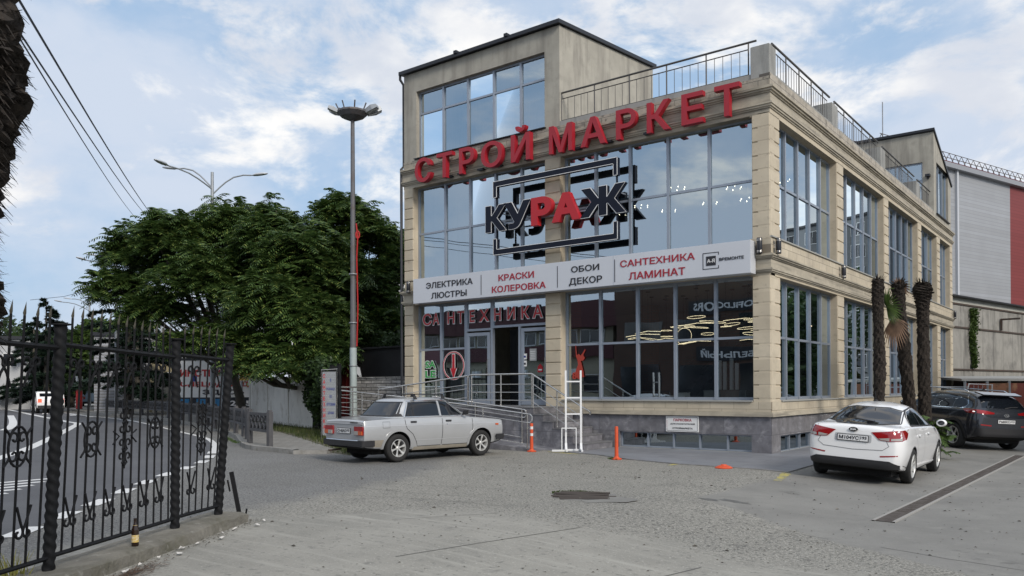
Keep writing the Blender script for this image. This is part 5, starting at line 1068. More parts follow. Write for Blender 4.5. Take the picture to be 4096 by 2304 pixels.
a=V(19.5,35.4,1.85); b=V(26,36.2,1.85); c=V(26,39,2.0); d=V(19.5,38.4,2.0); obj('roof',MB().add([a,b,c,d]+[k+Vector((0,0,.1)) for k in (a,b,c,d)],[(0,3,2,1),(4,5,6,7),(0,1,5,4),(1,2,6,5),(2,3,7,6),(3,0,4,7)]),mat('shed_roof',(.30,.30,.29),.8),S)
obj('wall',MB().add([(*V(20,38.5).xy,-.2),(*V(26,39).xy,-.2),(*V(26,39).xy,1.9),(*V(20,38.5).xy,1.9)],[(0,1,2,3)]),RG,S)
S=thing('yard_gate','white slanting metal barrier frame beside the rusty shed','gate',V(19.2,33)); a,b=V(18.35,33.5,.1),V(18.75,33.5,1.72)
obj('frame',MB().tube([a,b,V(19.7,33.5,1.68),V(19.7,33.5,.1)],.03,6),WHITE,S)
for i in range(4): obj('bar',MB().tube([V(18.95+i*.18,33.5,.1),V(18.95+i*.18,33.5,1.66)],.012,5),GALV,S)
obj('rail',MB().tube([V(16.9,33.8,1.62),V(18.7,33.5,1.58)],.02,5),GALV,S); obj('rail',MB().tube([V(16.9,33.8,1.1),V(18.5,33.5,1.08)],.02,5),GALV,S)
# tall clad building with a maroon roof
H0=V(36.0,68.7); HU=Vector((1.505*.7927-.6096,1.505*.6096+.7927,0)).normalized(); HN=Vector((HU.y,-HU.x,0))
def HH(u,o,z): p=H0+HU*u+HN*o; return (p.x,p.y,z)
def hbx(S,u0,u1,o0,o1,z0,z1,mm,name,par=None,zs=None):
    zt=zs or (z1,z1,z1,z1); return obj(name,MB().add([HH(u0,o0,z0),HH(u1,o0,z0),HH(u1,o1,z0),HH(u0,o1,z0),HH(u0,o0,zt[0]),HH(u1,o0,zt[1]),HH(u1,o1,zt[2]),HH(u0,o1,zt[3])],[(0,3,2,1),(4,5,6,7),(0,1,5,4),(1,2,6,5),(2,3,7,6),(3,0,4,7)]),mm,par or S)
CLAD=mat('grey_cladding',(.36,.375,.40),.6,.2,var=(.5,.05),joint=(60,.3,.02,(.27,.28,.30),(1,2)))
CLADR=mat('red_cladding',(.22,.045,.045),.6,.1,joint=(60,.3,.02,(.15,.03,.03),(1,2)))
S=thing('clad_building','tall grey metal clad hall with a red stripe and maroon roof behind the yard','building',H0)
hbx(S,-8,12.2,-30,0,0,20.2,CLAD,'wall'); hbx(S,12.2,15.2,-30,.0,0,20.2,CLADR,'red_wall')
hbx(S,-8.4,15.6,-30.4,.45,20.2,20.6,mat('gutter_grey',(.30,.31,.33),.5,.3),'gutter')
hbx(S,-8.4,15.6,-12,.30,20.6,20.7,mat('maroon_roof',(.11,.03,.04),.6),'roof',zs=(24.5,24.5,20.75,20.75))
hbx(S,2.6,2.85,0,.22,0,20.2,mat('pale_pipe',(.5,.52,.55),.5),'downpipe'); hbx(S,8.0,10.4,.0,.06,6.6,8.3,DPANE,'window')
for i in range(24):
    u=-7.8+i*1.0; obj('snow_guard',MB().tube([HH(u,.1,20.8),HH(u,-.25,21.7),HH(u,-.6,21.0)],.035,4),RG,S)
for z in (21.3,21.7): obj('guard_rail',MB().tube([HH(-8,-.25,z),HH(15.4,-.25,z)],.03,4),RG,S)
obj('antenna',MB().tube([HH(-1.6,-4,21.5),HH(-1.6,-4,26.5)],.05,5),GALV,S)
#==PART5
# ------------------------------------------------------------------ vegetation
BARK=mat('grey_bark',(.085,.075,.06),.95,var=(8,.25),bump=(14,.8,.03)); PALMB=mat('palm_fibre',(.030,.023,.018),.98,var=(12,.45),bump=(18,1,.04))
LEAF_A=leafmat('pinnate_leaves',(.030,.062,.018),(.085,.145,.036),(.22,.27,.07)); LEAF_D=leafmat('dark_leaves',(.018,.036,.014),(.052,.09,.028)); LEAF_C=leafmat('cedar_needles',(.014,.030,.020),(.036,.062,.038)); LEAF_G=leafmat('bright_leaves',(.03,.06,.014),(.08,.13,.03))
def frondset(P,A,E,Lf,npair,lw,droop,g):
    """pinnate fronds: P base (n,3), A azimuth, E elevation, Lf length -> quads (two per leaflet pair)"""
    n=len(P); out=[]
    for k in range(npair):
        t=(k+1.2)/(npair+.8)
        el=E-droop*t*t; c=np.cos(A); s=np.sin(A)
        pos=P+np.stack([c*np.cos(E)*t*Lf,s*np.cos(E)*t*Lf,np.sin(E)*t*Lf-droop*.5*t*t*Lf],1)
        ax=np.stack([c*np.cos(el),s*np.cos(el),np.sin(el)],1); side=np.stack([-s,c,np.zeros(n)],1)
        ll=lw*Lf*(.55+.75*math.sin(pi*min(1,t*.95+.06)))
        for sg in (-1,1):
            d=side*sg*.86+ax*.42; d[:,2]-=.28+g.random(n)*.25
            w_=ax*(.016+.0*Lf)[...,None] if False else ax*.030
            L2=ll[:,None]*(1+.15*g.standard_normal((n,1)))
            a=pos-w_*.6; b=pos+w_*.6; m1=pos+d*L2*.55+w_; m0=pos+d*L2*.55-w_; tip=pos+d*L2
            out.append(np.stack([a,b,m1,m0],1)); out.append(np.stack([m0,m1,tip+w_*.12,tip-w_*.12],1))
    return np.concatenate(out).reshape(-1,3)
def limbs(S,base,ends,r0,m=BARK,name='limb',fork=None):
    for e in ends:
        f=fork or Vector((base[0],base[1],e[2]*.45)); b=Vector(base); mid=Vector(e).lerp(f,.5)+Vector((0,0,-.25)); obj(name,MB().tube([f,mid,Vector(e)],r0,7,rs=[r0*.55,r0*.32,r0*.1]),m,S,smooth=True)
def pinnate_tree(label,base,blobs,nros,seed,group,mm=LEAF_A,Ls=(.55,.95),npair=8,tr=.2,fr=9,lw=.23):
    g=np.random.default_rng(seed); S=thing('tree',label,'tree',base,0,group)
    wt=np.array([b[3]*b[4]*b[5] for b in blobs])**.75; idx=g.choice(len(blobs),nros,p=wt/wt.sum()); C_=np.array([b[:3] for b in blobs])[idx]; Rr=np.array([b[3:6] for b in blobs])[idx]
    d=g.standard_normal((nros,3)); d/=np.linalg.norm(d,axis=1)[:,None]; d[:,2]=np.where(d[:,2]<-.5,-d[:,2]*.6,d[:,2]); rad=(.45+.55*g.random(nros)**.45)[:,None]*(1+.16*g.standard_normal((nros,1)))
    P=C_+d*rad*Rr
    # leave some holes so the sky shows through
    hole=np.sin(P[:,0]*2.3+seed)*np.sin(P[:,1]*2.1+1)*np.sin(P[:,2]*2.7+2); P=P[hole<.16]; n=len(P); d=(P-np.array([np.mean([b[i] for b in blobs]) for i in range(3)])); az0=np.arctan2(d[:,1],d[:,0])
    PP=np.repeat(P,fr,0)+g.standard_normal((n*fr,3))*.05; A=np.repeat(az0,fr)+g.uniform(-pi,pi,n*fr)*.75; E=g.uniform(-.25,1.0,n*fr); Lf=g.uniform(*Ls,n*fr)
    v=frondset(PP,A,E,Lf,npair,lw,.9,g)
    fastmesh('crown',v,len(v)//4,mm,S,loc=base)
    top=Vector(np.mean([b[:3] for b in blobs],0)); f=Vector((base[0]*.75+top.x*.25,base[1]*.75+top.y*.25,top.z*.40))
    obj('trunk',MB().tube([Vector(base),Vector(base).lerp(f,.5)+Vector((.08,.05,0)),f],tr,10,rs=[tr*1.25,tr,tr*.8]),BARK,S,smooth=True)
    sel=list(g.choice(n,14,replace=False)); limbs(S,base,[tuple(b[:3]) for b in blobs]+[tuple(P[i]) for i in sel],tr*1.1,fork=f)
    return S
def pb(px,py,rp,Y,k=1.0,dy=0):   # crown mass of apparent radius rp at distance Y
    Y2=Y+dy; c=V((px-1288)/2053*Y2,Y2,1.6+(972-py)/2053*Y2); r=rp/2053*Y2; return (c.x,c.y,c.z,r*1.05,r*1.05,r*k)
TG='broad feathery leaved trees behind the white wall'
pinnate_tree('spreading feathery leaved tree below the three armed street lamp',V(-12.5,38),[pb(440,600,78,36),pb(560,590,85,37),pb(350,640,75,36,dy=1),pb(300,720,60,36),pb(520,710,105,35,.9),pb(655,585,80,38),pb(400,780,80,36,.8),pb(650,720,95,36),pb(560,850,75,34,.55,dy=1),pb(470,860,60,34,.5)],1500,3,TG)
pinnate_tree('leafy tree hanging low over the white wall beside the light mast',V(-8.6,34),[pb(700,590,70,34),pb(765,650,95,33),pb(700,770,95,32,.9),pb(800,810,85,31,.8),pb(640,870,65,31,.6),pb(740,900,65,30,.55),pb(800,920,50,30,.5),pb(650,915,50,30,.5),pb(700,930,45,29,.45),pb(830,880,50,30,.6),pb(835,690,75,33)],1600,8,TG)
pinnate_tree('feathery leaved tree between the light mast and the shop',V(-6.6,37),[pb(862,545,60,36),pb(930,610,62,36),pb(985,680,52,36),pb(905,740,80,35),pb(960,830,70,34,.8),pb(850,860,65,33,.7),pb(1000,615,26,37)],950,15,TG)
pinnate_tree('darker tree at the back between the lamp and the mast',V(-11.5,45),[pb(480,660,85,44),pb(620,660,95,45),pb(760,660,90,45),pb(800,800,130,46,.8),pb(600,820,120,46,.7)],520,23,TG,LEAF_D,(.7,1.1),6,.24,8)
pinnate_tree('dark tree low behind the stone clad wall',V(-7.5,42),[pb(920,800,90,42),pb(990,850,60,42),pb(850,880,80,43,.7)],260,29,TG,LEAF_D,(.6,1.0),6,.18,8)
def leafball(label,base,blobs,n,seed,mm,group,size=(.10,.2),tr=.2,name='tree',flat=0,trunk=True,cat='tree'):
    g=np.random.default_rng(seed); S=thing(name,label,cat,base,0,group); wt=np.array([b[3]*b[4]*b[5] for b in blobs])**.7; idx=g.choice(len(blobs),n,p=wt/wt.sum()); C_=np.array([b[:3] for b in blobs])[idx]; Rr=np.array([b[3:6] for b in blobs])[idx]
    d=g.standard_normal((n,3)); d/=np.linalg.norm(d,axis=1)[:,None]; P=C_+d*Rr*(.35+.65*g.random((n,1))**.4)*(1+.18*np.sin(d[:,:1]*9+idx[:,None])*np.sin(d[:,1:2]*8+1)+.06*g.standard_normal((n,1)))
    u=g.standard_normal((n,3)); u[:,2]*=(.3 if flat else .7); u/=np.linalg.norm(u,axis=1)[:,None]; w_=np.cross(u,g.standard_normal((n,3))); w_[:,2]*=(.25 if flat else 1); w_/=np.linalg.norm(w_,axis=1)[:,None]; s=g.uniform(*size,(n,1))
    v=np.stack([P-u*s,P+w_*s*.5,P+u*s,P-w_*s*.5],1).reshape(-1,3); fastmesh('crown' if trunk else 'leaves',v,n,mm,S,loc=base)
    if trunk:
        zt=max(b[2] for b in blobs); obj('trunk',MB().tube([Vector(base),Vector((base[0],base[1],zt*.5)),Vector((base[0]+.1,base[1],zt))],tr,8,rs=[tr*1.2,tr*.8,tr*.2]),BARK,S,smooth=True)
    return S
def cedar(label,base,h,rb,seed,group):
    g=np.random.default_rng(seed); bl=[]; P=[];U=[];W_=[];S_=[]
    k=0
    for i in range(int(h*4.2)):
        z=h*.12+i*h*.88/int(h*4.2); rr_=rb*(1-(z/h))**.8*(.75+.4*g.random())+.15; a=g.uniform(0,6.28); n=int(190*rr_+30)
        t=g.random(n)**.6; w=(g.random(n)-.5)*.75*(1-t*.6); c,s=math.cos(a),math.sin(a)
        x=base[0]+rr_*t*c-w*s*rr_*.6; y=base[1]+rr_*t*s+w*c*rr_*.6; zz=base[2]+z+rr_*t*.12-(t**3)*rr_*.22+g.standard_normal(n)*.05
        P.append(np.stack([x,y,zz],1))
    P=np.concatenate(P); n=len(P); u=g.standard_normal((n,3)); u[:,2]*=.35; u/=np.linalg.norm(u,axis=1)[:,None]; w=np.cross(u,[0,0,1.])+g.standard_normal((n,3))*.25; s=g.uniform(.12,.30,(n,1))
    S=thing('tree',label,'tree',base,0,group); v=np.stack([P-u*s,P+w*s*.28,P+u*s,P-w*s*.28],1).reshape(-1,3); fastmesh('crown',v,n,LEAF_C,S,loc=base)
    obj('trunk',MB().tube([Vector(base),Vector((base[0],base[1],base[2]+h*.95))],.2,8,rs=[.28,.03]),BARK,S,smooth=True); return S
CG='dark conifers along the road'
cedar('dark layered cedar at the left behind the fence spikes',V(-34.8,61),8.6,4.0,4,CG); cedar('dark cedar left of the feathery trees behind the far lamp',V(-23.9,51),10.0,4.6,6,CG); cedar('smaller dark cedar beside the trucks',V(-41,70),8,3.6,9,CG)
cedar('dark cedar between the truck and the far lamp',V(-30,66),9,4.2,12,CG); cedar('tall dark cedar behind the crossing sign',V(-27.5,60),7.6,3.6,14,CG)
BG='green broadleaf trees beyond the road bend'
for i,(px,py,rp,Y,mm,lb) in enumerate(((250,850,55,64,LEAF_G,'brighter green round tree right of the far lamp'),(180,880,60,72,LEAF_D,'dark broad tree behind the red and white post'),(80,890,75,74,LEAF_D,'dark broad tree behind the brown truck'),(310,880,60,66,LEAF_D,'dark tree behind the crossing sign'),(-20,860,80,78,LEAF_D,'dark tree at the far left edge behind the white truck'),(380,880,70,70,LEAF_D,'dark tree behind the louvred warehouse'),(130,930,45,80,LEAF_D,'low dark tree above the white car roof'))):
    b=pb(px,py,rp,Y); b2=pb(px+18,py+45,rp*.9,Y); b3=pb(px-20,py+30,rp*.8,Y); leafball(lb,(b[0],b[1],0),[b,b2,b3],9000,40+i,mm,BG,(.14,.30),.25)
# climbing leaves on the rear fence and shrubs
g0=V(-6.9,27.2); leafball('climbing leaves covering the rear iron fence and dropping to the ground',(-15.2,-1.1,0),[(-16.4,-.3,1.5,.6,.35,.8),(-15.2,-1.1,1.2,.5,.3,.8),(-13.8,-2.0,2.1,.5,.3,.35),(-15.6,-.8,2.3,.9,.4,.4)],3600,60,LEAF_D,None,(.05,.12),name='climbing_plant',trunk=False,cat='plant')
leafball('dark ivy heap over the shed roof left of the shop',(-14.5,3.2,3.1),[(-14.8,3.2,3.4,2.2,1.2,.55),(-13.2,3.0,3.2,1.2,1,.5)],3000,61,LEAF_D,None,(.06,.13),name='climbing_plant',trunk=False,cat='plant')
g=np.random.default_rng(71); base=V(10.0,19.7,-.15); P=np.tile(np.array(base),(150,1))+np.stack([g.normal(0,.20,150),g.normal(0,.25,150),g.uniform(.15,.95,150)],1)
S=thing('shrub','low fern like green shrub between the white car and the dark car','shrub',base); v=frondset(P,g.uniform(-pi,pi,150),g.uniform(-.1,.9,150),g.uniform(.3,.55,150),9,.24,.9,g); fastmesh('leaves',v,len(v)//4,LEAF_G,S,loc=base)
for k in range(6): a=k*1.05; obj('stem',MB().tube([base,base+Vector((.25*math.cos(a),.25*math.sin(a),.5)),base+Vector((.45*math.cos(a),.45*math.sin(a),.95))],.012,5),BARK,S)
# vine on the yard wall
fv=[]; g=np.random.default_rng(5); nn=2600; t=g.random(nn); u=5.35+.10*np.sin(t*9)+g.normal(0,.16,nn)*(1.3-t*.7); z=5.95-3.3*t; o=.06+np.abs(g.normal(0,.10,nn))
P=np.array([WW(a,b,c) for a,b,c in zip(u,o,z)]); uu=g.standard_normal((nn,3)); uu/=np.linalg.norm(uu,axis=1)[:,None]; w=np.cross(uu,g.standard_normal((nn,3))); w/=np.linalg.norm(w,axis=1)[:,None]; s=g.uniform(.04,.09,(nn,1))
tag(fastmesh('vine',np.stack([P-uu*s,P+w*s*.6,P+uu*s,P-w*s*.6],1).reshape(-1,3),nn,LEAF_G),'narrow green vine hanging down the streaked concrete wall','plant')
# grass verge, tufts
def grass(name,pts,hts,wd,mm,seed,label=None):
    g=np.random.default_rng(seed); n=len(pts); P=np.asarray(pts,float); a=g.uniform(0,6.28,n); h=g.uniform(*hts,n); le=g.uniform(-.5,.5,(n,2))*h[:,None]; dx=np.stack([np.cos(a)*wd,np.sin(a)*wd,np.zeros(n)],1)
    top=P+np.stack([le[:,0],le[:,1],h],1); return fastmesh(name,np.stack([P-dx,P+dx,top+dx*.15,top-dx*.15],1).reshape(-1,3),n,mm)
g=np.random.default_rng(13); pts=[]
vp=[(-8.0,-6.05),(-9.1,-5.6),(-12.6,-1.9),(-17.3,1.2),(-26,4.6)]; vq=[(-7.2,-3.9),(-8.0,-3.0),(-12.4,.2),(-17.0,.2+1.6),(-26.3,5.4)]
vp=[(-8.2,-5.9),(-9.4,-5.5),(-13.4,-3.3),(-18.0,-.9),(-26.6,2.9)]; vq=[(-7.3,-3.6),(-9.0,-2.7),(-12.6,-1.7),(-16.9,.1),(-26.4,3.8)]
def lerp2(A,t): s=t*(len(A)-1); i=min(int(s),len(A)-2); f=s-i; return (A[i][0]*(1-f)+A[i+1][0]*f,A[i][1]*(1-f)+A[i+1][1]*f)
for _ in range(15000):
    t=g.random()**1.3; a,b=lerp2(vp,t),lerp2(vq,t); k=g.random(); pts.append((a[0]*(1-k)+b[0]*k+g.normal(0,.06),a[1]*(1-k)+b[1]*k+g.normal(0,.06),.03))
tag(grass('grass_verge',pts,(.06,.28),.010,leafmat('verge_grass',(.035,.055,.015),(.10,.13,.035),(.20,.18,.08)),14),kind='stuff')
EARTH=mat('bare_earth',(.12,.11,.08),.98,var=(4,.25),var2=(10,(.06,.07,.03),.5,.65),bump=(20,.8,.03))
mb=MB(); n_=30
for i in range(n_+1):
    a,b=lerp2(vp,i/n_),lerp2(vq,i/n_); mb.v+=[(a[0],a[1],.115 if i>4 else .03+.02*i),(b[0],b[1],.16 if i>2 else .02+.05*i),(a[0]*1.0,a[1]-.12,-.02)]
mb.f=[(3*i,3*i+1,3*i+4,3*i+3) for i in range(n_)]+[(3*i,3*i+3,3*i+5,3*i+2) for i in range(n_)]+[(0,2,1)]; mb.mi=[0]*len(mb.f); struct('verge_soil',mb,EARTH)
pts=[]
for _ in range(900):
    a=g.uniform(0,1); pts.append((-2.36+a*-.3+g.normal(0,.06),-3.32+g.normal(0,.05),.012) if a<.25 else (-12.0-4.5*a+g.normal(0,.05),-6.35+2.3*a+g.normal(0,.05),.10))
tag(grass('kerb_weeds',pts,(.01,.05),.006,LEAF_G,15),kind='stuff')
c=V(-4.02,6.55,.02); g=np.random.default_rng(3); n=60; P=np.tile(np.array(c),(n,1))+g.normal(0,.05,(n,3))*[1,1,.2]
S=thing('weed_plant','yellow green grassy plant in the bottom left corner by the fence','plant',c); o=grass('blades',P-np.array(c),(.12,.3),.010,leafmat('yellow_blades',(.16,.16,.03),(.35,.33,.09)),16); o.parent=S
# ------------------------------------------------------------------ palms
def palm_trunk(pts,rs,seed,nh=500,hl=(.04,.14),res=14):
    """fibrous trunk: ragged leaf bases as one surface plus a coat of short fibres"""
    rr_=random.Random(seed); P=sm([(*p,r) for p,r in zip(pts,rs)],int(res)); q=MB(); n=16; vs=[]
    for i,p in enumerate(P):
        for j in range(n):
            t=2*pi*j/n; r=p[3]*(1+.14*math.sin(i*1.9+j*2.4+seed)+rr_.uniform(-.10,.14)); vs.append((p[0]+r*math.cos(t),p[1]+r*math.sin(t),p[2]+rr_.uniform(-.01,.01)))
    q.add(vs,[(i*n+j,i*n+(j+1)%n,(i+1)*n+(j+1)%n,(i+1)*n+j) for i in range(len(P)-1) for j in range(n)]+[tuple((len(P)-1)*n+j for j in range(n))])
    fv=[]
    for _ in range(nh):
        p=P[rr_.randrange(len(P)-1)]; t=rr_.uniform(0,6.28); c,s=math.cos(t),math.sin(t); l=rr_.uniform(*hl); r=p[3]*.95; w_=rr_.uniform(.002,.011); dn=rr_.uniform(-1.2,.3)
        a=Vector((p[0]+c*r,p[1]+s*r,p[2]+rr_.uniform(-.05,.05))); b=a+Vector((c*l*.8,s*l*.8,l*dn)); sd_=Vector((-s,c,0))*w_; fv+=[a-sd_,a+sd_,b+sd_*.2,b-sd_*.2]
    p=P[-1]
    for _ in range(int(nh*.12)):   # ragged stubs of cut leaf stalks round the top
        t=rr_.uniform(0,6.28); c,s=math.cos(t),math.sin(t); r=p[3]*rr_.uniform(.5,1.1); l=rr_.uniform(.06,.22); w_=rr_.uniform(.006,.02); a=Vector((p[0]+c*r,p[1]+s*r,p[2]-rr_.uniform(.0,.5)*(1 if _%2 else .1))); b=a+Vector((c*l*rr_.uniform(.3,1),s*l*rr_.uniform(.3,1),l*rr_.uniform(-.2,.9))); sd_=Vector((-s,c,0))*w_; fv+=[a-sd_,a+sd_,b+sd_*.4,b-sd_*.4]
    return q,fv
def palm(label,pts,rs,seed,nh,hl,name='palm_tree',res=14):
    S=thing(name,label,'palm',pts[0],0,None); q,fv=palm_trunk(pts,rs,seed,nh,hl,res); obj('trunk',q,PALMB,S); fastmesh('fibre',[tuple(f) for f in fv],len(fv)//4,PALMB,S,loc=pts[0]); return S
palm('left of the three bare fibrous palm trunks beside the shop',[(1.72,3.05,-.1),(1.74,3.05,.9),(1.70,3.0,1.15),(1.72,3.0,2.2),(1.70,2.98,3.2),(1.70,2.96,3.9),(1.70,2.95,4.35)],[.19,.16,.12,.14,.115,.14,.13],1,900,(.03,.12))
S2=palm('middle palm trunk with one green fan leaf beside the shop',[(2.0,5.55,-.1),(1.95,5.2,1.3),(1.92,4.8,2.6),(1.9,4.4,3.7),(1.9,4.3,4.35)],[.16,.15,.16,.14,.18],2,900,(.03,.14))
palm('right palm trunk with a thick fibrous head in front of the dark car',[(2.25,5.92,-.1),(2.22,5.9,.7),(2.2,5.85,1.9),(2.2,5.8,3.2),(2.2,5.76,3.9),(2.2,5.74,4.25),(2.2,5.74,4.5)],[.12,.15,.155,.145,.17,.25,.17],3,1100,(.03,.16))
def fan(c,dirv,r,n,spread,mm,name,par,droop=.2):
    d=Vector(dirv).normalized(); u=d.cross(Vector((0,0,1))).normalized(); up=u.cross(d); q=MB()
    for i in range(n):
        a=-spread/2+spread*i/(n-1); e=(d*math.cos(a)+ (u*.35+up).normalized()*math.sin(a)); L=r*(.8+.2*math.cos(a)); w_=d.cross(e) if 0 else e.cross(u*.9+up*-.3+d*.05).normalized(); w_=e.cross(Vector((.6096,-.7927,0))).normalized()*.024
        m_=c+e*L*.55; t=c+e*L+Vector((0,0,-droop*L)); o=len(q.v); q.add([c-w_*.3,c+w_*.3,m_+w_,m_-w_,t],[(0,1,2,3),(3,2,4)])
    return obj(name,q,mm,par,fixn=False)
hub=Vector((1.9,4.3,4.25)); ca=Vector((1.72,3.75,3.72))
obj('leaf_stalk',MB().tube([hub,Vector((1.75,3.95,4.2)),ca],.012,5),LEAF_G,S2); fan(ca,(.35,-.30,.05),.62,22,3.6,LEAF_G,'fan_leaf',S2,.05)
DRY=mat('dry_palm_leaf',(.16,.10,.065),.9,var=(8,.3)); fan(Vector((1.8,4.0,3.45)),(.25,-.1,-1),.85,16,2.0,DRY,'dry_leaf',S2,.1); fan(hub,(.5,-.3,.5),.4,12,2.8,DRY,'dry_leaf',S2,.2)
# big near palm trunk at the left edge
pts=[V(x-.075,3.2,z) for x,z in ((-2.5,-.05),(-2.38,.9),(-2.28,1.4),(-2.16,1.79),(-2.14,1.95),(-2.15,2.18),(-2.11,2.49),(-2.04,2.8),(-2.06,3.11),(-2.02,4.0))]
palm('dark shaggy palm trunk cut by the left edge of the photo',[tuple(p) for p in pts],[.17,.17,.17,.16,.17,.15,.16,.17,.16,.17],5,6500,(.02,.085),'palm_tree',16)
#==PART6
# ------------------------------------------------------------------ cars
SILV=mat('silver_paint',(.47,.48,.49),.28,.35,var=(2,.04),coat=.5); WHITEP=mat('white_car_paint',(.82,.82,.82),.25,0,coat=.8); DARKP=mat('graphite_paint',(.034,.038,.048),.20,.35,coat=.9)
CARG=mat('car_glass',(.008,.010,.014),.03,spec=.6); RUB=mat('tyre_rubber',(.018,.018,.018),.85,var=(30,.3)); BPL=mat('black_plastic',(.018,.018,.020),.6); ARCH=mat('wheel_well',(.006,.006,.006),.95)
RIM=mat('alloy_rim',(.62,.62,.60),.38,.5); SEAM=mat('panel_gap',(.02,.02,.022),.8); TRED=mat('tail_red',(.28,.008,.010),.12,coat=1); TORG=mat('tail_orange',(.55,.10,.02),.15,coat=1); TCLR=mat('tail_clear',(.38,.36,.34),.12,coat=1); CHR=mat('chrome',(.62,.63,.65),.12,1)
DIRT=mat('dusty_sill_paint',(.30,.27,.22),.7,.1,var=(5,.15))
def carbody(name,st,crease,paint,wheels,Ra,yin,root,zdark):
    """lofted body: st rows (x,[8 half-section points]); wheel wells are cut out of it"""
    vs=[];ns=8
    for x,pts in st:
        full=[(x,y,z) for y,z in pts]+[(x,-y,z) for y,z in pts[1:-1][::-1]]
        vs+=full
    n=len(vs)//len(st); fs=[(i*n+j,i*n+(j+1)%n,(i+1)*n+(j+1)%n,(i+1)*n+j) for i in range(len(st)-1) for j in range(n)]
    # end caps as strips so the subdivision stays clean
    def cap(o): 
        out=[]; 
        for k in range(ns-1):
            a,b=k,k+1; c=(n-b)%n; d=(n-a)%n
            f=[o+a,o+b,o+c,o+d]; f=[v for i,v in enumerate(f) if v not in f[:i]]
            if len(f)>=3: out.append(tuple(f))
        return out
    fs+=cap(0)+[f[::-1] for f in cap((len(st)-1)*n)]
    me=bpy.data.meshes.new('b'); me.from_pydata(vs,[],fs)
    bm=bmesh.new(); bm.from_mesh(me); bmesh.ops.recalc_face_normals(bm,faces=bm.faces)
    cl=bm.edges.layers.float.new('crease_edge'); bm.verts.ensure_lookup_table()
    for e in bm.edges:
        a,b=e.verts[0].index,e.verts[1].index; ja,jb=a%n,b%n; ka,kb=min(ja,n-ja),min(jb,n-jb)
        if a//n!=b//n and ka==kb and ka in crease: e[cl]=crease[ka]
        if a//n==b//n and a//n in (0,len(st)-1): e[cl]=crease.get('end',.6)
        if a//n==b//n and ('st',a//n) in crease: e[cl]=crease[('st',a//n)]
    bm.to_mesh(me); bm.free(); me.materials.append(paint); me.materials.append(ARCH)
    o=bpy.data.objects.new('tmp',me); col.objects.link(o); s=o.modifiers.new('s','SUBSURF'); s.levels=s.render_levels=3
    cut=MB()
    for wx in wheels:
        for sg in (-1,1): cut.cyl((wx,sg*yin,Ra['z']),(wx,sg*1.3,Ra['z']),Ra['r'],n=40)
    c=obj('cut',cut,ARCH); b=o.modifiers.new('b','BOOLEAN'); b.operation='DIFFERENCE'; b.object=c; b.solver='EXACT'
    bpy.context.view_layer.update(); dg=bpy.context.evaluated_depsgraph_get(); m2=bpy.data.meshes.new_from_object(o.evaluated_get(dg)); m2.name=name
    # uncut copy for projecting panels
    b.show_viewport=False; o.modifiers.remove(b); bpy.context.view_layer.update(); dg=bpy.context.evaluated_depsgraph_get(); bv=BVHTree.FromObject(o,dg)
    bpy.data.objects.remove(o); bpy.data.objects.remove(c)
    for p in m2.polygons:
        cx,cy,cz=p.center; ins=False
        for wx in wheels:
            if math.hypot(cx-wx,cz-Ra['z'])<Ra['r']*1.004 and abs(cy)>yin-.01 and abs(p.normal.y)<.75 and math.hypot(cx-wx,cz-Ra['z'])>Ra['r']*.9 and abs(p.normal[0]*(cx-wx)+p.normal[2]*(cz-Ra['z']))>.6*Ra['r']*math.hypot(p.normal[0],p.normal[2]) and math.hypot(p.normal[0],p.normal[2])>.9: ins=True
            if math.hypot(cx-wx,cz-Ra['z'])<Ra['r'] and abs(abs(cy)-yin)<.01: ins=True
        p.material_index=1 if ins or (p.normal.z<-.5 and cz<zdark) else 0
    m2.shade_smooth(); m2.set_sharp_from_angle(angle=R(32))
    ob=bpy.data.objects.new(name,m2); col.objects.link(ob); ob.parent=root; return ob,bv
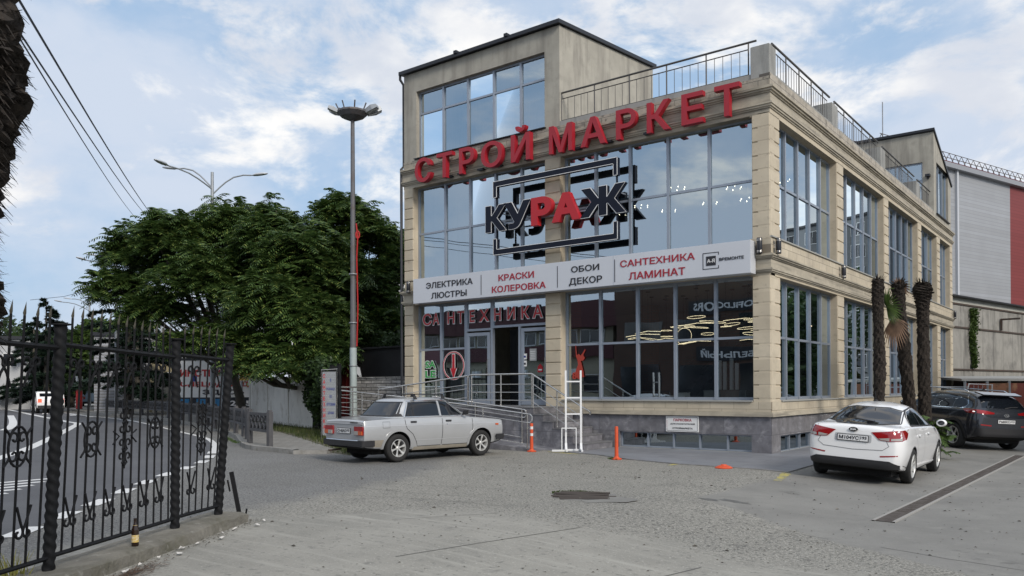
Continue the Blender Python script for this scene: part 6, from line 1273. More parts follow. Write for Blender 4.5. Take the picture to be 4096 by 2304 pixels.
def decal(name,bv,poly,ax,m,parent,off=.003,res=.05,smooth=True,thick=0):
    """panel lying on the body: poly in (x,z) for 'L'/'R', (y,z) for 'rear'/'front', (x,y) for 'top'"""
    bm=bmesh.new(); bm.faces.new([bm.verts.new((a,b,0)) for a,b in poly])
    x0,x1=min(p[0] for p in poly),max(p[0] for p in poly); y0,y1=min(p[1] for p in poly),max(p[1] for p in poly)
    for lo,hi,axn in ((x0,x1,0),(y0,y1,1)):
        k=int((hi-lo)/res)
        for i in range(1,k+1):
            co_=[0,0,0]; co_[axn]=lo+(hi-lo)*i/(k+1); no=[0,0,0]; no[axn]=1
            bmesh.ops.bisect_plane(bm,geom=bm.verts[:]+bm.edges[:]+bm.faces[:],plane_co=co_,plane_no=no)
    bmesh.ops.triangulate(bm,faces=[f for f in bm.faces if len(f.verts)>4])
    D={'L':((0,3,0),(0,-1,0)),'R':((0,-3,0),(0,1,0)),'rear':((-5,0,0),(1,0,0)),'front':((5,0,0),(-1,0,0)),'top':((0,0,3),(0,0,-1))}[ax]; d=Vector(D[1]); bad=[]
    for v in bm.verts:
        a,b=v.co.x,v.co.y; o={'L':Vector((a,3,b)),'R':Vector((a,-3,b)),'rear':Vector((-5,a,b)),'front':Vector((5,a,b)),'top':Vector((a,b,3))}[ax]
        h=bv.ray_cast(o,d)
        if h[0] is None: bad.append(v); continue
        nn=h[1]; nn=nn if nn.dot(d)<0 else -nn; v.co=h[0]+nn*off
    if bad: bmesh.ops.delete(bm,geom=bad,context='VERTS')
    if thick: 
        r=bmesh.ops.extrude_face_region(bm,geom=bm.faces[:]); 
        for v in [g for g in r['geom'] if isinstance(g,bmesh.types.BMVert)]: v.co=v.co-d*thick
    bmesh.ops.recalc_face_normals(bm,faces=bm.faces)
    if not thick:
        for f in bm.faces:
            if f.normal.dot(d)>0: f.normal_flip()
    me=bpy.data.meshes.new(name); bm.to_mesh(me); bm.free(); me.materials.append(m); me.shade_smooth(); me.set_sharp_from_angle(angle=R(35))
    o=bpy.data.objects.new(name,me); col.objects.link(o); o.parent=parent; return o
def strip(pts,wd):   # polyline -> closed thin outline
    P=[Vector(p) for p in pts]; L_=[];R_=[]
    for i,p in enumerate(P):
        d=(P[min(i+1,len(P)-1)]-P[max(i-1,0)]).normalized(); n=Vector((-d.y,d.x))*wd/2; L_.append(tuple(p+n)); R_.append(tuple(p-n))
    return L_+R_[::-1]
def arcp(cx,cz,r,a0,a1,n=16): return [(cx+r*math.cos(a0+(a1-a0)*i/n),cz+r*math.sin(a0+(a1-a0)*i/n)) for i in range(n+1)]
def rrect(x0,x1,y0,y1,r,n=4):
    o=[]
    for cx,cy,a in ((x1-r,y1-r,0),(x0+r,y1-r,pi/2),(x0+r,y0+r,pi),(x1-r,y0+r,1.5*pi)): o+=[(cx+r*math.cos(a+pi/2*i/n),cy+r*math.sin(a+pi/2*i/n)) for i in range(n+1)]
    return o
def wheel(root,x,side,yo,r,w_,nsp,style,rimr):
    """tyre and rim; outer face at |y|=yo"""
    W=obj('wheel',MB().lathe([(rimr*.99,-w_*.42),(r*.86,-w_/2),(r*.965,-w_*.42),(r,-w_*.30),(r,w_*.30),(r*.965,w_*.42),(r*.86,w_/2),(rimr*1.03,w_*.47),(rimr*.99,w_*.40)],40,Matrix.Translation((x,side*(yo-w_/2),r))@Matrix.Rotation(-side*pi/2,4,'X')),RUB,root,smooth=60,world=False)
    M=Matrix.Translation((x,side*(yo-w_/2),r))@Matrix.Rotation(-side*pi/2,4,'X'); q=MB()
    q.lathe([(rimr,w_*.46),(rimr*.95,w_*.47),(rimr*.90,w_*.36),(rimr*.88,-w_*.2)],40,M)
    for k in range(nsp):
        a=2*pi*k/nsp+.3
        if style=='six': prof=[(.17,.11),(.5,.085),(.92,.17)]
        elif style=='twin': prof=[(.17,.07),(.6,.045),(.93,.05)]
        else: prof=[(.17,.10),(.55,.07),(.93,.09)]
        for da in ((-.13,.13) if style=='twin' else (0,)):
            Ma=M@Matrix.Rotation(a+da,4,'Z'); v=[]
            for t,h in prof: z=w_*(.30+.13*t); v+=[(t*rimr,-h*rimr,z-.012),(t*rimr,h*rimr,z-.012),(t*rimr,h*rimr*.75,z),(t*rimr,-h*rimr*.75,z)]
            q.add(v,[(4*i+j,4*i+(j+1)%4,4*i+4+(j+1)%4,4*i+4+j) for i in range(2) for j in range(4)],Ma)
    q.lathe([(0,w_*.37),(rimr*.12,w_*.38),(rimr*.22,w_*.33),(rimr*.24,w_*.2)],20,M)
    obj('rim',q,RIM,W,world=False,smooth=30)
    obj('brake_disc',MB().lathe([(0,-.01),(rimr*.8,-.01),(rimr*.8,.0),(0,.0)],24,M),mat('brake_dark',(.03,.03,.03),.6,.5),W,world=False); return W
def plate(root,T,u0,u1,z0,z1,txt,reg,o0,dp=.012,frame=True):
    p=obj('number_plate',MB().add([T(u0,o0,z0),T(u1,o0,z0),T(u1,o0,z1),T(u0,o0,z1),T(u0,o0+dp,z0),T(u1,o0+dp,z0),T(u1,o0+dp,z1),T(u0,o0+dp,z1)],[(0,3,2,1),(4,5,6,7),(0,1,5,4),(1,2,6,5),(2,3,7,6),(3,0,4,7)]),BPL,root,world=False)
    e=.010; o1=o0+dp+.001; obj('plate_face',MB().add([T(u0+e,o1,z0+e),T(u1-e,o1,z0+e),T(u1-e,o1,z1-e),T(u0+e,o1,z1-e)],[(0,1,2,3)]),WEDGE,p,world=False,fixn=False)
    w_=u1-u0; h=z1-z0; obj('plate_text',fittext(txt,T,u0+w_*.06,u0+w_*.70,z0+h*.22,z0+h*.80,o1+.001,o1+.003,.03),INK,p,world=False); obj('plate_text',fittext(reg,T,u0+w_*.75,u0+w_*.94,z0+h*.34,z0+h*.80,o1+.001,o1+.003,.03),INK,p,world=False)
    obj('plate_divider',MB().add([T(u0+w_*.72,o1+.001,z0+e),T(u0+w_*.728,o1+.001,z0+e),T(u0+w_*.728,o1+.001,z1-e),T(u0+w_*.72,o1+.001,z1-e)],[(0,1,2,3)]),INK,p,world=False,fixn=False)
def REAR(u,o,z): return (-o,-u,z)   # seen from behind: u grows to the car's right side
def place(S,x,y,h,wb,tr):
    c,s=math.cos(h),math.sin(h); f=hz(x+c*wb/2,y+s*wb/2)-hz(x-c*wb/2,y-s*wb/2); l=hz(x-s*tr/2,y+c*tr/2)-hz(x+s*tr/2,y-c*tr/2)
    z=(hz(x+c*wb/2,y+s*wb/2)+hz(x-c*wb/2,y-s*wb/2)+hz(x-s*tr/2,y+c*tr/2)+hz(x+s*tr/2,y-c*tr/2))/4
    S.location=(x,y,z+.008); S.rotation_euler=(math.atan2(l,tr),-math.atan2(f,wb),h)
# --- old silver saloon
def lada():
    S=thing('parked_car','old boxy silver saloon with a black roof rack parked in front of the ramp','car')
    def roofst(x,zb,zs,gy,zr,ry,zt,ym=.80): return (x,[(0,zb),(.70,zb),(ym,.56),(ym-.005,zs-.12),(ym-.035,zs),(gy,zs+.012),(ry,zr),(0,zt)])
    def deck(x,zb,zs,ym=.80,crown=.025,ysh=.035,zlow=.56): return (x,[(0,zb),(.70 if ym>.78 else ym-.04,zb),(ym,zlow),(ym-.005,zs-.12),(ym-ysh,zs),(ym-.14,zs+.008),(.36,zs+crown*.8),(0,zs+crown)])
    st=[deck(-2.08,.36,.885,.765),deck(-2.06,.33,.915,.775),deck(-1.95,.30,.925,.785),deck(-1.6,.28,.935),deck(-1.34,.24,.945),
        roofst(-1.27,.24,.945,.70,.985,.58,1.0),roofst(-.93,.22,.948,.725,1.345,.575,1.375),roofst(-.80,.22,.95,.73,1.375,.575,1.408),roofst(-.3,.22,.95,.73,1.39,.585,1.43),roofst(.22,.22,.948,.73,1.375,.58,1.415),roofst(.36,.22,.945,.73,1.345,.575,1.385),
        roofst(.86,.22,.93,.71,.965,.60,.985),deck(.93,.22,.925),deck(1.3,.24,.90),deck(1.75,.28,.855),deck(1.88,.32,.84,.785),deck(1.92,.36,.82,.775)]
    b,bv=carbody('body',st,{1:.8,3:.35,4:.75,5:.5,6:.35,'end':.85,('st',4):.5,('st',5):.4,('st',6):.25,('st',11):.4,('st',12):.5},SILV,(-1.212,1.212),dict(r=.355,z=.315),.45,S,.4)
    for sd in ('R','L'):
        sg=-1 if sd=='R' else 1
        decal('side_window',bv,[(-.98,.985),(-.82,1.30),(-.02,1.315),(-.02,.985)],sd,CARG,S); decal('side_window',bv,[(.04,.985),(.04,1.315),(.26,1.30),(.66,1.0),(.65,.985)],sd,CARG,S)
        decal('window_frame',bv,strip([(-1.02,.975),(-.84,1.32),(-.0,1.332),(.28,1.32),(.70,.99)],.016),sd,CHR,S,.006); decal('window_frame',bv,strip([(-1.02,.972),(.72,.972)],.014),sd,CHR,S,.006); decal('pillar_trim',bv,strip([(.01,.98),(.01,1.325)],.03),sd,SILV,S,.006); decal('window_divider',bv,strip([(-.74,.985),(-.74,1.30)],.016),sd,BPL,S,.006)
        decal('pillar_vent',bv,[(-1.26,.985),(-1.03,.985),(-1.06,1.045),(-1.24,1.045)],sd,BPL,S,.006)
        for ln in ([(-1.03,.95),(-1.02,.82),(-.98,.72),(-.82,.60),(-.70,.42),(-.66,.32),(.0,.32)],[(.02,.96),(.02,.33)],[(.05,.32),(.88,.32),(.93,.50),(.93,.93)]): decal('door_seam',bv,strip(ln,.012),sd,SEAM,S,.004,.04)
        decal('waist_line',bv,strip([(-2.04,.80),(1.86,.78)],.010),sd,mat('silver_crease',(.62,.63,.65),.3,.4),S,.004); decal('lower_trim',bv,strip([(-.78,.46),(.88,.46)],.012),sd,mat('silver_crease',(.62,.63,.65),.3,.4),S,.004)
        decal('sill',bv,[(-.80,.235),(.82,.235),(.80,.31),(-.75,.31)],sd,DIRT,S,.003); decal('dusty_corner',bv,[(-2.02,.36),(-1.60,.34),(-1.56,.50),(-2.03,.50)],sd,DIRT,S,.003)
        for x in (-.88,.12): decal('door_handle',bv,rrect(x,x+.16,.845,.885,.01),sd,BPL,S,.004,thick=.012)
        decal('side_marker',bv,rrect(1.66,1.76,.72,.76,.008),sd,TORG,S,.004,thick=.01)
        for wx in (-1.212,1.212): decal('wheel_arch_lip',bv,strip(arcp(wx,.315,.385,-.02 if wx>0 else -.05,pi+.05,22),.06),sd,SILV,S,.003,.04,thick=.014)
        yy=sg*.80
        wheel(S,-1.212,sg,.80,.305,.185,6,'six',.195); wheel(S,1.212,sg,.80,.305,.185,6,'six',.195)
        q=MB(); q.add([(.62,sg*.76,.985),(.70,sg*.76,.985),(.70,sg*.92,1.0),(.62,sg*.92,1.0),(.64,sg*.78,1.09),(.70,sg*.78,1.09),(.69,sg*.93,1.10),(.65,sg*.93,1.10)],[(0,3,2,1),(4,5,6,7),(0,1,5,4),(1,2,6,5),(2,3,7,6),(3,0,4,7)]); obj('mirror',q,BPL,S,world=False,bevel=.01)
    decal('fuel_flap_seam',bv,strip([(-1.62,.755),(-1.62,.885),(-1.44,.885),(-1.44,.755),(-1.62,.755)],.006),'R',SEAM,S,.004); decal('key_lock',bv,rrect(.14,.165,.775,.80,.01),'R',CHR,S,.005)
    decal('rear_window',bv,[(-.64,1.0),(.64,1.0),(.53,1.285),(-.53,1.285)],'rear',CARG,S,.004); decal('window_rubber',bv,strip([(-.665,.995),(.665,.995),(.55,1.295),(-.55,1.295),(-.665,.995)],.022),'rear',BPL,S,.007)
    decal('windscreen',bv,[(-.64,1.0),(.64,1.0),(.53,1.28),(-.53,1.28)],'front',CARG,S,.004); decal('grille',bv,rrect(-.6,.6,.62,.78,.02),'front',BPL,S,.004,thick=.02)
    for s0 in (-1,1):
        t=decal('tail_lamp',bv,rrect(min(s0*.42,s0*.745),max(s0*.42,s0*.745),.61,.80,.012),'rear',TRED,S,.003,thick=.03)
        obj('lamp_orange',MB().box(-2.13,-2.1105 if 0 else -2.112,min(s0*.60,s0*.74),max(s0*.60,s0*.74),.62,.70),TORG,t,world=False); obj('lamp_clear',MB().box(-2.13,-2.112,min(s0*.44,s0*.59),max(s0*.44,s0*.59),.62,.70),TCLR,t,world=False)
        decal('head_lamp',bv,rrect(min(s0*.42,s0*.72),max(s0*.42,s0*.72),.60,.77,.012),'front',TCLR,S,.003,thick=.03)
    plate(S,REAR,-.27,.25,.635,.755,'О143АО','193',2.085)
    obj('lid_trim',MB().box(-2.095,-2.07,-.70,.70,.845,.857),mat('silver_crease',(.62,.63,.65),.3,.4),S,world=False); obj('badge',MB().box(-2.10,-2.08,-.52,-.25,.866,.885),BPL,S,world=False)
    decal('lid_seam',bv,strip([(-2.03,.70),(-1.36,.68)],.008),'top',SEAM,S,.004); decal('lid_seam',bv,strip([(-2.03,-.70),(-1.36,-.68)],.008),'top',SEAM,S,.004)
    for x0,sx,nm in ((-2.14,-1,'rear_bumper'),(1.97,1,'front_bumper')):
        q=MB(); z0,z1=.37,.50; xi=x0-sx*.30; pts=[(xi,.815),(x0-sx*.06,.815),(x0,.77),(x0+sx*.035,.0),(x0,-.77),(x0-sx*.06,-.815),(xi,-.815)]; inn=[(xi,.795),(x0-sx*.08,.79),(x0-sx*.04,.75),(x0-sx*.02,0),(x0-sx*.04,-.75),(x0-sx*.08,-.79),(xi,-.795)]
        v=[]; 
        for (a,b),(c_,d_) in zip(pts,inn): v+=[(a,b,z0),(a,b,z1),(c_,d_,z1),(c_,d_,z0)]
        q.add(v,[(4*i+j,4*i+(j+1)%4,4*i+4+(j+1)%4,4*i+4+j) for i in range(6) for j in range(4)]+[(0,1,2,3),(24,27,26,25)]); bp=obj(nm,q,BPL,S,world=False,bevel=.008)
        obj('chrome_strip',MB().tube([(x0+sx*.0,-.62,z1+.0),(x0+sx*.035,0,z1+.0),(x0+sx*.0,.62,z1+.0)],.014,6),CHR,bp,world=False)
    obj('exhaust',MB().tube([(-1.9,.42,.27),(-2.2,.45,.25)],.022,10),RG,S,world=False)
    rk=obj('roof_rack',MB().tube([(-.62,-.60,1.475),(-.62,.60,1.475)],.014,6),BPL,S,world=False); obj('crossbar',MB().tube([(.18,-.60,1.47),(.18,.60,1.47)],.014,6),BPL,rk,world=False)
    for x in (-.62,.18):
        for sg in (-1,1): obj('rack_foot',MB().add([(x-.04,sg*.64,1.36),(x+.04,sg*.64,1.36),(x+.025,sg*.57,1.475),(x-.025,sg*.57,1.475),(x-.04,sg*.60,1.36),(x+.04,sg*.60,1.36),(x+.025,sg*.54,1.475),(x-.025,sg*.54,1.475)],[(0,1,2,3),(4,7,6,5),(0,4,5,1),(1,5,6,2),(2,6,7,3),(3,7,4,0)]),BPL,rk,world=False)
    obj('under_shade_box',MB().box(-1.7,1.7,-.5,.5,.17,.30),ARCH,S,world=False)  # box added to deepen the shade under the car
    place(S,-6.444,-5.319,R(81.5),2.42,1.36)
lada()
# --- white saloon
def kia():
    S=thing('parked_car','white modern saloon seen from behind with red tail lamps parked beside the drain','car')
    def rf(x,zb,zs,gy,zr,ry,zt,ym=.855,ys=.78): return (x,[(0,zb),(ys,zb),(ym,.52),(ym-.012,zs-.16),(ym-.07,zs),(gy,zs+.03),(ry,zr),(0,zt)])
    def dk(x,zb,zs,ym=.855,cr=.04,ys=.76,zw=.52): return (x,[(0,zb),(ys,zb),(ym,zw),(ym-.015,zs-.16),(ym-.08,zs-.01),(ym-.20,zs+cr*.35),(.35,zs+cr*.85),(0,zs+cr)])
    st=[dk(-2.20,.34,.80,.60,.03,.52,.50),dk(-2.175,.30,.96,.72,.05,.64,.50),dk(-2.08,.27,1.00,.80,.05,.72,.50),dk(-1.92,.25,1.01,.842,.045),dk(-1.66,.22,1.01,.855,.05),
        rf(-1.5,.20,1.01,.70,1.07,.58,1.10),rf(-1.1,.18,1.00,.72,1.24,.56,1.29),rf(-.65,.18,.985,.735,1.36,.54,1.425),rf(-.1,.18,.965,.745,1.385,.55,1.455),rf(.35,.18,.95,.75,1.33,.56,1.41),rf(.85,.18,.935,.74,1.12,.60,1.21),rf(1.2,.18,.92,.70,.97,.62,1.02),
        dk(1.32,.18,.90,.855,.06),dk(1.75,.22,.80,.84,.05),dk(2.02,.26,.68,.78,.04),dk(2.14,.30,.58,.66,.03)]
    b,bv=carbody('body',st,{1:.5,4:.35,5:.35,6:.2,'end':.3,('st',1):.35},WHITEP,(-1.285,1.285),dict(r=.345,z=.32),.5,S,.35)
    for sd in ('R','L'):
        sg=-1 if sd=='R' else 1
        decal('side_window',bv,[(-1.06,1.045),(-.95,1.16),(-.70,1.265),(-.34,1.30),(-.34,1.02)],sd,CARG,S,.004); decal('side_window',bv,[(-.28,1.015),(-.28,1.305),(.08,1.30),(.42,1.215),(.93,.985),(.92,.975)],sd,CARG,S,.004)
        decal('window_trim',bv,strip([(-1.12,1.03),(-.98,1.175),(-.70,1.285),(-.25,1.325),(.12,1.32),(.46,1.23),(1.0,.985)],.018),sd,BPL,S,.006); decal('window_trim',bv,strip([(-1.12,1.03),(-.3,1.005),(1.02,.965)],.025),sd,BPL,S,.006); decal('pillar_trim',bv,strip([(-.31,1.01),(-.31,1.305)],.04),sd,BPL,S,.006)
        for ln in ([(-1.05,1.02),(-1.08,.85),(-.93,.62),(-.86,.30),(.98,.28),(1.03,.55),(1.03,.95)],[(-.30,1.0),(-.27,.6),(-.25,.29)]): decal('door_seam',bv,strip(ln,.008),sd,mat('grey_gap',(.12,.12,.13),.7),S,.004,.04)
        decal('sill_moulding',bv,strip([(-.88,.30),(.95,.265)],.025),sd,mat('white_crease',(.8,.8,.8),.25),S,.004,thick=.008)
        for x in (-.86,.06): decal('door_handle',bv,rrect(x,x+.19,.83,.865,.015),sd,WHITEP,S,.012,thick=.022)
        for wx in (-1.285,1.285): wheel(S,wx,sg,.855,.315,.195,7,'five',.215); decal('wheel_arch_lip',bv,strip(arcp(wx,.32,.352,-.05,pi+.05,22),.018),sd,mat('grey_gap',(.12,.12,.13),.7),S,.003,.04)
        q=MB(); q.lathe([(0,-.01),(.07,-.01),(.10,.03),(.09,.10),(.0,.13)],16,Matrix.Translation((.86,sg*.93,1.03))@Matrix.Scale(1.0,4,(0,1,0))@Matrix.Rotation(pi/2,4,'Y')@Matrix.Scale(.75,4,(1,0,0))); mi_=obj('mirror',q,WHITEP,S,world=False,smooth=50); obj('mirror_glass',MB().lathe([(0,-.014),(.062,-.014),(.062,-.012),(0,-.012)],16,Matrix.Translation((.86,sg*.93,1.03))@Matrix.Rotation(pi/2,4,'Y')@Matrix.Scale(.75,4,(1,0,0))),CARG,mi_,world=False)
        # tail lamp: wraps from the lid round to the flank
        t=decal('tail_lamp',bv,[(sg*.30,.925),(sg*.60,.965),(sg*.785,.985),(sg*.79,.80),(sg*.60,.785),(sg*.44,.80)],'rear',TRED,S,.004,thick=.006); decal('lamp_clear',bv,[(sg*.42,.825),(sg*.60,.85),(sg*.60,.795),(sg*.47,.805)],'rear',TCLR,t,.013); decal('lamp_side',bv,[(-2.02,.81),(-2.02,.975),(-1.82,.985),(-1.70,.93),(-1.86,.83)],sd,TRED,t,.005); decal('lamp_clear',bv,[(sg*.63,.80),(sg*.775,.81),(sg*.775,.85),(sg*.63,.84)],'rear',TCLR,t,.013)
        decal('reflector',bv,[(sg*.47,.50),(sg*.74,.535),(sg*.74,.555),(sg*.46,.525)],'rear',TRED,S,.004)
    decal('rear_window',bv,[(-.61,1.07),(-.3,1.05),(.3,1.05),(.61,1.07),(.52,1.265),(.3,1.315),(-.3,1.315),(-.52,1.265)],'rear',CARG,S,.004,.04)
    decal('window_trim',bv,strip([(-.63,1.065),(-.3,1.045),(.3,1.045),(.63,1.065),(.54,1.27),(.3,1.325),(-.3,1.325),(-.54,1.27),(-.63,1.065)],.012),'rear',BPL,S,.005,.04)
    decal('windscreen',bv,[(-.66,1.0),(.66,1.0),(.52,1.27),(-.52,1.27)],'front',CARG,S,.004)
    decal('lower_bumper',bv,[(-.80,.30),(.80,.30),(.79,.36),(.62,.44),(-.62,.44),(-.79,.36)],'rear',BPL,S,.006,.05,thick=.01)
    GG=mat('grey_gap',(.12,.12,.13),.7)
    decal('lid_seam',bv,strip([(-.66,1.03),(-.55,.80),(-.60,.70),(-.50,.625),(0,.60),(.50,.625),(.60,.70),(.55,.80),(.66,1.03)],.009),'rear',GG,S,.004,.04)
    decal('plate_recess',bv,rrect(-.31,.31,.735,.875,.02),'rear',mat('white_shadow',(.45,.46,.47),.4),S,.003)
    plate(S,REAR,-.265,.265,.745,.862,'М104УС','193',2.205)
    em=obj('emblem',MB().prism([(.075*math.cos(t),.955+.036*math.sin(t)) for t in [2*pi*i/24 for i in range(24)]],lambda a,b,d:REAR(a,d,b),2.165,2.205),BPL,S,world=False); obj('emblem_rim',ring(lambda a,o,z:REAR(a,o,.955+(z-.955)*.5),0,.955,.070,.078,2.205,2.209),CHR,em,world=False); obj('emblem_text',fittext('KIA',REAR,-.05,.05,.938,.972,2.206,2.210,.04),WEDGE,em,world=False)
    obj('aerial_base',MB().lathe([(0,0),(.045,.0),(.03,.03),(0,.04)],12,Matrix.Translation((-.62,0,1.425))),BPL,S,world=False,smooth=True); obj('aerial',MB().tube([(-.62,0,1.45),(-.72,0,1.62)],.006,6),BPL,S,world=False)
    q=MB(); q.box(-1.95,1.95,-.62,.62,.15,.30); obj('under_shade_box',q,ARCH,S,world=False)  # added dark box, hung low so the shadow below turns darker
    place(S,2.825,-1.80,R(91.1),2.57,1.5)
kia()
# --- dark crossover
def suv():
    S=thing('parked_car','dark graphite crossover parked at an angle behind the palm trunks','car')
    def rf(x,zb,zs,gy,zr,ry,zt,ym=.915,ys=.82): return (x,[(0,zb),(ys,zb),(ym,.62),(ym-.01,zs-.18),(ym-.06,zs),(gy,zs+.03),(ry,zr),(0,zt)])
    def dk(x,zb,zs,ym=.915,cr=.05,ys=.80,zw=.62): return (x,[(0,zb),(ys,zb),(ym,zw),(ym-.015,zs-.16),(ym-.08,zs-.01),(ym-.22,zs+cr*.35),(.38,zs+cr*.85),(0,zs+cr)])
    st=[rf(-2.24,.42,.88,.62,.90,.5,.92,.70,.62),rf(-2.20,.38,1.02,.72,1.06,.56,1.08,.80,.72),rf(-2.06,.34,1.10,.78,1.24,.60,1.28,.87,.78),rf(-1.92,.30,1.10,.79,1.42,.60,1.47,.90,.80),rf(-1.78,.26,1.09,.79,1.52,.58,1.585),rf(-1.3,.24,1.08,.80,1.56,.60,1.62),rf(-.4,.24,1.06,.81,1.58,.61,1.645),rf(.3,.24,1.04,.81,1.53,.61,1.60),rf(.85,.24,1.03,.79,1.26,.64,1.34),rf(1.2,.24,1.02,.74,1.07,.66,1.12),
        dk(1.3,.24,1.0,.915,.07),dk(1.8,.27,.93,.90,.06),dk(2.12,.32,.80,.82,.04),dk(2.22,.38,.66,.68,.03)]
    b,bv=carbody('body',st,{1:.5,4:.45,5:.35,6:.25,'end':.3},DARKP,(-1.335,1.335),dict(r=.40,z=.37),.52,S,.4)
    for sd in ('R','L'):
        sg=-1 if sd=='R' else 1
        decal('side_window',bv,[(-1.62,1.22),(-1.48,1.36),(-1.12,1.45),(-1.12,1.13),(-1.42,1.14)],sd,CARG,S,.004); decal('side_window',bv,[(-1.06,1.125),(-1.06,1.455),(-.22,1.48),(-.22,1.10)],sd,CARG,S,.004); decal('side_window',bv,[(-.16,1.10),(-.16,1.48),(.28,1.44),(.92,1.10)],sd,CARG,S,.004)
        decal('chrome_strip',bv,strip([(-1.44,1.50),(-1.68,1.24),(-1.60,1.145),(-1.42,1.11),(.95,1.07)],.022),sd,CHR,S,.006)
        for ln in ([(-1.12,1.10),(-1.10,.85),(-.92,.66),(-.86,.36),(1.0,.34),(1.03,1.03)],[(-.19,1.08),(-.17,.36)]): decal('door_seam',bv,strip(ln,.010),sd,SEAM,S,.004,.04)
        decal('lower_cladding',bv,[(-.90,.26),(.92,.26),(.92,.40),(-.90,.40)],sd,BPL,S,.004,thick=.01); 
        for wx in (-1.335,1.335): wheel(S,wx,sg,.915,.355,.22,5,'twin',.245); decal('wheel_arch_lip',bv,strip(arcp(wx,.37,.44,-.1,pi+.1,22),.08),sd,BPL,S,.003,.04,thick=.012)
        for x in (-.85,.08): decal('door_handle',bv,rrect(x,x+.2,.93,.965,.015),sd,DARKP,S,.012,thick=.02)
        obj('roof_bar',MB().tube([(-1.45,sg*.60,1.585),(-1.3,sg*.61,1.635),(.1,sg*.62,1.645),(.3,sg*.62,1.59)],.018,8),CHR,S,world=False)
        q=MB(); q.lathe([(0,-.01),(.08,-.01),(.11,.03),(.10,.10),(.0,.13)],16,Matrix.Translation((.80,sg*1.0,1.12))@Matrix.Rotation(pi/2,4,'Y')@Matrix.Scale(.8,4,(1,0,0))); obj('mirror',q,DARKP,S,world=False,smooth=50)
        t=decal('tail_lamp',bv,[(sg*.34,1.05),(sg*.60,1.10),(sg*.78,1.115),(sg*.80,1.02),(sg*.60,1.0),(sg*.36,1.01)],'rear',TRED,S,.004,thick=.004); decal('lamp_side',bv,[(-2.06,1.0),(-2.06,1.11),(-1.70,1.12),(-1.62,1.09),(-1.8,1.02)],sd,TRED,t,.005)
        decal('reflector',bv,[(sg*.44,.68),(sg*.74,.70),(sg*.74,.73),(sg*.43,.715)],'rear',TRED,S,.004)
    decal('rear_window',bv,[(-.64,1.17),(.64,1.17),(.56,1.43),(-.56,1.43)],'rear',CARG,S,.004); decal('windscreen',bv,[(-.68,1.12),(.68,1.12),(.56,1.42),(-.56,1.42)],'front',CARG,S,.004)
    q=MB(); q.add([(-1.72,-.62,1.56),(-1.72,.62,1.56),(-2.02,.58,1.50),(-2.02,-.58,1.50),(-1.72,-.62,1.60),(-1.72,.62,1.60),(-2.04,.58,1.53),(-2.04,-.58,1.53)],[(0,3,2,1),(4,5,6,7),(0,1,5,4),(1,2,6,5),(2,3,7,6),(3,0,4,7)]); obj('spoiler',q,DARKP,S,world=False,bevel=.01)
    obj('shark_fin',MB().add([(-1.30,-.03,1.61),(-1.30,.03,1.61),(-1.08,0,1.615),(-1.30,0,1.69)],[(0,1,3),(1,2,3),(2,0,3)]),BPL,S,world=False); decal('lower_bumper',bv,[(-.82,.40),(.82,.40),(.82,.62),(-.82,.62)],'rear',BPL,S,.005,thick=.008)
    obj('wiper',MB().tube([(-2.14,.0,1.17),(-2.10,-.22,1.21),(-2.09,-.42,1.215)],.014,6),BPL,S,world=False)
    plate(S,REAR,-.26,.26,.76,.875,'Р680КО','123',2.235)
    em=obj('emblem',ring(lambda a,o,z:REAR(a,o,.985+(z-.985)*.62),0,.985,.060,.074,2.215,2.235),CHR,S,world=False); obj('emblem_letter',fittext('H',REAR,-.035,.035,.96,1.01,2.215,2.232,.03,slant=.3),CHR,em,world=False)
    obj('under_shade_box',MB().box(-1.9,1.9,-.65,.65,.20,.35),ARCH,S,world=False)  # dark box added for a deeper shadow beneath
    place(S,2.48,8.02,R(134.9),2.67,1.6)
suv()
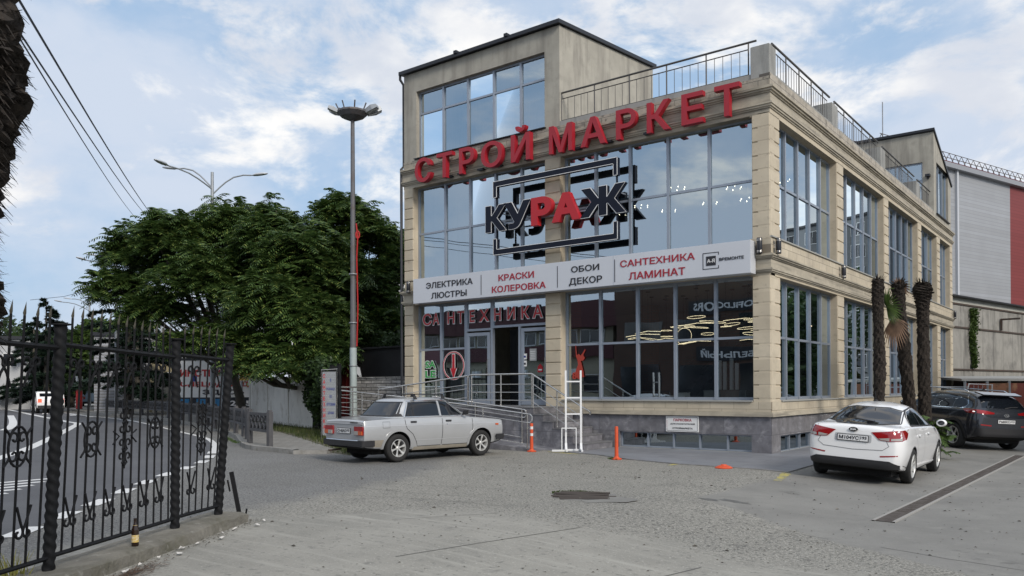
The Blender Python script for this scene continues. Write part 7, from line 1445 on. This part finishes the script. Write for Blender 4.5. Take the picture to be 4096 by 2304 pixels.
# --- vehicles far down the road
def small_vehicle(name,label,cat,c,az,L_,W_,H_,paint,kind):
    S=thing(name,label,cat,c,az)
    def o(nm,q,mm,par=S,**k): return obj(nm,q,mm,par,world=False,**k)
    def pr(pts,y0,y1): return MB().prism(pts,lambda a,b,d:(a,d,b),y0,y1)
    if kind=='car': body=[(-L_/2,.35),(-L_/2,.85),(-L_/2+.12,1.0),(-L_/2+.45,H_-.05),(-L_/2+.8,H_),(.25,H_),(1.0,1.0),(L_/2-.1,.85),(L_/2,.35)]
    elif kind=='van': body=[(-L_/2,.4),(-L_/2,H_),(L_/2-1.5,H_),(L_/2-.6,1.25),(L_/2,1.05),(L_/2,.4)]
    else: body=None
    if body:
        b=o('body',pr(body,-W_/2,W_/2),paint,bevel=.06); zw=H_-.5
        o('rear_window',MB().box(-L_/2-.012+(.25 if kind=='car' else 0),-L_/2+.4,-W_/2+.18,W_/2-.18,zw,H_-.14),CARG)
        for sg in (-1,1): o('side_window',MB().box(-L_/2+.7,L_/2-1.5 if kind=='car' else L_/2-1.0,sg*W_/2-.01,sg*W_/2+.012,zw-.02,H_-.14),CARG); o('tail_lamp',MB().box(-L_/2-.02,-L_/2+.05,sg*(W_/2-.28),sg*(W_/2-.05),.78,1.02),mat('brake_lamp_lit',(.6,.02,.01),.4,emit=((1,.06,.03),3)) if 'brake' in label else TRED)
        o('bumper',MB().box(-L_/2-.06,-L_/2+.1,-W_/2+.03,W_/2-.03,.34,.56),BPL)
    else:
        if kind=='tipper':
            o('cab',pr([(L_/2-1.6,.8),(L_/2-1.6,2.5),(L_/2-.3,2.5),(L_/2,1.5),(L_/2,.8)],-W_/2,W_/2),paint,bevel=.05); o('tipper_body',pr([(-L_/2,1.1),(-L_/2+.1,2.3),(L_/2-1.8,2.3),(L_/2-1.8,1.1)],-W_/2,W_/2),mat('brown_tipper',(.055,.032,.02),.7),bevel=.03)
            for k in range(6): o('rib',MB().box(-L_/2+.3+k*.75,-L_/2+.38+k*.75,-W_/2-.05,W_/2+.05,1.1,2.3),RG)
        else:
            o('cab',pr([(L_/2-1.7,.6),(L_/2-1.7,2.2),(L_/2-.5,2.2),(L_/2-.05,1.45),(L_/2,.6)],-W_/2,W_/2),paint,bevel=.05); o('box_body',pr([(-L_/2,.9),(-L_/2,2.4),(L_/2-1.8,2.4),(L_/2-1.8,.9)],-W_/2,W_/2),GALV,bevel=.02)
        o('chassis',MB().box(-L_/2+.1,L_/2-.2,-.4,.4,.5,.85),BPL)
        for sg in (-1,1): o('side_window',pr([(L_/2-1.3,1.5),(L_/2-1.3,2.1),(L_/2-.6,2.1),(L_/2-.35,1.5)],sg*W_/2-.01,sg*W_/2+.012),CARG)
    r=.32 if body else .48
    for x in ((-L_/2+.8,L_/2-.85) if body else (-L_/2+.9,-L_/2+2.0,L_/2-1.0)):
        for sg in (-1,1):
            wl=o('wheel',MB().cyl((x,sg*(W_/2-.22),r),(x,sg*(W_/2+.01),r),r,n=18),RUB); o('rim',MB().cyl((x,sg*(W_/2),r),(x,sg*(W_/2+.025),r),r*.55,n=14),RIM,wl)
    return S
cz=V(-33.6,59); fw=math.atan2((cz-V(0,0)).y,(cz-V(0,0)).x)
small_vehicle('parked_car','white hatchback with glowing red brake lamps driving away behind the fence','car',cz,fw+.12,3.9,1.7,1.55,WHITEP,'car')
small_vehicle('truck','brown tipper truck crossing beyond the white car','truck',V(-44.0,74),R(37.6)+pi+.15,7.2,2.3,2.5,mat('truck_cab_dark',(.05,.05,.055),.5),'tipper')
small_vehicle('truck','small white lorry at the far left edge behind the fence','truck',V(-45.5,66),R(37.6)+.2,5.2,2.0,2.4,WHITEP,'lorry')
small_vehicle('van','light blue minibus standing behind the blue round sign','van',V(-40.6,79),R(37.6)+pi*.5+.5,5.2,1.9,2.1,mat('pale_blue_paint',(.32,.42,.52),.3,coat=.5),'van')
small_vehicle('van','white minibus beside the light blue one behind the yellow framed sign','van',V(-36.3,77),R(37.6)+pi*.5+.6,5.0,1.9,2.1,WHITEP,'van')
# ------------------------------------------------------------------ what stands behind the viewpoint and to the right (seen in the window panes)
ROOFM=mat('maroon_metal_roof',(.075,.018,.022),.5,.1,var=(1,.1)); CREAM=mat('cream_wall',(.36,.33,.25),.85,var=(1,.08))
S=thing('opposite_building','long cream building with maroon metal roof bands across the yard, reflected in the shop windows','building',(-42,-34,0))
def ob_(nm,m,mm,par=S): return obj(nm,m,mm,par)
ob_('wall',MB().box(-60,-24.5,-44,-34,0,3.9),CREAM); ob_('roof',MB().box(-60.2,-24.4,-44.2,-33.6,3.9,5.0),ROOFM); ob_('upper_wall',MB().box(-59,-25,-44,-34.2,5.0,6.3),CREAM); ob_('roof',MB().box(-60,-24.2,-44.5,-33.4,6.3,8.3),ROOFM)
for i in range(16):
    x=-59+i*2.1; f=ob_('window',MB().box(x,x+1.8,-34.21,-34.12,5.1,6.2),WHITE); 
    for s0 in (.08,.94): obj('pane',MB().box(x+s0,x+s0+.78,-34.119,-34.10,5.2,6.1),DPANE,f)
for i in range(7):
    x=-58+i*4.9; q=MB(); q.box(x,x+.85,-34,-33.7,2.5,3.1); ob_('air_conditioner',q,WHITE); ob_('window',MB().box(x+1.4,x+3,-34.02,-33.95,1.2,2.6),DPANE)
S=thing('brick_building','dark brick building beside the cream one, reflected in the shop windows','building',(-4,-33,0))
ob_('wall',MB().box(-24,4,-44,-33,0,9.0),mat('dark_brick',(.10,.052,.038),.85,joint=(.5,.16,.02,(.07,.06,.05),(0,2)),var=(1,.15)),S)
for i in range(6):
    for z0_,z1_ in ((.3,3.2),(4.8,6.4)): ob_('window',MB().box(-23.3+i*4.5,-20.2+i*4.5,-33.02,-32.95,z0_,z1_),DPANE,S)
MIR=lambda a,o,z:(-a,-32.9+o,z)
ob_('sign_board',MB().box(-17.5,-11.5,-32.98,-32.9,3.45,4.45),BLACK,S); ob_('lettering',fittext('МЕБЕЛЬНЫЙ',MIR,12.0,17.2,3.65,4.25,.001,.02,.03),WEDGE,S); ob_('sign_board',MB().box(-18,-12,-32.98,-32.9,6.6,7.5),BLACK,S); ob_('lettering',fittext('PROFILDOORS',MIR,12.4,17.6,6.8,7.3,.001,.02,.03),WEDGE,S)
simple_building('tower_block','grey tower block right of the yard, reflected in the side windows','building' and V(0,0)*0+Vector((24,88,0)),22,14,21,R(20),mat('grey_panel',(.17,.18,.19),.85,joint=(3,2.6,.04,(.2,.2,.2),(0,2))),None,8,7,z0=1,ww=1.6,wh=1.5)
RG_='trees right of the yard reflected in the side windows'
for i,(x,y,r,h) in enumerate(((8.6,9,2.6,4.2),(9.5,17,3.4,4.8),(9.5,28,3.6,5.0),(12,42,5,6))): leafball(('nearest','second','third','farthest')[i]+' leafy tree right of the yard reflected in the side windows',(x,y,-.17),[(x,y,h,r,r,r*.8),(x+1,y+1.5,h-.8,r*.8,r*.8,r*.7),(x-.5,y-1.2,2.2,r*.8,r*.9,1.6)],5600,90+i,LEAF_D,RG_,(.16,.34),.22)
